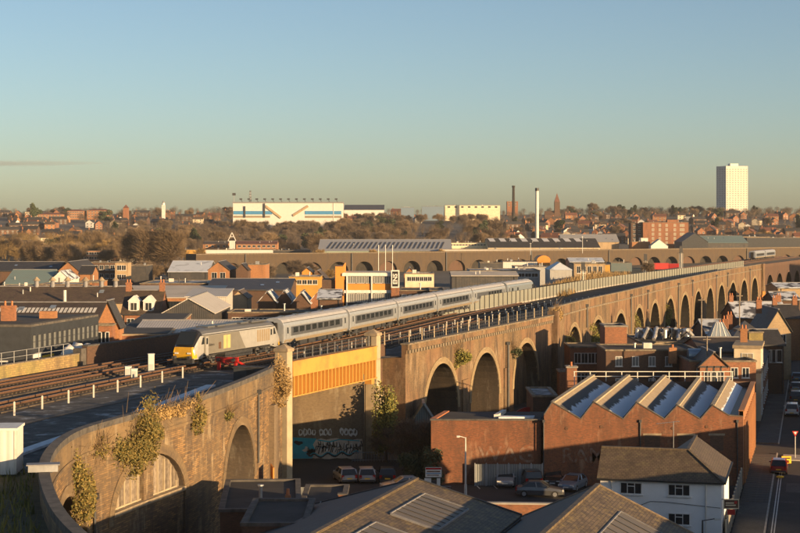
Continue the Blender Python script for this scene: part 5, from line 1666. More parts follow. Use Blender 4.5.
MB().bar((-o_, -o_ - .05, eo - .03), (W + o_, -o_ - .05, eo - .03), .12, .14).bar((W + o_ + .05, -o_, eo - .03), (W + o_ + .05, Dw, eo - .03), .12, .14).build('gutter', 'black', t)
MB().bar(Rp, Dp, .26, .14).bar(Dp, Ap, .26, .14).bar(Dp, (W + o_, -o_, eo + .04), .22, .12).build('ridge_tiles', 'pub tile', t)
cz = cos(rz_h)
for (u, v0, w_, h_) in ((631, 494, 1.75, .95), (679, 496, 1.75, .95), (679, 525, 1.75, .95)):
    dd = 128.6 - .25 * (u - 601) / 117 * 9.3; xl = (ux(u, dd) - HX) / cz
    f = window(t, xl, 0, vz(v0, dd), 0, w_, h_, 'white paint', 'glass', 3, 1)
    MB().box(-.26, .26, -.08, -.03, .62, .68).build('transom', 'white paint', f)
pw = [(3.1, 3.1), (4.0, 3.5), (5.2, 3.5), (9.5, 3.2)]
m = MB()
for a, b in zip(pw, pw[1:]): m.tube((a[0], -.05, a[1]), (b[0], -.05, b[1]), .022, n=5)
m.build('wall_cable', 'dark metal', t)
MB().tube((W - 1.2, -.08, 0), (W - 1.2, -.08, e - .2), .05, n=8).build('downpipe', 'off white', t)
MB().tube((.9, -.08, 0), (.9, -.08, e - .2), .04, n=8).build('downpipe', 'off white', t)
hc = Vector((HX, HY, 0)) + Vector((cos(rz_h), sin(rz_h), 0)) * W
t2 = thing('aerial', 'thin television aerial on the white house roof', 'aerial', (ux(673.5, 131), 131, e + rise))
MB().tube((0, 0, -.2), (0, 0, 2.2), .03, n=6).build('mast', 'galv', t2); MB().tube((-1.4, 0, 2.0), (.5, 0, 2.2), .02, n=5).build('boom', 'galv', t2)
m = MB()
for k in range(8): m.tube((-1.3 + k * .24, -.3, 2.01 + k * .026), (-1.3 + k * .24, .3, 2.01 + k * .026), .012, n=4)
m.build('elements', 'galv', t2)
t2 = thing('hanging_sign', 'brown and cream hanging sign on the street corner of the white house', 'sign', (hc.x + .25, hc.y + .1, vz(508, 126.2)), 0)
MB().box(.0, 1.1, -.05, .05, 0, .62).build('board', 'brown brick', t2); MB().box(-.06, 1.16, -.06, .06, .62, .70).box(-.06, 1.16, -.06, .06, -.08, 0).box(-.06, 0, -.06, .06, 0, .62).box(1.1, 1.16, -.06, .06, 0, .62).build('frame', 'cream render', t2)
MB().box(.1, .75, -.06, -.051, .34, .44).box(.1, .9, -.06, -.051, .16, .26).build('print_bar', 'cream render', t2); MB().box(.8, 1.0, -.06, -.051, .34, .54).build('emblem', 'red paint', t2)
MB().box(.25, .85, -.04, .04, -.55, -.12).build('lower_board', 'red paint', t2); MB().tube((-.5, .1, .66), (1.1, 0, .66), .03, n=6).build('bracket', 'black', t2)
t2 = thing('boundary_fence', 'teal and cream boundary fence between white house and pavement', 'fence', tuple(sp(-6, -2.9)), -radians(14.5))
fm = MB().box(-.05, .05, .02, 1.95, 0, 1.9).mesh('panel', 'fence sheet'); fp_ = MB().box(-.08, .08, -.08, .08, 0, 2.05).mesh('post', 'cream render')
for k in range(14): link('panel', fm, t2, (0, k * 2, 0)); link('post', fp_, t2, (0, k * 2, 0))
link('post', fp_, t2, (0, 28, 0))

# ------------------------------------------------------------------ foreground sheds
RD = Vector((sin(radians(17)), cos(radians(17)), 0)); RN = Vector((RD.y, -RD.x, 0))
def shed(label, far, hw, zr, ze, length, mat, lights, verge):
    """pitched roof: far ridge end, half width, ridge and eaves height; ridge runs towards the camera"""
    t = thing('tiled_shed', label, 'building', (far[0], far[1], 0), -radians(17))
    m = MB()
    m.box(-hw, hw, -length, -.15, -.3, ze)
    m.add([(-hw, -.15, ze), (hw, -.15, ze), (0, -.15, zr)], [(0, 2, 1)]); m.add([(-hw, -length, ze), (hw, -length, ze), (0, -length, zr)], [(0, 1, 2)])
    m.build('wall', 'brown brick', t)
    for s, nm in ((1, 'right'), (-1, 'left')):
        q = [(0, -length - .2, zr + .1), (s * (hw + .2), -length - .2, ze + .1), (s * (hw + .2), .1, ze + .1), (0, .1, zr + .1)]
        mm = MB().quad(*(q[::-1] if s < 0 else q)); mm.quad(*[(x, y, z - .12) for x, y, z in (q if s < 0 else q[::-1])]); mm.build('roof_slope', mat if s > 0 else 'shaded slate', t)  # left slope takes a darker slate, its shade painted in
    MB().bar((0, -length - .2, zr + .14), (0, .1, zr + .14), .34, .16).build('ridge_tiles', 'mossy tile', t)
    for s in (-1, 1): MB().bar((0, .12, zr + .08), (s * (hw + .2), .12, ze + .08), .12, .2).build('verge_board', verge, t)
    sl = (ze - zr) / hw
    for (x0, x1, y0, y1) in lights:
        z = lambda x: zr + .1 + sl * abs(x)
        f = MB(); f.quad((x0, y0, z(x0) + .10), (x1, y0, z(x1) + .10), (x1, y1, z(x1) + .10), (x0, y1, z(x0) + .10))
        o = f.build('rooflight', 'rooflight', t)
        f = MB()
        for (a, b) in (((x0, y0), (x1, y0)), ((x1, y0), (x1, y1)), ((x1, y1), (x0, y1)), ((x0, y1), (x0, y0))):
            f.bar((a[0], a[1], z(a[0]) + .08), (b[0], b[1], z(b[0]) + .08), .1, .14)
        f.build('rooflight_frame', 'lead', o)
        nb = 7
        for k in range(1, nb):
            yy = y0 + (y1 - y0) * k / nb
            MB().bar((x0, yy, z(x0) + .12), (x1, yy, z(x1) + .12), .05, .05).build('glazing_bar', 'dark metal', o)
    return t
p = gp(416, 480.5, 8.0)
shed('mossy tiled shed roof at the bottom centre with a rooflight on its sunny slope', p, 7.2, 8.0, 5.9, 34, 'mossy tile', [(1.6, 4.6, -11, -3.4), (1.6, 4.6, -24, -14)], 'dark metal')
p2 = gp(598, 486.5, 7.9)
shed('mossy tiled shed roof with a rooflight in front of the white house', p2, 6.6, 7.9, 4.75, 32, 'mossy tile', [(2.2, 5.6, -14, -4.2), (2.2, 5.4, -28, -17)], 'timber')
# valley gutter and low wall between them
a = Vector((p[0], p[1], 0)) + RN * 7.35; b = Vector((p2[0], p2[1], 0)) - RN * 6.75
t = thing('valley_gutter', 'pale lead valley gutters between the two mossy sheds', 'gutter', (a.x, a.y, 0), -radians(17))
gw = (b - a).dot(RN)
MB().box(.1, max(gw, .6), -34, -.5, 5.5, 5.62).build('lining', 'lead', t)
MB().box(.0, .14, -34, -.5, 5.62, 5.9).box(max(gw, .6) - .1, max(gw, .6) + .04, -34, -.5, 5.62, 5.9).build('upstand', 'dark metal', t)
x0, y0 = ux(482, 116), 116
t = thing('low_brick_wall', 'low brick wall with pale coping behind the mossy sheds', 'wall', (x0, y0, 0), radians(-4))
MB().box(0, 5.2, 0, .35, -.3, 5.3).build('wall', 'red brick', t); MB().box(-.05, 5.25, -.08, .43, 5.3, 5.42).build('coping', 'concrete', t)
x0, y0 = ux(352, 121), 121
t = thing('low_brick_wall', 'short sunlit orange brick wall beside the left verge of the mossy shed', 'wall', (x0, y0, 0), radians(3))
MB().box(0, 2.0, 0, .4, -.3, vz(496, 121)).build('wall', 'orange brick', t); MB().box(-.05, 2.05, -.06, .46, vz(496, 121), vz(496, 121) + .1).build('coping', 'coping', t)
# low dark roofs below the near wall
def flatroof(label, u0, u1, d, v, depth, mat='felt roof', wall='brown brick', yaw=0.0):
    return bld('low_outbuilding', label, u0, u1, d, v, None, depth, 'flat', wall, mat, yaw=yaw, parapet='dark coping', cat='outbuilding', group='low outbuildings by the near wall')
flatroof('low flat-roofed outbuilding at the foot of the near arch', 220, 300, 112, 512, 13, yaw=radians(4))
flatroof('lower flat-roofed outbuilding in front, at the bottom edge', 242, 306, 101, 526, 9)
flatroof('flat-roofed outbuilding with a pipe, right of the arch outbuilding', 300, 344, 118, 507, 9)
x, y = ux(286, 113), 115
t = thing('chimney_stack', 'small red chimney pot on the low outbuilding roof', 'chimney', (x, y, vz(512, 112)))
MB().box(-.2, .2, -.2, .2, 0, .7).build('stack', 'red brick', t); MB().tube((0, 0, .7), (0, 0, 1.15), .14, .11, 8).build('pot', 'terracotta', t)
x, y = ux(342.5, 120), 120
t = thing('chimney_stack', 'dark red stub chimney near the grey fence', 'chimney', (x, y, vz(509, 120)))
MB().box(-.3, .3, -.3, .3, 0, 1.1).build('stack', 'red brick', t); MB().box(-.36, .36, -.36, .36, 1.1, 1.2).build('cap', 'dark coping', t)
# ladder
x, y = ux(309, 110), 110
t = thing('ladder', 'pale metal ladder leaning on the low outbuilding', 'ladder', (x, y, vz(525, 110)))
a0, a1 = Vector((0, 0, 0)), Vector((.75, 1.6, 1.35))
for s in (0, .45): MB().tube(a0 + Vector((s, 0, 0)), a1 + Vector((s, 0, 0)), .035, n=6).build('stile', 'galv', t)
for k in range(6):
    c = a0.lerp(a1, (k + .5) / 6); MB().tube(c, c + Vector((.45, 0, 0)), .02, n=5).build('rung', 'galv', t)
# palisade and grey sloping sheet fence by the underpass
xa, ya = gp(292, 502, 0); xb, yb = gp(328, 486, 0)
t = thing('sheet_fence', 'grey sheet-metal fence with a sunlit triangle near the left pillar', 'fence', (ux(290, 141), 141, 0), radians(6))
pm_ = MB().box(.02, .58, -.03, .03, .05, 2.4).mesh('panel', 'fence sheet')
for k in range(6): link('panel', pm_, t, (k * .6, 0, 0))
MB().box(0, 3.6, .03, .12, .4, .5).box(0, 3.6, .03, .12, 1.9, 2.0).build('rail', 'galv', t)
for k in (0, 3.6): MB().box(k - .07, k + .07, .0, .14, 0, 2.5).build('post', 'concrete', t)
# pedestrian railings in front of the abutment
t = thing('guard_rail', 'metal guard rail along the footpath under the graffiti', 'railing', (ux(352, 172), 172, 0), radians(6))
MB().tube((0, 0, 1.05), (8.4, 0, 1.05), .035, n=6).tube((0, 0, .2), (8.4, 0, .2), .03, n=6).build('rail', 'galv', t)
pb = MB().tube((0, 0, 0), (0, 0, 1.05), .02, n=5).mesh('baluster', 'galv')
for k in range(29): link('baluster', pb, t, (k * .3, 0, 0))
t = thing('guard_rail', 'metal guard rail by the car park sign', 'railing', (ux(402, 150), 150, 0), radians(-3))
MB().tube((0, 0, 1.05), (4.6, 0, 1.05), .035, n=6).tube((0, 0, .3), (4.6, 0, .3), .03, n=6).build('rail', 'galv', t)
for k in range(10): link('baluster', pb, t, (k * .5, 0, 0))
# car park sign
t = thing('car_park_sign', 'white car park notice boards with red header beside the mossy roof', 'sign', (ux(433.5, 148), 148, 0))
for x in (-.62, .62): MB().box(x - .05, x + .05, 0, .1, 0, 3.1).build('post', 'dark metal', t)
b = MB().box(-.75, .75, -.04, 0, 2.2, 3.1).build('board', 'white paint', t)
MB().box(-.72, .72, -.05, -.041, 2.9, 3.06).build('header', 'lens red', b); MB().box(-.62, .62, -.05, -.041, 2.66, 2.78).box(-.6, .5, -.05, -.041, 2.34, 2.42).build('print_bar', 'grey spray', b); MB().box(-.68, .66, -.05, -.041, 2.5, 2.58).build('print_bar', 'blue panel', b)
for x0, x1 in ((-.85, -.22), (.3, .62)): MB().box(x0, x1, -.04, 0, 1.4, 2.1).build('board', 'white paint', t)
MB().box(-.2, .25, -.06, .1, .1, 1.9).build('pay_machine', 'dark paint', t)
for u in (430.3, 434.7):
    x = ux(u, 147); o = thing('bollard', 'yellow bollard ' + ('left' if u < 432 else 'right') + ' of the pair below the car park sign', 'bollard', (x, 147, 0), 0, 'yellow bollards')
    MB().tube((0, 0, 0), (0, 0, 1.0), .1, n=10).build('post', 'yellow sign', o); MB().tube((0, 0, 1.0), (0, 0, 1.05), .1, .04, n=10).build('cap', 'yellow sign', o)

# lamp posts
def lamp(label, x, y, h, arm, mat='off white', rz=0.0):
    t = thing('lamp_post', label, 'lamp post', (x, y, 0), rz, 'lamp posts')
    MB().tube((0, 0, 0), (0, 0, h), .11, .06, 10).build('column', mat, t)
    MB().tube((0, 0, 0), (0, 0, 1.2), .15, .13, 10).build('base', mat, t)
    MB().tube((0, 0, h - .05), (arm, 0, h + .1), .04, n=8).build('arm', mat, t)
    MB().box(min(arm, arm * 1.5), max(arm, arm * 1.5), -.15, .15, h, h + .16).build('lantern', 'off white', t)
x, y = gp(465.5, 497, 0)
lamp('tall pale lamp post standing in the car park', x, y, 5.6, -.55)
x, y = sp(-.5, -1.6).x, sp(-.5, -1.6).y
lamp('pale lamp post behind the street corner of the white house', ux(720, 137), 137, vz(466, 137), .6, 'galv')
lamp('dark lamp post in front of the white house at the bottom edge', ux(702.5, 121), 121, vz(520, 121), .9, 'dark metal')
t = thing('utility_box', 'grey electrical cabinet on a pole beside the white house corner', 'cabinet', (ux(720.5, 136.4), 136.4, vz(500, 136)))
MB().box(-.25, .25, -.2, .2, 0, .9).build('body', 'galv', t); MB().box(-.28, .28, -.23, .23, .9, .95).build('lid', 'lead', t); MB().box(-.04, .04, .1, .18, -4.5, 0).build('pole', 'galv', t)

# signs at the junction
p = sp(43.5, 1.9)
struct('traffic_island', band(42, 46, .6, 3.6, .0, .14), 'concrete')
t = thing('traffic_sign', 'red triangular road sign on a grey post at the junction', 'sign', (p.x, p.y, .1))
MB().tube((0, 0, 0), (0, 0, 2.9), .05, n=8).build('post', 'galv', t)
MB().extr([(-.34, -.08, 2.95), (.34, -.08, 2.95), (0, -.08, 2.36)], (0, .03, 0)).build('plate', 'red paint', t)
MB().extr([(-.17, -.09, 2.87), (.17, -.09, 2.87), (0, -.09, 2.57)], (0, .008, 0)).build('plate_centre', 'white paint', t)
p = sp(36, 1.1)
t = thing('diversion_sign', 'yellow temporary road sign standing on the pavement edge', 'sign', (p.x, p.y, .1))
MB().box(-.5, .5, -.03, .03, .5, 1.25).build('board', 'yellow sign', t); MB().box(-.38, .38, -.042, -.031, .98, 1.1).box(-.38, .25, -.042, -.031, .7, .82).build('print_bar', 'black', t)
for x in (-.45, .45): MB().bar((x, .3, 0), (x, 0, .6), .05, .05).build('leg', 'dark metal', t)
p = sp(29, .6)
t = thing('sandbag', 'small orange sandbag on the kerb beyond the red hatchback', 'sandbag', (p.x, p.y, .1))
m = MB(); n = 10
for j in range(6):
    for i in range(n):
        a = 2 * pi * i / n; b_ = pi * j / 5; m.v.append((.42 * cos(a) * sin(b_), .26 * sin(a) * sin(b_), .14 - .14 * cos(b_)))
for j in range(5):
    for i in range(n): m.f.append((j * n + i, j * n + (i + 1) % n, (j + 1) * n + (i + 1) % n, (j + 1) * n + i)); m.m.append(0)
m.build('bag', 'yellow sign', t, smooth=True)

# ------------------------------------------------------------------ buildings between factory and viaduct
tw = bld('brick_stack', 'tall square red brick tower block standing in front of the long viaduct', 605, 627, 222, 327, None, 5.5, 'flat', 'red brick', 'felt roof', parapet='grey stone', cat='tower')
bld('brick_range', 'red brick range with parapet left of the square brick tower', 570, 606, 229, 348, None, 8, 'flat', 'red brick', 'felt roof', win=(2, 4, 1.0, 1.5), cat='building')
bld('brick_range', 'long dark brick range behind the sawtooth roof', 606, 698, 211, 351, None, 10, 'flat', 'brown brick', 'felt roof', win=(3, 5, .9, 1.3), cat='building', wk={'pane': 'pale glass'})
t = bld('brick_pier', 'narrow brick stack with a small pot left of the sawtooth roof', 567, 577, 196, 368, None, 1.6, 'flat', 'red brick', 'grey stone', parapet='grey stone', cat='chimney')
MB().tube((.6, .8, DIM[t.name][1]), (.6, .8, DIM[t.name][1] + .7), .16, .12, 8).build('pot', 'terracotta', t)
bld('brick_pier', 'plain brick stair tower beside the filled third arch', 559, 567, 222, 372, None, 3, 'flat', 'red brick', 'grey stone', parapet='grey stone', cat='tower')
# plant roof with ducts
t = bld('plant_building', 'flat-roofed building carrying tangled silver ducts behind the dark range', 640, 702, 232, 343, None, 16, 'flat', 'cream render', 'felt roof', win=(1, 9, 1.1, .8), cat='building', wk={'pane': 'glass', 'frame': 'dark paint', 'sill': False})
Wp, hp, _ = DIM[t.name]
rr = random.Random(3)
dk = thing('roof_duct', 'tangle of silver ventilation ducts on the flat roof before the viaduct', 'duct', (t.location.x, t.location.y, hp))
for k in range(11):
    x = .5 + k * (Wp - 1) / 11
    pts = [Vector((x + rr.uniform(-.4, .4), 5 + rr.uniform(-2, 3), .3)), Vector((x + rr.uniform(-.3, .8), 5 + rr.uniform(-1, 3), 1.3 + rr.uniform(0, .5))), Vector((x + 1.2 + rr.uniform(-.4, .4), 8 + rr.uniform(-2, 2), 1.1 + rr.uniform(0, .4))), Vector((x + 1.6, 9, .3))]
    m = MB()
    for a, b in zip(pts, pts[1:]): m.tube(a, b, .28, n=8)
    m.build('duct', 'duct', dk)
MB().box(.3, Wp - .3, 6.9, 7.0, 1.75, 1.85).build('pipe_rail', 'rust', dk)
for k in range(7): MB().box(.4 + k * (Wp - 1) / 6, .5 + k * (Wp - 1) / 6, 6.9, 7.0, 0, 1.8).build('frame_post', 'off white', dk)
tk = thing('water_tank', 'blue-grey roof tank with pale end on the dark brick range', 'tank', (ux(697, 209), 209, vz(365, 209)))
MB().tube((-1.2, 0, 1.3), (1.2, 0, 1.3), .85, n=18).build('shell', 'car blue', tk); MB().box(-1, 1, -.6, .6, 0, .5).build('cradle', 'dark metal', tk); MB().box(-.6, .6, -.8, .8, -2.2, 0).build('housing', 'car blue', tk)
tk = thing('tank_stack', 'small orange-topped brick stack on the dark range roof', 'chimney', (ux(672.5, 210), 210, vz(352, 210)))
MB().box(-.5, .5, -.4, .4, -1.5, .6).build('stack', 'orange brick', tk); MB().tube((0, 0, .6), (0, 0, 1.0), .15, n=8).build('pot', 'terracotta', tk)
# slate roofed hall with glass lantern
t = bld('slate_hall', 'hall with a brown slate roof and a glass lantern by the street', 702, 748, 214, 352, 338, 14, 'x', 'red brick', 'brown tile', cat='hall')
W_, h_, g_ = DIM[t.name]
l = thing('roof_lantern', 'pyramid glass roof lantern with white bars on the slate hall', 'roof lantern', (t.location.x + W_ * .66, t.location.y + 9, h_ + .7))
b4 = [(-1.6, -1.4), (1.6, -1.4), (1.6, 1.4), (-1.6, 1.4)]; t4 = [(-.5, -.3), (.5, -.3), (.5, .3), (-.5, .3)]
m = MB().add([(x, y, .4) for x, y in b4] + [(x, y, 2.7) for x, y in t4], [(0, 1, 5, 4), (1, 2, 6, 5), (2, 3, 7, 6), (3, 0, 4, 7), (4, 5, 6, 7)]); m.build('glazing', 'skylight', l)
m = MB()
for i in range(4):
    a, b = b4[i], b4[(i + 1) % 4]; c, d_ = t4[i], t4[(i + 1) % 4]
    for k in range(5):
        f = k / 4; m.bar((a[0] + (b[0] - a[0]) * f, a[1] + (b[1] - a[1]) * f, .42), (c[0] + (d_[0] - c[0]) * f, c[1] + (d_[1] - c[1]) * f, 2.73), .1, .08)
m.build('glazing_bars', 'white paint', l); MB().box(-1.7, 1.7, -1.5, 1.5, -.6, .4).build('kerb', 'lead', l)
bld('brick_frontage', 'red brick building with dark timber bands in front of the slate hall', 690, 756, 203, 362, None, 9, 'flat', 'red brick', 'felt roof', win=(2, 5, .95, 1.3), cat='building', side=3)
t = bld('brick_gable', 'small red brick gabled house end rising from the brick frontage', 700, 728, 201.5, 366, 353, 8, 'y', 'red brick', 'brown tile', win=(1, 3, 1.0, 1.3), cat='house')
for k in (.25, .5, .75):
    MB().box(DIM[t.name][0] * k - .08, DIM[t.name][0] * k + .08, -.06, 0, 0, DIM[t.name][1]).build('timber_post', 'dark paint', t)
MB().box(0, DIM[t.name][0], -.06, 0, DIM[t.name][1] - .2, DIM[t.name][1]).build('timber_beam', 'dark paint', t)
t = bld('dutch_gable_hall', 'hall with a sloping blue slate roof and shaped gable below the viaduct', 707, 727, 246, 334, 320, 12, 'x', 'brown brick', 'frosty slate', cat='hall')
# lit corner building with shop window, on the street
t = thing('corner_building', 'cream stone corner building with a bright window on the street', 'building', tuple(sp(77, -6.2)), -radians(14.5))
MB().box(0, 3.4, 0, 9, -.3, 9.4).build('wall', 'cream render', t); MB().box(-.2, 3.6, -.2, 9.2, 9.4, 9.8).build('cornice', 'stone', t)
MB().box(-.1, 3.5, -.1, 9.1, 6.2, 6.5).build('string_course', 'stone', t)
for z in (.8, 3.6, 6.9):
    windows_on(t, (0, 0), (3.4, 0), [z], 1, 1.5, 1.9, pane='curtain glass'); windows_on(t, (3.4, 0), (3.4, 9), [z], 3, 1.1, 1.9, pane='curtain glass')
chimney(t, (1.0, 6, 9.6), 2.0, 'orange brick')
t = thing('shop_banner', 'green and white shop banner on the lit corner building', 'banner', tuple(sp(76.6, -4.4)), -radians(14.5))
MB().box(-.5, .5, -.06, .06, 3.4, 6.2).build('cloth', 'green panel', t); MB().box(-.55, .55, -.08, .08, 6.2, 6.3).box(-.55, .55, -.08, .08, 3.3, 3.4).build('batten', 'white paint', t)
# terrace continuing along the street
sc = [(88, 'red brick', 'dark slate', 'brick terrace house with dark roof just beyond the lit corner building'), (99, 'orange brick', 'dark slate', 'orange brick terrace house second beyond the lit corner building'), (110, 'red brick', 'brown tile', 'brown-roofed brick terrace house third beyond the lit corner building'), (122, 'cream render', 'dark slate', 'cream rendered terrace house fourth beyond the lit corner building')]
for s, wm, rm, lab in sc:
    t = thing('terrace_house', lab, 'house', tuple(sp(s, -11.5)), -radians(14.5), 'terrace houses along the street')
    walls_obj(t, 8.7, 10.6, 6.6, wm, 'y', 3.0); roof_obj(t, 8.7, 10.6, 6.6, 'y', 3.0, rm)
    windows_on(t, (8.7, 0), (8.7, 10.6), [1.0, 4.2], 3, 1.0, 1.5); windows_on(t, (0, 0), (8.7, 0), [4.2], 3, 1.0, 1.5)
    chimney(t, (2.2, 5, 8.6), 2.4)
# roofs between hall and viaduct
def house(label, u0, u1, d, ve, vr, depth, roof, wall, rm, **k): return bld('house', label, u0, u1, d, ve, vr, depth, roof, wall, rm, cat='house', **k)
house('wide house with frosted slate roof and dark chimneys below the far arches', 737, 790, 330, 318, 302, 16, 'x', 'brown brick', 'frosty slate', chim=2)
house('tan gabled house with small chimney pots by the street end', 766, 791, 262, 330, 310, 12, 'y', 'buff brick', 'dark slate', win=(1, 2, 1.0, 1.4), chim=1)
house('dark hip-roofed house with white windows by the street', 757, 784, 240, 345, 330, 10, 'x', 'brown brick', 'dark slate', win=(1, 3, 1.6, 1.9))
house('small yellow-brick block with flat roof right of the glass lantern', 749, 763, 236, 333, None, 6, 'flat', 'yellow stone', 'felt roof')
house('orange brick wall end behind the glass lantern', 738, 748, 240, 331, None, 3, 'flat', 'orange brick', 'felt roof')
house('low dark house with frosted roof by the far arches', 775, 800, 380, 300, 292, 12, 'x', 'brown brick', 'frosty slate')
house('tall-chimneyed brick house behind the tan gable', 780, 802, 300, 318, 305, 10, 'x', 'orange brick', 'dark slate', chim=2)
house('long pale frosted roof at the foot of the shaded arches', 778, 830, 430, 288, 283, 14, 'x', 'buff brick', 'frosty slate')
t = thing('orange_skip', 'small sunlit orange plant on a roof below the shaded arches', 'machine', (ux(771, 395), 395, vz(299, 395)))
MB().box(-2.4, 2.4, -.8, .8, 0, 1.0).build('body', 'orange panel', t); MB().box(.4, 1.9, -.7, .7, 1.0, 2.0).build('cab', 'yellow panel', t); MB().box(-2.2, -1.5, -.5, .5, 1.0, 1.9).build('hopper', 'orange panel', t); MB().box(-3, 3, -2, 2, -vz(299, 395), -.02).build('roof_plinth', 'brown brick', t)
# poles
for i, (u, v0, v1, d, lab) in enumerate(((701.5, 352, 297, 235, 'tall thin pole beside the roof ducts'), (739.5, 340, 293, 250, 'tall thin pole behind the glass lantern'), (707, 400, 336, 203, 'thin vent pipe on the brick frontage'))):
    t = thing('utility_pole', lab, 'pole', (ux(u, d), d, 0))
    MB().tube((0, 0, 0), (0, 0, vz(v1, d)), .12, .08, 8).build('shaft', 'grey timber', t); MB().box(-.5, .5, -.05, .05, vz(v1, d) - .5, vz(v1, d) - .38).build('crossarm', 'grey timber', t)

# ------------------------------------------------------------------ buildings across the street (unseen, added and sized for the shade they cast)
rr = random.Random(9)
s = -110; k = 0
cl = ['red brick', 'brown brick', 'orange brick', 'buff brick', 'white render']
ordn = ['first', 'second', 'third', 'fourth', 'fifth', 'sixth', 'seventh', 'eighth', 'ninth', 'tenth', 'eleventh', 'twelfth', 'thirteenth', 'fourteenth', 'fifteenth', 'sixteenth', 'seventeenth']
rowb = [(-110, 12, 8.6), (-98, 12, 8.4), (-86, 12, 8.7), (-74, 12, 8.4), (-62, 12, 8.6), (-50, 12, 8.6), (-38, 22.4, 8.5), (-15.5, 13.4, 3.4), (-2.0, 12, 8.5), (10.1, 12, 8.0), (47, 14, 8.0), (61, 20, 9.0), (81, 24, 9.5), (105, 24, 9.5), (129, 30, 10), (159, 30, 10)]  # heights and gaps shaped for the shadows they throw
for k, (s, L_, hh) in enumerate(rowb):
    t = thing('shade_building', ordn[k] + ' unseen building across the street, added for its shade', 'building', tuple(sp(s, 12.8)), -radians(14.5))
    MB().box(0, 10, 0, L_ - .02, -.3, hh).build('wall', cl[k % 5], t); MB().box(.2, 9.8, .2, L_ - .2, hh, hh + .08).build('roof', 'felt roof', t)
    windows_on(t, (0, L_), (0, 0), [1.0, 4.3] if hh > 6 else [.8], 4, 1.1, 1.6)
t = thing('warehouse', 'unseen tall warehouse block added to shade the far arches', 'warehouse', (222, 470, 0), radians(-38))  # invented block out of view, put in for its shadow
MB().box(0, 90, 0, 30, -.3, 27).build('wall', 'brown brick', t); MB().box(.5, 89.5, .5, 29.5, 27, 27.2).build('roof', 'felt roof', t)
windows_on(t, (0, 0), (90, 0), [3, 8, 13, 18], 14, 2.0, 2.6)
# ------------------------------------------------------------------ left middle ground beyond the tracks
# dark building with sign
t = thing('dark_works', 'dark painted works building with white signs at the left edge', 'building', (-47.5, 171, 0))
fp = [(-6, 0), (8.1, 0), (11.6, 19.5), (-6, 19.5)]
MB().prism(fp, -.3, 14.6).build('wall', 'dark paint', t)
MB().prism([(x * 1.005 - .05, y - .1) for x, y in fp], 14.6, 14.85).build('parapet', 'dark coping', t)
MB().prism([(-5.5, .5), (7.6, .5), (10.9, 19), (-5.5, 19)], 14.85, 14.9).build('roof', 'felt roof', t)
for z in (12.2, 9.0): windows_on(t, fp[1], fp[2], [z], 14, .85, 1.5, frame='dark paint', pane='pale glass', nx=1, ny=2, sill=False)
window(t, 1.0, 0, 11.6, 0, 2.4, 1.5, 'off white', 'glass', 4, 3, False)
MB().box(-4, 5.6, -.08, 0, 10.1, 11.0).build('sign_board', 'off white', t)
rg = random.Random(2)
x = -3.6
while x < 5.2:
    w_ = rg.uniform(.2, .5); MB().box(x, x + w_, -.09, -.081, 10.25 + rg.choice((0, 0, .15)), 10.85).build('sign_mark', 'dark paint', t); x += w_ + rg.uniform(.1, .2)
d_ = Vector((3.5, 19.5, 0)).normalized(); a_ = atan2(d_.y, d_.x)
o = MB().box(.4, 2.6, -.08, 0, 9.9, 11.7).build('sign_board', 'white paint', t, (8.1, 0, 0), a_)
MB().box(.6, 2.2, -.09, -.081, 11.0, 11.2).box(.6, 1.5, -.09, -.081, 10.5, 10.75).box(1.9, 2.4, -.09, -.081, 10.2, 10.5).build('sign_mark', 'dark paint', o)
MB().box(2.9, 6.0, -.08, 0, 11.05, 11.3).build('sign_stripe', 'yellow sign', t, (8.1, 0, 0), a_)
c = chimney(t, (4.2, 6, 14.7), 1.9, 'red brick', 1.5, 1.0, 2)
MB().box(-.9, .9, -.6, .6, 14.9, 15.7).build('roof_hut', 'orange brick', t, (7.5, 11, 0))
# brick gabled works
t = bld('gabled_works', 'works with a tall orange sunlit brick gable beside the dark building', 97, 119, 197, 325, 301.5, 3.5, 'y', 'orange brick', 'dark slate', win=(1, 1, .6, 1.2), cat='building')
t = bld('brick_range', 'two-storey brick range with pale bands running back from the orange gable', 95, 112, 194.5, 326, None, 2.2, 'flat', 'red brick', 'felt roof', win=(2, 2, 1.0, 1.4), cat='building')
t = thing('brick_range', 'long brick range with blue doors receding behind the low trackside wall', 'building', (ux(112, 199), 199, 0), radians(4))
MB().box(0, 7, 0, 46, -.3, 11.7).build('wall', 'red brick', t); MB().box(-.1, 7.1, -.1, 46.1, 11.7, 11.9).build('parapet', 'stone', t); MB().box(6.9, 7.06, 0, 46, 9.2, 9.45).build('band_course', 'stone', t); MB().box(.2, 6.8, .3, 45.7, 11.9, 11.95).build('roof', 'felt roof', t)
windows_on(t, (7, 0), (7, 46), [9.7], 9, 1.4, 1.5, pane='pale glass'); windows_on(t, (7, 0), (7, 46), [6.2], 9, 1.2, 2.2, frame='blue panel', sill=False)
# dormer house
t = bld('dormer_house', 'brick house with two white dormers and end chimneys', 122, 159, 255, 314, 291, 10, 'x', 'red brick', 'brown tile', win=(2, 3, 1.2, 1.7), cat='house', chim=2)
W_, h_, g_ = DIM[t.name]
for k in (.3, .7):
    dm = MB(); x = W_ * k
    dm.box(x - .85, x + .85, .6, 3.2, h_ + .2, h_ + 2.0); dm.extr([(x - 1.0, .5, h_ + 2.0), (x + 1.0, .5, h_ + 2.0), (x, .5, h_ + 2.9)], (0, 3.2, 0))
    o = dm.build('dormer', 'white paint', t); window(t, x, .6, h_ + .5, 0, 1.1, 1.3, name='dormer_window')
MB().box(W_ - .3, W_ + .1, -.1, .1, 0, h_).build('corner_pilaster', 'off white', t)
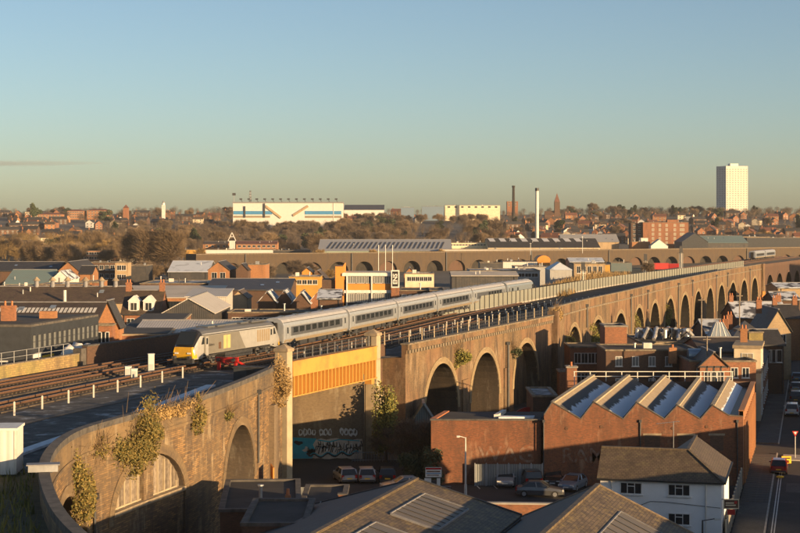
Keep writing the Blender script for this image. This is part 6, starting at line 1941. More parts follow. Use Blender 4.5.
# long roofs
t = bld('long_workshop', 'long workshop with a brown roof and a strip of rooflights at the left', -70, 101, 238, 318, 303, 12, 'x', 'buff brick', 'brown tile', cat='workshop')
W_, h_, g_ = DIM[t.name]
for k in range(34):
    x = W_ * .3 + k * .62
    if x > W_ - 1.2: break
    z = lambda y: h_ + g_ * y / 6 + .2
    MB().add([(x, 1.6, z(1.6)), (x + .45, 1.6, z(1.6)), (x + .45, 3.6, z(3.6)), (x, 3.6, z(3.6))], [(0, 1, 2, 3)]).build('rooflight', 'off white', t)
t = bld('long_workshop', 'long tan-walled workshop with six ridge ventilators at the left', -70, 125, 296, 302.5, 287, 13, 'x', 'buff brick', 'brown tile', cat='workshop')
W_, h_, g_ = DIM[t.name]
for u in (36, 52, 67, 85, 101, 115):
    x = ux(u, 302) - t.location.x
    o = MB().tube((x, 6.5, h_ + g_), (x, 6.5, h_ + g_ + 1.2), .45, .4, 10).build('ventilator', 'lead', t)
    MB().tube((x, 6.5, h_ + g_ + 1.2), (x, 6.5, h_ + g_ + 1.9), .75, .15, 10).build('cowl', 'stone', o)
MB().tube((ux(65, 296) - t.location.x, -.2, h_ - 2), (ux(65, 296) - t.location.x, -.2, h_ + 2.3), .3, n=8).build('flue', 'off white', t)
L = [
 # name, label, u0,u1,d,v_eave,v_ridge,depth,roof,wall,roofmat, extra
 ('canopy_shed', 'pale low-pitched canopy roof right behind the locomotive', 128, 242, 203, 341, 321, 26, 'x', 'dark sheet', 'pale sheet', {}),
 ('gabled_shed', 'dark gabled shed with a pale right roof slope behind the canopy', 163, 214, 252, 313, 299, 24, 'y', 'dark sheet', 'pale sheet', {}),
 ('white_depot', 'long white-roofed depot with orange brick front windows', 104, 216, 338, 298, 286, 20, 'mono', 'orange brick', 'pale roof', {'win': (1, 12, 2.4, 1.6), 'wk': {'frame': 'dark paint', 'sill': False}}),
 ('flat_depot', 'flat frosted roof behind the long white depot', 140, 216, 395, 284, None, 24, 'flat', 'brown brick', 'frosted felt', {}),
 ('frosted_shed', 'big shed with a frosted blue-white roof in front of the far viaduct', 168, 208, 520, 272, 261, 26, 'x', 'dark sheet', 'frost sheet', {}),
 ('gable_house', 'orange brick gable-fronted works with tall windows', 208, 229, 470, 270, 262, 20, 'y', 'orange brick', 'dark slate', {'win': (1, 2, 1.6, 3.0)}),
 ('orange_block', 'plain orange brick block with flat roof', 248, 265.5, 478, 265, None, 14, 'flat', 'orange brick', 'felt roof', {}),
 ('dark_shed', 'small dark shed with orange corner left of the plain orange block', 236, 248, 470, 270, 264, 12, 'y', 'brown brick', 'dark slate', {}),
 ('brown_shed', 'wide dark-roofed shed in the middle of the works', 206, 290, 385, 290, 279, 30, 'x', 'brown brick', 'dark sheet', {}),
 ('brown_shed', 'low brown gabled shed behind the yellow building', 310, 326, 430, 279, 271, 14, 'y', 'brown brick', 'brown tile', {}),
 ('yellow_block', 'yellow-fronted low building with sunlit roofs', 289, 320, 408, 277, None, 12, 'flat', 'yellow panel', 'pale roof', {'win': (1, 5, 1.2, 1.2)}),
 ('yellow_gable', 'small yellow gabled building behind the yellow-fronted one', 302, 312, 430, 272, 268, 10, 'y', 'orange panel', 'dark slate', {}),
 ('brown_range', 'long low brown brick range just behind the coaches', 228, 345, 262, 313, None, 9, 'flat', 'brown brick', 'felt roof', {'win': (1, 14, 1.2, 1.0)}),
 ('tan_house', 'tan gabled workshop with a brick side near the frosty gables', 231, 247, 330, 298, 291, 10, 'y', 'buff brick', 'brown tile', {}),
 ('frosty_shed', 'first of the frosty steep gabled sheds from the left', 258, 276, 322, 302, 292, 12, 'y', 'brown brick', 'frosty slate', {}),
 ('frosty_shed', 'second of the frosty steep gabled sheds from the left', 276, 292, 326, 301, 291, 12, 'y', 'brown brick', 'frosty slate', {}),
 ('frosty_shed', 'third of the frosty steep gabled sheds from the left', 292, 310, 322, 303, 293, 12, 'y', 'brown brick', 'frosty slate', {}),
 ('frosty_shed', 'fourth of the frosty steep gabled sheds from the left', 310, 328, 326, 301, 291, 12, 'y', 'red brick', 'frosty slate', {}),
 ('white_works', 'pale corrugated works with marks on its wall above the dark shed', 186, 226, 300, 297, 289, 12, 'mono', 'pale sheet', 'pale sheet', {}),
 ('dark_roof', 'dark sheet roof with frost left of the office', 318, 340, 300, 299, 290, 14, 'x', 'brown brick', 'frosty slate', {}),
 ('green_shed', 'grey-green shed with a pale triangular end wall at the left', 4, 47, 420, 284, 270, 22, 'x', 'green panel', 'green sheet', {}),
 ('white_gable', 'small white gable-fronted building among the dark roofs at the left', 52, 70, 425, 279, 271, 12, 'y', 'white render', 'frosty slate', {'win': (1, 3, 1.4, 1.2)}),
 ('brown_works', 'big dark-roofed works with a sunlit brown gable at the left', 57, 80, 490, 272, 262, 30, 'y', 'orange brick', 'dark slate', {}),
 ('brown_works', 'long dark-roofed works with small sunlit gables at the far left', -20, 57, 498, 271, 262, 20, 'x', 'brown brick', 'dark slate', {}),
 ('orange_cottage', 'small orange brick building right of the big brown gable', 79, 92, 470, 274, 266, 10, 'x', 'orange brick', 'dark slate', {}),
 ('dark_block', 'dark flat-roofed block left of the buff tower', 86, 117, 540, 263, None, 16, 'flat', 'brown brick', 'felt roof', {'win': (2, 5, 1.4, 1.6)}),
 ('buff_tower', 'buff and white square tower block among the works', 115, 128, 500, 263, None, 6, 'flat', 'buff brick', 'felt roof', {'win': (2, 2, 1.4, 1.6)}),
 ('dark_block', 'dark low block right of the buff tower', 128, 146, 520, 266, None, 14, 'flat', 'dark sheet', 'felt roof', {}),
 ('low_shed', 'low shed with orange strip of windows at the left', 80, 100, 400, 282, None, 10, 'flat', 'orange brick', 'frosted felt', {'win': (1, 5, 1.6, 1.0)}),
 ('low_shed', 'flat frosted roof with clutter at the far left', -10, 36, 360, 288, None, 16, 'flat', 'brown brick', 'frosted felt', {}),
 ('low_shed', 'long frosted flat roof behind the ridge ventilators', 36, 80, 372, 285, None, 12, 'flat', 'brown brick', 'frosted felt', {}),
 ('brick_hut', 'small red brick block near the ridge ventilators', 92, 100, 350, 283, None, 5, 'flat', 'red brick', 'felt roof', {}),
 ('dark_block', 'dark flat block with orange end right of the office tower', 400, 431, 330, 291, None, 14, 'flat', 'brown brick', 'felt roof', {'win': (1, 5, 1.6, 1.4), 'wk': {'pane': 'skylight'}}),
 ('orange_end', 'orange brick block end behind the third coach', 430, 445, 328, 291, None, 14, 'flat', 'orange brick', 'felt roof', {}),
 ('cream_block', 'cream low building with orange wall behind the office tower', 405, 434, 420, 274, None, 12, 'flat', 'cream render', 'pale roof', {'win': (1, 6, 1.2, 1.2)}),
 ('low_house', 'small orange and white gabled house left of the cream low building', 404, 416, 450, 274, 268, 8, 'y', 'orange brick', 'brown tile', {}),
 ('long_shed', 'long low pale shed roof behind the fourth coach', 452, 518, 430, 276, 272, 18, 'x', 'dark sheet', 'pale roof', {}),
 ('long_shed', 'grey flat shed roof beyond the long pale shed', 470, 540, 500, 271, None, 24, 'flat', 'grey sheet', 'frosted felt', {'win': (1, 10, 2.0, 1.2)}),
 ('long_shed', 'white low flat-roofed shed near the far viaduct', 503, 538, 640, 262, None, 14, 'flat', 'white sheet', 'pale roof', {}),
 ('dark_shed', 'dark low shed in front of the far viaduct arch', 480, 503, 640, 263, None, 14, 'flat', 'dark sheet', 'felt roof', {}),
 ('pale_shed', 'pale blue-grey hipped shed near the track bend', 550, 572, 480, 270, 262, 16, 'hip', 'grey sheet', 'frost sheet', {}),
 ('orange_shed', 'orange curved-roof shed in front of the far viaduct', 537.5, 550, 640, 261, 255.5, 14, 'arc', 'orange panel', 'orange panel', {}),
 ('tan_block', 'tan box-shaped building beside the brown scrub', 574, 605, 500, 264, None, 12, 'flat', 'buff brick', 'felt roof', {'win': (1, 5, 1.2, 2.2)}),
 ('yellow_box', 'yellow low building right of the tan box building', 604, 610, 520, 265, None, 10, 'flat', 'yellow panel', 'pale roof', {}),
 ('blue_shed', 'low shed with pale blue roof behind the tan box building', 570, 604, 620, 262, 258, 16, 'x', 'dark sheet', 'frost sheet', {}),
 ('grey_shed', 'grey flat shed left of the pale hipped shed', 515, 550, 560, 267, None, 16, 'flat', 'grey sheet', 'frosted felt', {}),
 ('teal_block', 'dark blue-green low block before the far arches', 611, 632, 640, 263, None, 14, 'flat', 'teal sheet', 'felt roof', {}),
]
for (nm, lab, u0, u1, d, ve, vr, dep, rf, wm, rm, ex) in L:
    bld(nm, lab, u0, u1, d, ve, vr, dep, rf, wm, rm, cat=nm.split('_')[-1], **ex)
# office with orange end and sign tower
d = 330
x0 = ux(347, d)
t = thing('office_building', 'two-storey office with white bands, glazing and an orange end wall', 'office', (x0, d, 0))
W_ = ux(392, d) - x0; h_ = vz(276, d)
MB().box(0, W_, 0, 12, -.3, h_).build('wall', 'dark paint', t)
MB().box(-1.0, W_ + .3, -.5, 12.3, h_, h_ + .6).build('roof_fascia', 'white paint', t); MB().box(-.8, W_, -.3, 12, h_ + .6, h_ + .7).build('roof', 'pale roof', t)
z1 = vz(293, d)
MB().box(-.6, W_ + .1, -.35, 0, z1, z1 + .6).build('floor_band', 'white paint', t)
MB().box(.1, W_, -.14, 0, z1 + .6, z1 + 1.9).build('spandrel_panel', 'orange panel', t)
windows_on(t, (0, 0), (W_, 0), [z1 + 2.0], 5, 1.65, 1.5, pane='pale glass', frame='white paint', nx=3, sill=False)
windows_on(t, (0, 0), (W_, 0), [z1 - 1.9], 5, 1.65, 1.8, pane='pale glass', frame='white paint', nx=4, sill=False)
for k in (0, .55, 1.0): MB().box(W_ * k - .12, W_ * k + .12, -.45, -.2, 0, h_).build('column', 'white paint', t)
MB().box(-2.4, -.6, -.2, 11, -.3, h_ + 2.0).build('end_wall', 'orange panel', t)
MB().extr([(-2.5, -.21, h_ - .8), (-.5, -.21, h_ - .8), (-.5, -.21, h_ + 2.6)], (0, 8, 0)).build('end_fin', 'orange panel', t)
MB().box(-5.2, -2.4, .5, 10, -.3, h_ - .8).build('side_wing', 'brown brick', t)
s = thing('sign_tower', 'white-framed black sign tower with pale letters beside the office', 'sign', (ux(395.3, d - 1), d - 1.2, 0))
sz0, sz1 = vz(287.5, d), vz(270, d)
MB().box(-.85, .85, 0, .8, -.3, sz0).build('base', 'red brick', s); MB().box(-.85, .85, 0, .8, sz0, sz1).build('frame', 'white paint', s); MB().box(-.6, .6, -.05, 0, sz0 + .25, sz1 - .25).build('panel', 'black', s)
o = textmesh('lettering', 'ENS', 1.25, 'white paint', s, .01, bold=.03); o.location = (0, -.07, (sz0 + sz1) / 2); o.rotation_euler = (pi / 2, -pi / 2, 0)
for u in (378.5, 385.5, 392.5):
    t = thing('flagpole', {378.5: 'left', 385.5: 'middle', 392.5: 'right'}[u] + ' thin white pole of three behind the office', 'pole', (ux(u, 345), 345, 0), 0, 'three white poles')
    MB().tube((0, 0, 0), (0, 0, vz(246, 345)), .1, .06, 8).build('shaft', 'white paint', t); MB().tube((0, 0, vz(246, 345)), (0, 0, vz(246, 345) + .2), .1, n=8).build('finial', 'white paint', t)

# ------------------------------------------------------------------ far viaduct
FV = Path([(ux(196, 800), 800), (-60, 826), (-20, 845), (70, 905), (200, 1000), (380, 1130), (520, 1230)], 5.0)
FV2 = Path(list((p[0], p[1]) for p in [(v.x, v.y) for v in FV.p]), smooth=False)
arches = []
q = 20.0; gaps = (FV.s_at_u(478), FV.s_at_u(590))
while q < FV.L - 12:
    arches.append((q, 5.4, 1.0, 4.8)); q += 15.0
t, org = arch_thing('distant_viaduct', 'long distant brown brick viaduct crossing the whole town', FV, 0, FV.L, arches, 8.8, 12.0, 'far brick', 'coping', 12.0, 'far brick')
strip(FV, org, 0, FV.L, -.5, .15, 8.8, 10.2, 8).build('parapet', 'far brick', t); strip(FV, org, 0, FV.L, -.7, .3, 10.2, 10.5, 8).build('coping', 'coping', t)
strip(FV, org, 0, FV.L, -11.5, -.5, 8.9, 9.1, 10).build('track_bed', 'ballast', t)
for i, a in enumerate(arches):
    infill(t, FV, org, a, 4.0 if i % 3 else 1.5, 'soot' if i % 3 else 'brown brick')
    if i % 4 == 0: pipe(t, FV, org, a[0] + 7.4, 0, 10.3, hop=False, r=.35, off=.4)
# signals on the viaducts
for (u, v0, v1, d, lab) in ((583, 288, 262, 380, 'dark railway signal post beside the noise barrier'), (645.5, 276, 254, 470, 'railway signal with two heads above the noise barrier'), (681, 274, 246, 470, 'tall railway signal post with ladder beside the barrier end'), (530.5, 252, 243, 850, 'pale post on the distant viaduct'), (582.5, 250, 236, 900, 'tall pale mast on the distant viaduct')):
    z0 = DECK if d < 800 else 9.1
    t = thing('railway_signal', lab, 'signal', (ux(u, d), d, z0), 0, 'railway signals and masts')
    h_ = vz(v1, d) - z0
    MB().tube((0, 0, 0), (0, 0, h_), .12, n=8).build('post', 'galv', t)
    if d < 800:
        MB().box(-.45, .45, -.25, .1, h_ - 1.9, h_).build('signal_head', 'dark metal', t); MB().tube((-.5, .1, 0), (-.5, .1, h_ - 2), .05, n=5).tube((.5, .1, 0), (.5, .1, h_ - 2), .05, n=5).build('ladder', 'galv', t)
        MB().box(-.9, .9, -.5, .5, h_ - 2.1, h_ - 2.0).build('platform', 'dark metal', t)
    else: MB().box(-.6, .6, -.1, .1, h_ - .4, h_ - .2).build('arm', 'galv', t)
# red lorry
d = 640; x, y = ux(667, d), d
t = thing('red_lorry', 'bright red lorry with dark red trailer in front of the far arches', 'lorry', (x, y, vz(271.5, d)), radians(3))
MB().box(-5.6, .4, -1.2, 1.2, .9, 3.4).build('box_body', 'car red', t).data.materials[0] = M('red paint')
MB().box(.5, 4.6, -1.2, 1.2, .9, 3.2).build('trailer', 'car red', t)
MB().box(-7.4, -5.7, -1.2, 1.2, .6, 3.2).build('cab', 'red paint', t); MB().box(-7.42, -5.9, -1.22, 1.22, 2.0, 2.8).build('cab_glass', 'glass', t)
wm_ = MB().tube((0, -1.15, .5), (0, 1.15, .5), .5, n=14).mesh('wheel', 'rubber')
for xx in (-6.6, -3.8, -.6, 2.8, 3.9): link('wheel', wm_, t, (xx, 0, 0))
struct('embankment', MB().prism([(ux(600, 600), 600), (ux(700, 600), 600), (ux(712, 690), 690), (ux(590, 690), 690)], -.3, vz(271.5, d) - .02), 'rough')

# ------------------------------------------------------------------ beyond the far viaduct
def fb(nm, lab, u0, u1, d, ve, vr, dep, rf, wm, rm, **k):
    return bld(nm, lab, u0, u1, d, ve, vr, dep, rf, wm, rm, cat=k.pop('cat', nm.split('_')[-1]), base=tz(ux((u0 + u1) / 2, d), d) - 1.0, **k)
t = fb('grey_depot', 'large grey depot with slanted rooflights and pale green gable', 318, 452, 960, 251, 239.5, 60, 'x', 'green panel', 'grey sheet')
W_, h_, g_ = DIM[t.name]
for k in range(26):
    x = W_ * .06 + k * W_ * .034
    z = lambda y: h_ + g_ * y / 30 + .35
    MB().add([(x, 5, z(5)), (x + 1.0, 5, z(5)), (x + 3.4, 22, z(22)), (x + 2.4, 22, z(22))], [(0, 1, 2, 3)]).build('rooflight', 'dark sheet', t)
t = fb('dark_depot', 'long dark-roofed depot with a row of white rooflights', 488, 600, 980, 247.5, 238.5, 50, 'x', 'cream render', 'felt roof')
W_, h_, g_ = DIM[t.name]
for k in range(9):
    x = W_ * .03 + k * W_ * .098
    z = lambda y: h_ + g_ * y / 25 + .3
    MB().add([(x, 15, z(15)), (x + 3.6, 15, z(15)), (x + 2.6, 24, z(24)), (x - 1, 24, z(24))], [(0, 1, 2, 3)]).build('rooflight', 'white paint', t)
fb('low_depot', 'low cream-walled depot left of the dark-roofed one', 440, 490, 1000, 243, None, 30, 'flat', 'cream render', 'felt roof', win=(1, 16, 1.6, 1.0))
fb('long_depot', 'long low depot with pale eaves line above the distant viaduct', 440, 600, 955, 249.5, None, 14, 'flat', 'pale sheet', 'dark sheet')
t = fb('brick_flats', 'six-storey red brick block with pale window strips', 643, 688.5, 1130, 222.5, None, 14, 'flat', 'red brick', 'felt roof', cat='flats')
W_, h_, g_ = DIM[t.name]
for c_ in (.22, .37, .52, .70, .86):
    for k in range(5): window(t, W_ * c_, 0, h_ - 3 - k * 3.1, 0, 1.6 if c_ < .8 else 3.2, 1.9, 'white paint', 'curtain glass', 2, 1, False)
MB().box(W_ * .55, W_ * .8, 3, 9, h_, h_ + 2.0).build('penthouse', 'red brick', t)
t = fb('dark_flats', 'shaded brick wing at the left of the red brick block', 631, 643, 1134, 223.5, None, 12, 'flat', 'brown brick', 'felt roof', cat='flats', win=(5, 2, 2.0, 1.6))
fb('brick_annexe', 'low orange brick building below the red brick block', 632, 650, 1040, 242, None, 12, 'flat', 'orange brick', 'felt roof')
fb('white_box', 'white plant box on the low roof below the red brick block', 641, 648, 1060, 238, None, 8, 'flat', 'white sheet', 'pale roof', cat='plant')
t = fb('truss_canopy', 'white steel gabled canopy beside the red brick block', 651, 668, 1030, 246, 239.5, 10, 'y', 'white paint', 'pale roof', cat='canopy')
fb('hipped_depot', 'grey hipped warehouse roof behind the distant viaduct', 562, 619, 1050, 242, 234.5, 30, 'x', 'buff brick', 'grey sheet', cat='warehouse')
fb('green_warehouse', 'green-roofed low warehouse right of the red brick block', 688, 748, 1080, 243, 236, 40, 'x', 'dark sheet', 'green sheet')
fb('green_warehouse', 'pale green flat warehouse roof beyond the green one', 715, 770, 1160, 237, None, 40, 'flat', 'buff brick', 'green sheet')
fb('black_warehouse', 'long black shed at the right above the distant viaduct', 747, 812, 1110, 238, None, 30, 'flat', 'dark paint', 'green sheet')
fb('dark_gable', 'dark gabled shed between brick block and green warehouse', 682, 708, 1070, 242, 233, 30, 'y', 'dark paint', 'dark sheet', cat='shed')
fb('orange_depot', 'low orange brick depot at the left beyond the works', 78, 115, 1000, 251, None, 20, 'flat', 'orange brick', 'felt roof', win=(2, 7, 3.0, 1.6))
fb('white_store', 'long white low store behind the bare trees at the left', 40, 82, 1120, 246, None, 20, 'flat', 'white sheet', 'pale roof')
fb('white_store', 'long white store behind the tall bare trees', 116, 180, 1010, 250, None, 24, 'flat', 'white sheet', 'pale roof')
fb('yellow_store', 'yellow and orange low store right of the long white one', 160, 208, 1030, 250, None, 16, 'flat', 'yellow panel', 'felt roof')
fb('white_parapet', 'long flat roof with white fascia in front of the low shops', 205, 273, 985, 250, None, 26, 'flat', 'white sheet', 'felt roof', cat='store')
fb('dark_parapet', 'dark flat roof right of the white-fascia store', 273, 308, 985, 250.5, None, 26, 'flat', 'dark sheet', 'felt roof', cat='store')
fb('brick_shops', 'low orange brick shops beside the white triangular frame', 236, 277, 1040, 244, 241, 14, 'x', 'orange brick', 'red tile', win=(1, 8, 2.0, 1.6))
fb('brick_shops', 'small brick house left of the white triangular frame', 203, 228, 1060, 244, 241.5, 12, 'x', 'orange brick', 'brown tile', win=(1, 4, 1.6, 1.4))
d = 1035; t = thing('triangle_frame', 'white open triangular steel frame on a tower above the low shops', 'frame', (ux(232, d), d, tz(ux(232, d), d) - 1))
zb = vz(250, d) - t.location.z; zt = vz(232.5, d) - t.location.z; zm = vz(241, d) - t.location.z
MB().box(-1.7, 1.7, 0, 3, 0, zm).build('tower', 'white render', t)
m = MB()
for a, b in (((-2.6, zm), (0, zt)), ((2.6, zm), (0, zt)), ((-2.6, zm), (2.6, zm)), ((-1.3, (zm + zt) / 2), (1.3, (zm + zt) / 2))): m.bar((a[0], 0, a[1]), (b[0], 0, b[1]), .4, .4)
m.build('truss', 'white paint', t)
d = 1045; t = thing('steel_chimney', 'tall pale steel chimney with dark tip', 'chimney', (ux(537, d), d, 0))
MB().tube((0, 0, 0), (0, 0, vz(191, d)), 1.25, 1.1, 20).build('flue', 'white sheet', t); MB().tube((0, 0, vz(191, d)), (0, 0, vz(188, d)), 1.25, n=20).build('tip', 'dark metal', t); MB().tube((0, 0, 0), (0, 0, 4), 1.8, n=16).build('base', 'concrete', t)
d = 1750; g = tz(ux(513, d), d); t = thing('brick_chimney', 'dark brick mill chimney on the skyline', 'chimney', (ux(513.5, d), d, g - 1))
MB().tube((0, 0, 0), (0, 0, vz(186, d) - g + 1), 1.9, 1.3, 16).build('shaft', 'soot', t); MB().tube((0, 0, vz(187.5, d) - g + 1), (0, 0, vz(186, d) - g + 1.4), 1.7, n=16).build('cap', 'soot', t)
fb('mill_block', 'red brick block at the foot of the mill chimney', 507, 518, 1960, 201.5, None, 12, 'flat', 'red brick', 'felt roof', cat='mill', win=(2, 3, 1.6, 2.0))
d = 1780; g = tz(ux(557, d), d); t = thing('church_spire', 'dark pointed church spire on the skyline', 'church', (ux(557, d), d, g - 1))
MB().box(-3, 3, -3, 3, 0, vz(202, d) - g + 1).build('tower', 'brown brick', t)
zt = vz(202, d) - g + 1; za = vz(193, d) - g + 1
MB().add([(-3, -3, zt), (3, -3, zt), (3, 3, zt), (-3, 3, zt), (0, 0, za)], [(0, 1, 4), (1, 2, 4), (2, 3, 4), (3, 0, 4)]).build('spire', 'red tile', t)
MB().box(-14, -3, -4, 4, 0, 9).extr([(-14, -4.4, 9), (-14, 4.4, 9), (-14, 0, 13)][::-1], (11, 0, 0)).build('nave', 'brown brick', t)
d = 1700; g = tz(ux(164, d), d); t = thing('clock_tower', 'white domed clock tower on the left skyline', 'tower', (ux(163.5, d), d, g - 1))
MB().box(-1.7, 1.7, -1.7, 1.7, 0, vz(205, d) - g + 1).build('shaft', 'white render', t); MB().tube((0, 0, vz(205, d) - g + 1), (0, 0, vz(203, d) - g + 1), 1.5, n=12).build('belfry', 'white paint', t); MB().tube((0, 0, vz(203, d) - g + 1), (0, 0, vz(200.5, d) - g + 1), 1.4, .2, n=12).build('dome', 'lead', t)
d = 1650; g = tz(ux(125, d), d); t = thing('brick_tower', 'stubby red brick tower on the left skyline', 'tower', (ux(126, d), d, g - 1))
MB().box(-2.6, 2.6, -2.6, 2.6, 0, vz(208, d) - g + 1).build('shaft', 'red brick', t); MB().add([(-2.8, -2.8, vz(208, d) - g + 1), (2.8, -2.8, vz(208, d) - g + 1), (2.8, 2.8, vz(208, d) - g + 1), (-2.8, 2.8, vz(208, d) - g + 1), (0, 0, vz(204.5, d) - g + 1)], [(0, 1, 4), (1, 2, 4), (2, 3, 4), (3, 0, 4)]).build('roof', 'red tile', t)

# football stand
d = 1500; g = vz(222, d)
x0 = ux(233, d); W_ = ux(342, d) - x0
t = thing('stadium_stand', 'white football stand with a blue band and roof floodlights', 'stadium', (x0, d, g))
h_ = vz(203, d) - g
MB().box(0, W_, 0, 40, -6, h_).build('wall', 'white sheet', t)
MB().box(-.6, W_ + .6, -.8, 40, h_, h_ + 1.0).build('roof_edge', 'lead', t)
zb0, zb1 = vz(214.5, d) - g, vz(211, d) - g
MB().box(.5, W_ * .36, -.3, 0, zb0, zb1).build('blue_band', 'blue panel', t); MB().box(W_ * .66, W_ - .6, -.3, 0, zb0, zb1).build('blue_band', 'blue panel', t)
MB().box(.5, W_ * .34, -.2, 0, zb0 - 3.0, zb0 - 1.2).box(W_ * .66, W_ - .5, -.2, 0, zb0 - 3.2, zb0 - 1.2).build('lower_band', 'coach skirt', t)
for a, b in (((W_ * .30, zb1 + 4.6), (W_ * .44, zb0 - 3)), ((W_ * .69, zb1 + 4.6), (W_ * .55, zb0 - 1))):
    m = MB().bar((a[0], -.5, a[1]), (b[0], -.5, b[1]), .9, 2.0); m.build('stair_ramp', 'buff brick', t)
for xx in (.10, .28): MB().box(W_ * xx, W_ * xx + 1.5, -.9, 0, zb0 - 3, h_ - (3 if xx < .2 else .4)).build('stair_shaft', 'dark paint', t)
MB().box(W_ * .92, W_ * .925, -.4, 0, -3, h_).build('downpipe', 'off white', t)
for k in range(13):
    x = W_ * (.08 + k * .073); m = MB().tube((x, 6, h_ + 1), (x - 1.2, 3, h_ + 3.4), .25, n=6); m.box(x - 2.4, x + .2, 2.6, 3.2, h_ + 3.0, h_ + 4.4); m.build('floodlight', 'dark metal', t)
t2 = thing('mast', 'lattice mast with dishes above the football stand', 'mast', (x0 + W_ * .15, d + 10, g + h_))
m = MB()
for s_ in ((-1, -1), (1, -1), (0, 1)): m.tube((s_[0], s_[1], 0), (s_[0] * .6, s_[1] * .6, 12), .22, n=5)
m.build('legs', 'dark metal', t2)
m = MB()
for k in range(8): m.tube((-1 + .04 * k, -1, k * 1.5), (1 - .04 * k, -1, (k + 1) * 1.5), .14, n=4)
m.build('bracing', 'dark metal', t2)
for z in (4, 7, 9.5): MB().tube((0, -1.2, z), (0, -1.8, z), .9, n=12).build('dish', 'galv', t2)
t2 = thing('floodlight_mast', 'thin mast with a dark lamp cluster left of the football stand', 'mast', (ux(234, 1520), 1520, g))
MB().tube((0, 0, 0), (0, 0, vz(194, 1520) - g), .25, n=6).build('pole', 'galv', t2); MB().box(-1.6, 1.6, -.4, .4, vz(195.5, 1520) - g, vz(193, 1520) - g).build('lamp_cluster', 'dark metal', t2)
fb('second_stand', 'low dark-roofed stand right of the football stand', 344, 384, 1800, 210, 205, 30, 'mono', 'white sheet', 'dark sheet', cat='stadium')
fb('blue_retail', 'pale blue retail shed on the ridge', 422, 444, 1800, 206.5, None, 30, 'flat', 'car blue', 'pale roof', cat='shed')
fb('blue_retail', 'pale blue-grey shed on the ridge left of the larger one', 401, 414, 1800, 207.5, None, 20, 'flat', 'car blue', 'pale roof', cat='shed')
fb('cream_retail', 'long cream retail shed on the ridge', 445, 500, 1800, 205.5, None, 30, 'flat', 'cream render', 'pale roof', cat='shed', win=(1, 8, 3, 2.0))
# tower block
d = 1950; x0 = ux(716, d); g = tz(x0, d)
t = thing('tower_block', 'tall white residential tower block on the right skyline', 'tower block', (ux(726, d), d, g - 1))
yw = radians(0); H_ = vz(166, d) - g + 1
W_ = ux(748.7, d) - ux(726, d)
p_ = [(0, 0), (W_, 5.0), (W_ - 13, 27), (ux(716, d + 18) - ux(726, d), 16)]
MB().prism(p_, 0, H_).build('wall', 'white render', t)
MB().prism([(W_ * .25, 8), (W_ * .62, 10), (W_ * .58, 18), (W_ * .2, 16)], H_, H_ + 3.2).build('plant_room', 'off white', t)
for k in range(21):
    z = 3 + k * (H_ - 5) / 21
    MB().prism([(p_[0][0] - .15, p_[0][1] - .2), (p_[1][0] + .1, p_[1][1] - .2), (p_[1][0] + .1, p_[1][1] - .02), (p_[0][0] - .15, p_[0][1] - .02)], z - .5, z - .2).build('floor_line', 'cream render', t)
    windows_on(t, p_[0], p_[1], [z], 8, 1.7, 1.3, frame='white paint', pane='pale glass', sill=False)
    windows_on(t, p_[3], p_[0], [z], 4, 1.6, 1.3, frame='white paint', pane='pale glass', sill=False)
# three storey flats on the left hill
for i, (u0, u1, d, v, lab) in enumerate(((67, 84, 1800, 211.0, 'brick flats with white window bands on the left hill'), (87, 110, 1800, 210.5, 'larger brick flats right of the white-banded flats on the left hill'), (38, 62, 1700, 214.5, 'long brick terrace block below the flats on the left hill'), (25, 37, 1780, 212.0, 'cream rendered house block at the far left of the hill'))):
    t = fb('hill_flats', lab, u0, u1, d, v, v - 1.6, 12, 'hip', 'orange brick' if i < 3 else 'cream render', 'red tile' if i != 3 else 'brown tile', cat='flats', win=(3, 7, 1.7, 1.3))

# hillside houses
rr = random.Random(21)
protos = []
for i, (wm, rm, W_, D_, h_, gh, ax) in enumerate((('orange brick', 'brown tile', 9, 8, 5.4, 2.6, 'x'), ('red brick', 'dark slate', 7, 9, 5.6, 2.8, 'y'), ('cream render', 'brown tile', 11, 8, 5.2, 2.4, 'x'), ('brown brick', 'dark slate', 18, 8, 5.6, 2.6, 'x'), ('orange brick', 'red tile', 14, 9, 5.5, 3.0, 'x'), ('white render', 'dark slate', 8, 8, 5.2, 2.8, 'y'))):
    lab = ('small orange brick house with brown roof on the far hillside', 'red brick house with gable to the front on the far hillside', 'cream rendered house on the far hillside', 'dark brick terrace with slate roof on the far hillside', 'wide orange brick house with red roof on the far hillside', 'white gabled house on the far hillside')[i]
    t = thing('hillside_house', lab, 'house', (0, 0, 0), 0, 'houses on the far hillside ' + str(i + 1))
    t['group'] = ('small orange hillside houses', 'gabled red hillside houses', 'cream hillside houses', 'dark hillside terraces', 'wide orange hillside houses', 'white hillside houses')[i]
    walls_obj(t, W_, D_, h_, wm, ax, gh, z0=-2.0); roof_obj(t, W_, D_, h_, ax, gh, rm)
    chimney(t, (W_ * .12, D_ / 2, h_ + gh - .8), 2.0)
    windows_on(t, (0, 0), (W_, 0), [.9, 3.4], max(2, W_ // 4), 1.4, 1.3)
    protos.append(t)
for t in protos: KIDS[t.name] = list(t.children)
for o in list(bpy.data.objects):
    if o.parent is not None and o.children: KIDS[o.name] = list(o.children)
used = [False] * 6
zones = [(0, 60, 1250, 1900, 26), (60, 235, 1350, 1900, 34), (345, 420, 1700, 2000, 6), (480, 640, 1180, 1420, 16), (560, 720, 1400, 1950, 36), (690, 800, 1250, 1900, 36), (-30, 110, 1150, 1300, 8), (560, 660, 1250, 1500, 16), (500, 560, 1500, 1750, 8)]
boxes = []
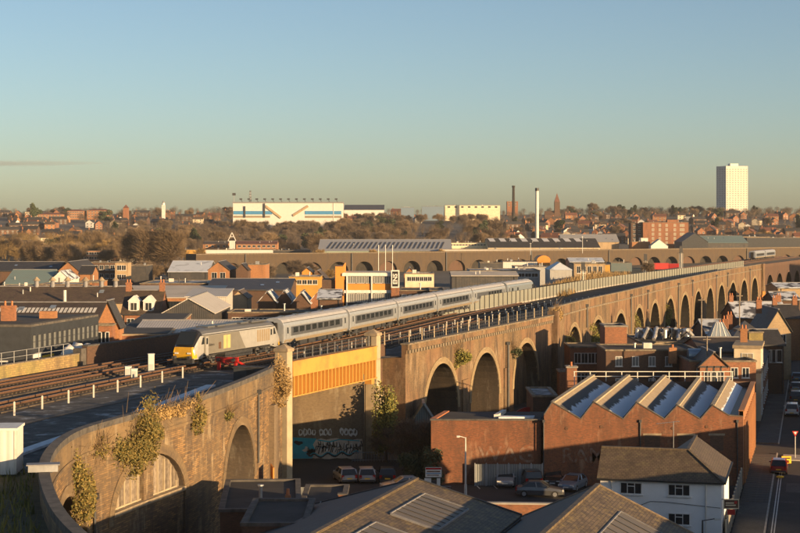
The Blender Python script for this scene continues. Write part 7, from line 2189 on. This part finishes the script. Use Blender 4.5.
for (ua, ub, da, db, n) in zones:
    k = 0; tries = 0
    while k < n and tries < n * 25:
        tries += 1
        d = rr.uniform(da, db); u = rr.uniform(ua, ub)
        x = ux(u, d)
        if any(abs(x - a) < 14 and abs(d - b) < 14 for a, b in boxes): continue
        if 228 < u < 346 and d < 1680: continue
        if 706 < u < 756 and 1900 < d < 2020: continue
        boxes.append((x, d))
        i = rr.choice((0, 1, 1, 2, 3, 3, 3, 4, 5))
        yaw = rr.choice((0, 0, .3, -.35, .6, 1.2)) + rr.uniform(-.15, .15)
        loc = (x, d, tz(x, d) - .3)
        if not used[i]:
            used[i] = True; protos[i].location = loc; protos[i].rotation_euler = (0, 0, yaw)
        else: copy_tree(protos[i], loc, yaw)
        k += 1
# cloud bank streak low on the left
# ------------------------------------------------------------------ vegetation
def bare_tree(seed, h, spread, twigs, mat, trunk_mat='bark'):
    rr = random.Random(seed)
    tr, tw = MB(), MB()
    tips = []
    def grow(p, d, L, r, lev):
        n = 3; q = p.copy(); dd = d.copy()
        for k in range(n):
            dd = (dd + Vector((rr.uniform(-.18, .18), rr.uniform(-.18, .18), rr.uniform(-.02, .14)))).normalized()
            e = q + dd * L / n
            r1 = r * (1 - .22)
            tr.tube(q, e, r, r1, 5 if lev < 2 else 3, cap=False)
            q, r = e, r1
            if lev >= 1: tips.append((q.copy(), dd.copy(), lev))
        if lev < 4:
            for k in range(rr.choice((2, 3, 3)) if lev else rr.choice((4, 5))):
                a = rr.uniform(0, 2 * pi); tilt = rr.uniform(.35, .85)
                u = dd.orthogonal().normalized(); w = dd.cross(u)
                nd = (dd * cos(tilt) + (u * cos(a) + w * sin(a)) * sin(tilt) * spread).normalized()
                grow(q, nd, L * rr.uniform(.68, .9), r * .62, lev + 1)
    grow(Vector((0, 0, -.3)), Vector((0, 0, 1)), h * .2, h * .02, 0)
    per = max(1, twigs // max(1, len(tips)))
    for (p, d, lev) in tips:
        for _ in range(per):
            dd = (d * .7 + Vector((rr.gauss(0, .6), rr.gauss(0, .6), rr.gauss(.25, .5)))).normalized()
            L = rr.uniform(.07, .16) * h; w = .0018 * h + .012
            sd = dd.cross(Vector((rr.random(), rr.random(), rr.random()))).normalized() * w
            e = p + dd * L
            tw.add([tuple(p - sd), tuple(p + sd), tuple(e)], [(0, 1, 2)])
            md = p + dd * L * .5; e2_ = md + (dd + Vector((rr.gauss(0, .7), rr.gauss(0, .7), rr.gauss(0, .5)))).normalized() * L * .6
            tw.add([tuple(md - sd * .7), tuple(md + sd * .7), tuple(e2_)], [(0, 1, 2)])
    top = max(v[2] for v in tr.v)
    fill(tw, rr, 0, 0, 0, top, twigs // 2, h)
    return tr.mesh('trunk', trunk_mat, uv=False), tw.mesh('crown', mat, uv=False)
def fill(tw, rr, cx, cy, cz, top, n, h, ws=1.0):
    """fine twigs through a rounded crown, with a few limbs fanning up from the foot"""
    for _ in range(12):
        a = rr.uniform(0, 2 * pi); r_ = rr.uniform(.05, .36) * top; z_ = top * rr.uniform(.55, .95)
        p0 = Vector((cx, cy, cz)); p1 = Vector((cx + cos(a) * r_ * .35, cy + sin(a) * r_ * .35, cz + z_ * .5)); p2 = Vector((cx + cos(a) * r_, cy + sin(a) * r_, cz + z_))
        w_ = .011 * h
        tw.add([tuple(p0 - Vector((w_, 0, 0))), tuple(p0 + Vector((w_, 0, 0))), tuple(p1 + Vector((w_ * .6, 0, 0))), tuple(p1 - Vector((w_ * .6, 0, 0)))], [(0, 1, 2, 3)])
        tw.add([tuple(p1 - Vector((w_ * .6, 0, 0))), tuple(p1 + Vector((w_ * .6, 0, 0))), tuple(p2)], [(0, 1, 2)])
    for _ in range(n):
        a = Vector((rr.gauss(0, 1), rr.gauss(0, 1), rr.gauss(0, 1))).normalized() * (rr.random() ** .45)
        lump = .82 + .3 * mnoise.noise(Vector((a.x * 2.2 + cx, a.y * 2.2 + cy, a.z * 2.2)))
        p = Vector((cx + a.x * top * .40 * lump, cy + a.y * top * .40 * lump, cz + top * (.56 + a.z * .44 * lump)))
        d = (a + Vector((rr.gauss(0, .35), rr.gauss(0, .35), .5 + rr.gauss(0, .3)))).normalized()
        L = rr.uniform(.07, .16) * h; w = (.0018 * h + .012) * ws
        sd = d.cross(Vector((rr.random(), rr.random(), rr.random()))).normalized() * w
        tw.add([tuple(p - sd), tuple(p + sd), tuple(p + d * L)], [(0, 1, 2)])
def leafy(seed, rx, ry, rz_, n, size, mat, zc, hole=.35, lobes=9):
    rr = random.Random(seed); m = MB()
    L = [(rr.uniform(-.6, .6) * rx, rr.uniform(-.6, .6) * ry, zc + rr.uniform(-.65, .65) * rz_, rr.uniform(.3, .55)) for _ in range(lobes)]
    for i in range(n):
        lx, ly, lz, lr = rr.choice(L)
        a = Vector((rr.gauss(0, 1), rr.gauss(0, 1), rr.gauss(0, 1))).normalized() * (rr.random() ** .4)
        p = Vector((lx + a.x * rx * lr, ly + a.y * ry * lr, lz + a.z * rz_ * lr))
        s = size * rr.uniform(.5, 1.3)
        u = Vector((rr.gauss(0, 1), rr.gauss(0, 1), rr.gauss(0, 1))).normalized(); w = u.orthogonal().normalized()
        m.add([tuple(p - u * s), tuple(p + w * s * .55), tuple(p + u * s), tuple(p - w * s * .55)], [(0, 1, 2, 3)])
    return m.mesh('foliage', mat, uv=False)
def trunk_mesh(h, r, seed=1):
    rr = random.Random(seed); m = MB(); p = Vector((0, 0, -.3))
    for k in range(4):
        e = p + Vector((rr.uniform(-.1, .1), rr.uniform(-.1, .1), h / 4)); m.tube(p, e, r * (1 - k * .2), r * (.8 - k * .2), 7, cap=False)
        if k:
            for _ in range(3):
                m.tube(e, e + Vector((rr.uniform(-1, 1), rr.uniform(-1, 1), rr.uniform(.4, 1))) * h * .18, r * .3, r * .1, 5, cap=False)
        p = e
    return m.mesh('trunk', 'bark', uv=False)
bare = [bare_tree(1, 14, 1.0, 5200, 'brown twig'), bare_tree(2, 13, 1.2, 5200, 'grey twig'), bare_tree(3, 16, .8, 5600, 'brown twig'), bare_tree(4, 11, 1.25, 4600, 'gold twig'), bare_tree(5, 18, .55, 6200, 'brown twig'), bare_tree(6, 13, 1.1, 5200, 'grey twig')]
ever = [(trunk_mesh(6, .3, 2), leafy(31, 4.2, 4.2, 6.0, 2600, .55, 'dark leaf', 7.5)), (trunk_mesh(5, .3, 3), leafy(32, 5.5, 5.2, 4.6, 2600, .55, 'dark leaf', 6.0))]
def tree(kind, i, x, y, z, s, rz, label, group, name='bare_tree'):
    tm, cm = (bare if kind == 'b' else ever)[i]
    t = thing(name, label, 'tree', (x, y, z), rz, group)
    s *= 1.2 if kind == 'b' else 1.0; t.scale = (s * 1.1, s * 1.1, s)
    link('trunk', tm, t); link('crown', cm, t)
    return t
rr = random.Random(77)
cnt = 0
def wood(label, group, ua, ub, da, db, n, kinds, smin, smax, ever_=0.0):
    for _ in range(n):
        d = rr.uniform(da, db); u = rr.uniform(ua, ub); x = ux(u, d)
        if rr.random() < ever_:
            tree('e', rr.choice((0, 1)), x, d, tz(x, d) - .3, rr.uniform(.8, 1.2), rr.uniform(0, 6), 'dark evergreen tree among ' + label.split(' in ')[-1].split(' on ')[-1], group + ' evergreens', 'evergreen_tree')
        else:
            tree('b', rr.choice(kinds), x, d, tz(x, d) - .3, rr.uniform(smin, smax), rr.uniform(0, 6), 'bare brown tree in ' + label if ' in ' not in label else label, group)
wood('bare winter tree in the wood below the football stand', 'trees below the stadium', 205, 345, 1100, 1420, 34, (0, 1, 1, 5, 2), .75, 1.1, .05)
wood('bare winter tree in the row at the foot of the football stand', 'trees at the foot of the stadium', 228, 345, 1440, 1488, 24, (0, 1, 5), .9, 1.1, .0)
wood('bare winter tree in the wood right of the football stand', 'trees right of the stadium', 340, 500, 1100, 1560, 40, (0, 0, 1, 2, 5), .75, 1.15, .10)
wood('bare winter tree in the belt at the left edge', 'trees at the left', -5, 190, 930, 1180, 40, (0, 2, 3, 3, 0), .85, 1.25, .03)
wood('bare winter tree in the slope left of the football stand', 'trees left of the stadium', 110, 235, 1150, 1500, 24, (0, 1, 5), .8, 1.1, .12)
wood('bare winter tree in the houses on the right hillside', 'trees on the right hillside', 480, 800, 1180, 1950, 52, (0, 1, 3, 5), .6, .95, .06)
wood('bare winter tree in the skyline at the right', 'skyline trees at the right', 560, 800, 1900, 2030, 20, (0, 1, 5), .7, 1.1, .10)
wood('bare winter tree in the skyline at the left', 'skyline trees at the left', -5, 240, 1780, 2020, 18, (0, 1, 5), .65, 1.05, .15)
wood('bare winter tree in the row below the retail sheds', 'trees below the retail sheds', 338, 505, 1690, 1760, 26, (0, 1, 5), .85, 1.05, .12)
# the rest of the far woods reads as one mass
def mass(label, seed, ua, ub, da, db, n, mat, hmin, hmax, per=760, ws=1.0):
    rq = random.Random(seed); m = MB()
    for _ in range(n):
        d = rq.uniform(da, db); x = ux(rq.uniform(ua, ub), d); h = rq.uniform(hmin, hmax)
        fill(m, rq, x, d, tz(x, d) - h * .1, h, per, h, ws)
    o = m.build('woodland', mat, None, uv=False); tag(o, label, 'wood', kind='stuff')
mass('brown bare woodland below the football stand', 1, 195, 350, 1090, 1480, 150, 'grey twig', 9, 14)
mass('brown bare woodland right of the football stand', 2, 340, 510, 1090, 1600, 150, 'brown twig', 9, 14)
mass('golden bare woodland along the left edge', 3, -8, 130, 1000, 1300, 120, 'gold twig', 10, 15)  # gold twig tone paints the low sunlight onto these trees
mass('golden-brown scrub behind the left works', 9, -8, 200, 800, 960, 80, 'brown twig', 4, 7)
mass('grey-brown woodland left of the football stand', 4, 105, 240, 1120, 1560, 110, 'grey twig', 9, 14)
mass('scattered garden trees over the right hillside', 5, 480, 805, 1150, 1900, 210, 'grey twig', 6, 10, 560, 1.6)
mass('soft line of bare trees along the right skyline', 6, 545, 805, 1860, 2060, 190, 'grey twig', 7, 12, 560, 2.2)
mass('soft line of bare trees along the left skyline', 7, -8, 240, 1720, 2060, 170, 'grey twig', 7, 12, 560, 2.2)
mass('soft line of bare trees along the middle skyline', 8, 340, 560, 1700, 2060, 110, 'grey twig', 6, 10, 560, 2.2)
for k in range(7):
    u = 134 + k * 6.2; d = 905 + rr.uniform(-12, 12); x = ux(u, d)
    tree('b', 4, x, d, 0, 1.35 + rr.uniform(-.12, .15), rr.uniform(0, 6), 'tall bare tree in the close row in front of the white store', 'tall bare trees in a row')
x = ux(593, 2000); tree('b', 1, x, 2000, tz(x, 2000), 1.35, 1.0, 'large round bare tree standing alone on the skyline above the orange houses', 'lone skyline trees')
x = ux(36.5, 1750); tree('e', 0, x, 1750, tz(x, 1750), 1.5, 0, 'tall pointed evergreen on the left skyline', 'lone skyline trees', 'evergreen_tree')
x = ux(106, 1700); tree('e', 1, x, 1700, tz(x, 1700), 1.3, 0, 'broad dark evergreen behind the brick flats on the left hill', 'lone skyline trees', 'evergreen_tree')
x = ux(313, 1120); tree('e', 1, x, 1120, tz(x, 1120) + 1, 1.35, 0, 'dark evergreen standing out below the football stand', 'lone evergreens', 'evergreen_tree')
for u, d, lab in ((162, 1260, 'large dark evergreen below the white clock tower'), (196, 1180, 'dark evergreen left of the football stand wood'), (387, 1480, 'dark evergreen beside the second stand'), (800, 1500, 'tall dark evergreen at the right edge'), (480, 1350, 'dark evergreen below the cream retail shed')):
    x = ux(u, d); tree('e', rr.choice((0, 1)), x, d, tz(x, d) - .3, 1.25, rr.uniform(0, 6), lab, 'lone evergreens', 'evergreen_tree')
for u, v, d, lab in ((320, 252, 930, 'golden bush right of the dark flat store'), (182, 254, 960, 'golden bush in front of the yellow store'), (200, 254, 965, 'golden bush second in front of the yellow store'), (372, 252, 925, 'golden bush in front of the grey depot'), (440, 251, 930, 'golden bush below the green gable of the depot')):
    x = ux(u, d); t = tree('b', 3, x, d, 4, .75, rr.uniform(0, 6), lab, 'golden bushes', 'golden_bush')
# scrub in front of the far viaduct on the left and beside the bend
for k in range(24):
    u = rr.uniform(120, 345); d = rr.uniform(700, 790); x = ux(u, d)
    tree('b', rr.choice((0, 3, 5)), x, d, 0, rr.uniform(.5, .75), rr.uniform(0, 6), 'small bare tree along the foot of the distant viaduct', 'small trees by the distant viaduct')
for k in range(10):
    u = 222 + k * 11 + rr.uniform(-4, 4); d = 285 + rr.uniform(-6, 6); x = ux(u, d)
    tree('b', rr.choice((0, 3)), x, d, 4.5, rr.uniform(.34, .5), rr.uniform(0, 6), 'small bare shrub tree behind the locomotive and first coach', 'shrub trees behind the train')
for (u, d, z, s, lab) in ((427, 166, 0, .5, 'bare tree beside the teal shed'), (400, 172, 0, .4, 'dark bare shrub behind the parked cars'), (650, 470, DECK, .35, 'small bush beside the railway signals'), (620, 380, 0, .45, 'scrubby tree growing in an arch')):
    x = ux(u, d); tree('b', 5, x, d, z, s, 1.0, lab, 'scattered bare shrubs')
# dry grass bank beside the track bend
m = MB(); rg = random.Random(15)
for i in range(5200):
    d = rg.uniform(330, 470); s = T1.s_at_y(d, -11) if i < 0 else 0
    u = 533 + (d - 330) / 140 * 66 + rg.uniform(-6, 34); x = ux(u, d)
    if x > T1_x(d) - 6 if False else False: continue
    h = rg.uniform(.5, 1.7); w = .12; a = rg.uniform(0, pi)
    m.add([(x - cos(a) * w, d - sin(a) * w, 10.6), (x + cos(a) * w, d + sin(a) * w, 10.6), (x + rg.uniform(-.4, .4), d + rg.uniform(-.4, .4), 10.6 + h)], [(0, 1, 2)])
o = m.build('dry_grass', 'dry grass', None, uv=False); tag(o, 'orange-brown dry grass and scrub beyond the noise barrier', 'grass', kind='stuff')
struct('verge', MB().prism([(ux(528, 325), 325), (ux(566, 325), 325), (ux(640, 480), 480), (ux(590, 480), 480)], 0, 10.59), 'rough')

# ivy on the near curved wall: leaves hugging the brick with tufts hanging out
def ivy(name, label, path, s, z, ws, hz, n, size, mat, bulge=.7, seed=1, stems=True):
    rg = random.Random(seed)
    c = path.at(s); t = thing(name, label, 'plant', (c.x, c.y, z), 0, 'plants on the brick walls')
    m = MB()
    cl = [(rg.gauss(0, .5), rg.gauss(-.05, .5), rg.uniform(.10, .46)) for _ in range(30)]
    for i in range(n):
        a, b, r_ = rg.choice(cl)
        q = s + (a + rg.gauss(0, r_ * .6)) * ws; zz = (b + rg.gauss(0, r_ * .6)) * hz
        k = max(0, 1 - ((q - s) / (ws * 1.5)) ** 2 - (zz / (hz * 1.5)) ** 2)
        off = .05 + rg.random() ** 1.5 * bulge * (.4 + k)
        p = path.at(q, off); P = Vector((p.x - c.x, p.y - c.y, zz))
        sz = size * rg.uniform(.5, 1.3)
        u = Vector((rg.gauss(0, 1), rg.gauss(0, 1), rg.gauss(0, .7) - .3)).normalized(); w = u.orthogonal().normalized()
        m.add([tuple(P - u * sz), tuple(P + w * sz * .6), tuple(P + u * sz), tuple(P - w * sz * .6)], [(0, 1, 2, 3)])
    m.build('foliage', mat, t, uv=False)
    if stems:
        m = MB()
        for i in range(90):
            q = s + rg.gauss(0, .55) * ws; zz = rg.gauss(.1, .55) * hz
            p = path.at(q, .06); P = Vector((p.x - c.x, p.y - c.y, zz))
            e = P + Vector((rg.uniform(-.3, 1.1), rg.uniform(-.9, .2), rg.uniform(-.9, 1.7)))
            m.tube(P, e, .025, .01, 4, cap=False)
        m.build('stems', 'brown twig', t, uv=False)['kind'] = 'stuff'
    return t
ivy('ivy', 'large golden-green ivy hanging over the boarded arch of the near wall', STUB, STUB.s_at_u(137, 40), 10.0, 2.5, 1.7, 10000, .095, 'ivy leaf', .9, 1)
ivy('ivy', 'dark ivy on the near end of the curved wall', STUB, STUB.s_at_u(78, 40), 7.6, 1.3, 1.9, 5200, .09, 'ivy leaf', .8, 2)
ivy('ivy', 'small ivy tuft on the curved wall right of the large ivy', STUB, STUB.s_at_u(197, 40), 10.5, 1.1, 1.0, 1300, .11, 'ivy leaf', .5, 3)
ivy('ivy', 'little plant above the near open arch', STUB, STUB.s_at_u(227, 40), 9.6, .7, .3, 420, .10, 'bush leaf', .4, 4)
ivy('ivy', 'brown shrub growing beside the left bridge pillar', STUB, STUB.L - 3.0, 10.2, 2.2, 1.9, 3400, .11, 'dry grass', 1.0, 5)
ivy('ivy', 'thin dry plants along the top of the curved wall', STUB, STUB.s_at_u(170, 40), 11.6, 4.0, .5, 1500, .10, 'dry grass', .3, 6)
ivy('ivy', 'thin creeper on the brick left of the boarded arch', STUB, STUB.s_at_u(98, 40), 10.2, 1.2, .7, 500, .09, 'ivy leaf', .3, 8)
ivy('ivy', 'round green bush growing on the viaduct between the first two arches', SEC1, SEC1.s_at_u(456), 9.3, .85, .85, 2200, .12, 'bush leaf', 1.4, 7)
ivy('ivy', 'dark shrub on the viaduct beside the black downpipe', SEC1, SEC1.s_at_u(512), 8.2, .6, .7, 900, .12, 'dark leaf', 1.0, 9)
ivy('ivy', 'brown plants on the parapet where the two viaduct lengths meet', SEC2, 2.5, 12.0, 1.6, 1.0, 1500, .14, 'dry grass', .8, 10)
for i, (k, z) in enumerate(((0, 6.2), (1, 6.0), (3, 5.2), (5, 6.0))):
    ivy('ivy', ('green plants in the first arch of the long viaduct', 'green plants in the second arch of the long viaduct', 'green plants in the fourth arch of the long viaduct', 'green plants in the sixth arch of the long viaduct')[i], SEC2, arch2[k][0] - 4.8, z, 1.4, 2.0, 1300, .17, 'bush leaf', .9, 20 + i)
# leafy tree beside the right pillar
x, y = ux(386, 172), 172
t = thing('leafy_tree', 'yellow-green leafy tree beside the right bridge pillar', 'tree', (x, y, 0))
link('trunk', trunk_mesh(7.5, .16, 5), t); link('crown', leafy(41, 1.55, 1.4, 4.2, 7500, .14, 'bush leaf', 4.9, lobes=26), t)
for i, (u, d, s, lab) in enumerate(((412, 160, 1.0, 'dark shrub behind the black parked car'), (440, 158, 1.1, 'dark overgrown shrub at the foot of the low brick annex'), (425, 161, .9, 'dark shrub between the annex and the teal shed'), (310, 143, .55, 'dark shrub behind the grey sheet fence by the pillar'))):
    x = ux(u, d); t = thing('shrub', lab, 'shrub', (x, d, 0), i * 1.3, 'dark shrubs by the car park'); t.scale = (s, s, s)
    link('stems', trunk_mesh(2.0, .08, 6), t); link('foliage', leafy(50 + i, 2.4, 1.6, 1.7, 2600, .16, 'dark leaf', 1.6), t)

# ------------------------------------------------------------------ air
m = MB().box(-3200, 3200, -340, 3460, -1.5, 118)
o = m.build('haze', 'soot', None, uv=False)
o.data.materials.clear()
hm = bpy.data.materials.new('haze'); hm.use_nodes = True
hn = hm.node_tree.nodes; hn.clear()
pv = hn.new('ShaderNodeVolumePrincipled'); ho = hn.new('ShaderNodeOutputMaterial')
pv.inputs['Color'].default_value = (.86, .88, .92, 1); pv.inputs['Density'].default_value = 0.000045; pv.inputs['Anisotropy'].default_value = 0.0
hm.node_tree.links.new(pv.outputs[0], ho.inputs['Volume'])
o.data.materials.append(hm)
tag(o, 'thin pale winter haze over the whole town', 'haze', kind='stuff')

# thin cloud streak low on the left, far beyond the town
m = MB(); n1, n2 = 40, 10
for j in range(n2 + 1):
    b = pi * j / n2 - pi / 2
    for i in range(n1):
        a = 2 * pi * i / n1; k = 1 + .18 * sin(3 * a + 1) + .1 * sin(7 * a)
        m.v.append((650 * cos(b) * cos(a) * k, 160 * cos(b) * sin(a) * k, 20 * sin(b) + 9 * sin(a * 2)))
for j in range(n2):
    for i in range(n1): m.f.append((j * n1 + i, j * n1 + (i + 1) % n1, (j + 1) * n1 + (i + 1) % n1, (j + 1) * n1 + i)); m.m.append(0)
o = m.build('cloud', 'soot', None, (-2980, 12000, 480), uv=False)
o.data.materials.clear()
cm = bpy.data.materials.new('cloud'); cm.use_nodes = True
cn = cm.node_tree.nodes; cn.clear()
pv = cn.new('ShaderNodeVolumePrincipled'); co = cn.new('ShaderNodeOutputMaterial')
pv.inputs['Color'].default_value = (.45, .47, .5, 1); pv.inputs['Density'].default_value = 0.0022
cm.node_tree.links.new(pv.outputs[0], co.inputs['Volume'])
o.data.materials.append(cm)
tag(o, 'thin grey cloud streak low in the sky at the left', 'cloud', kind='stuff')
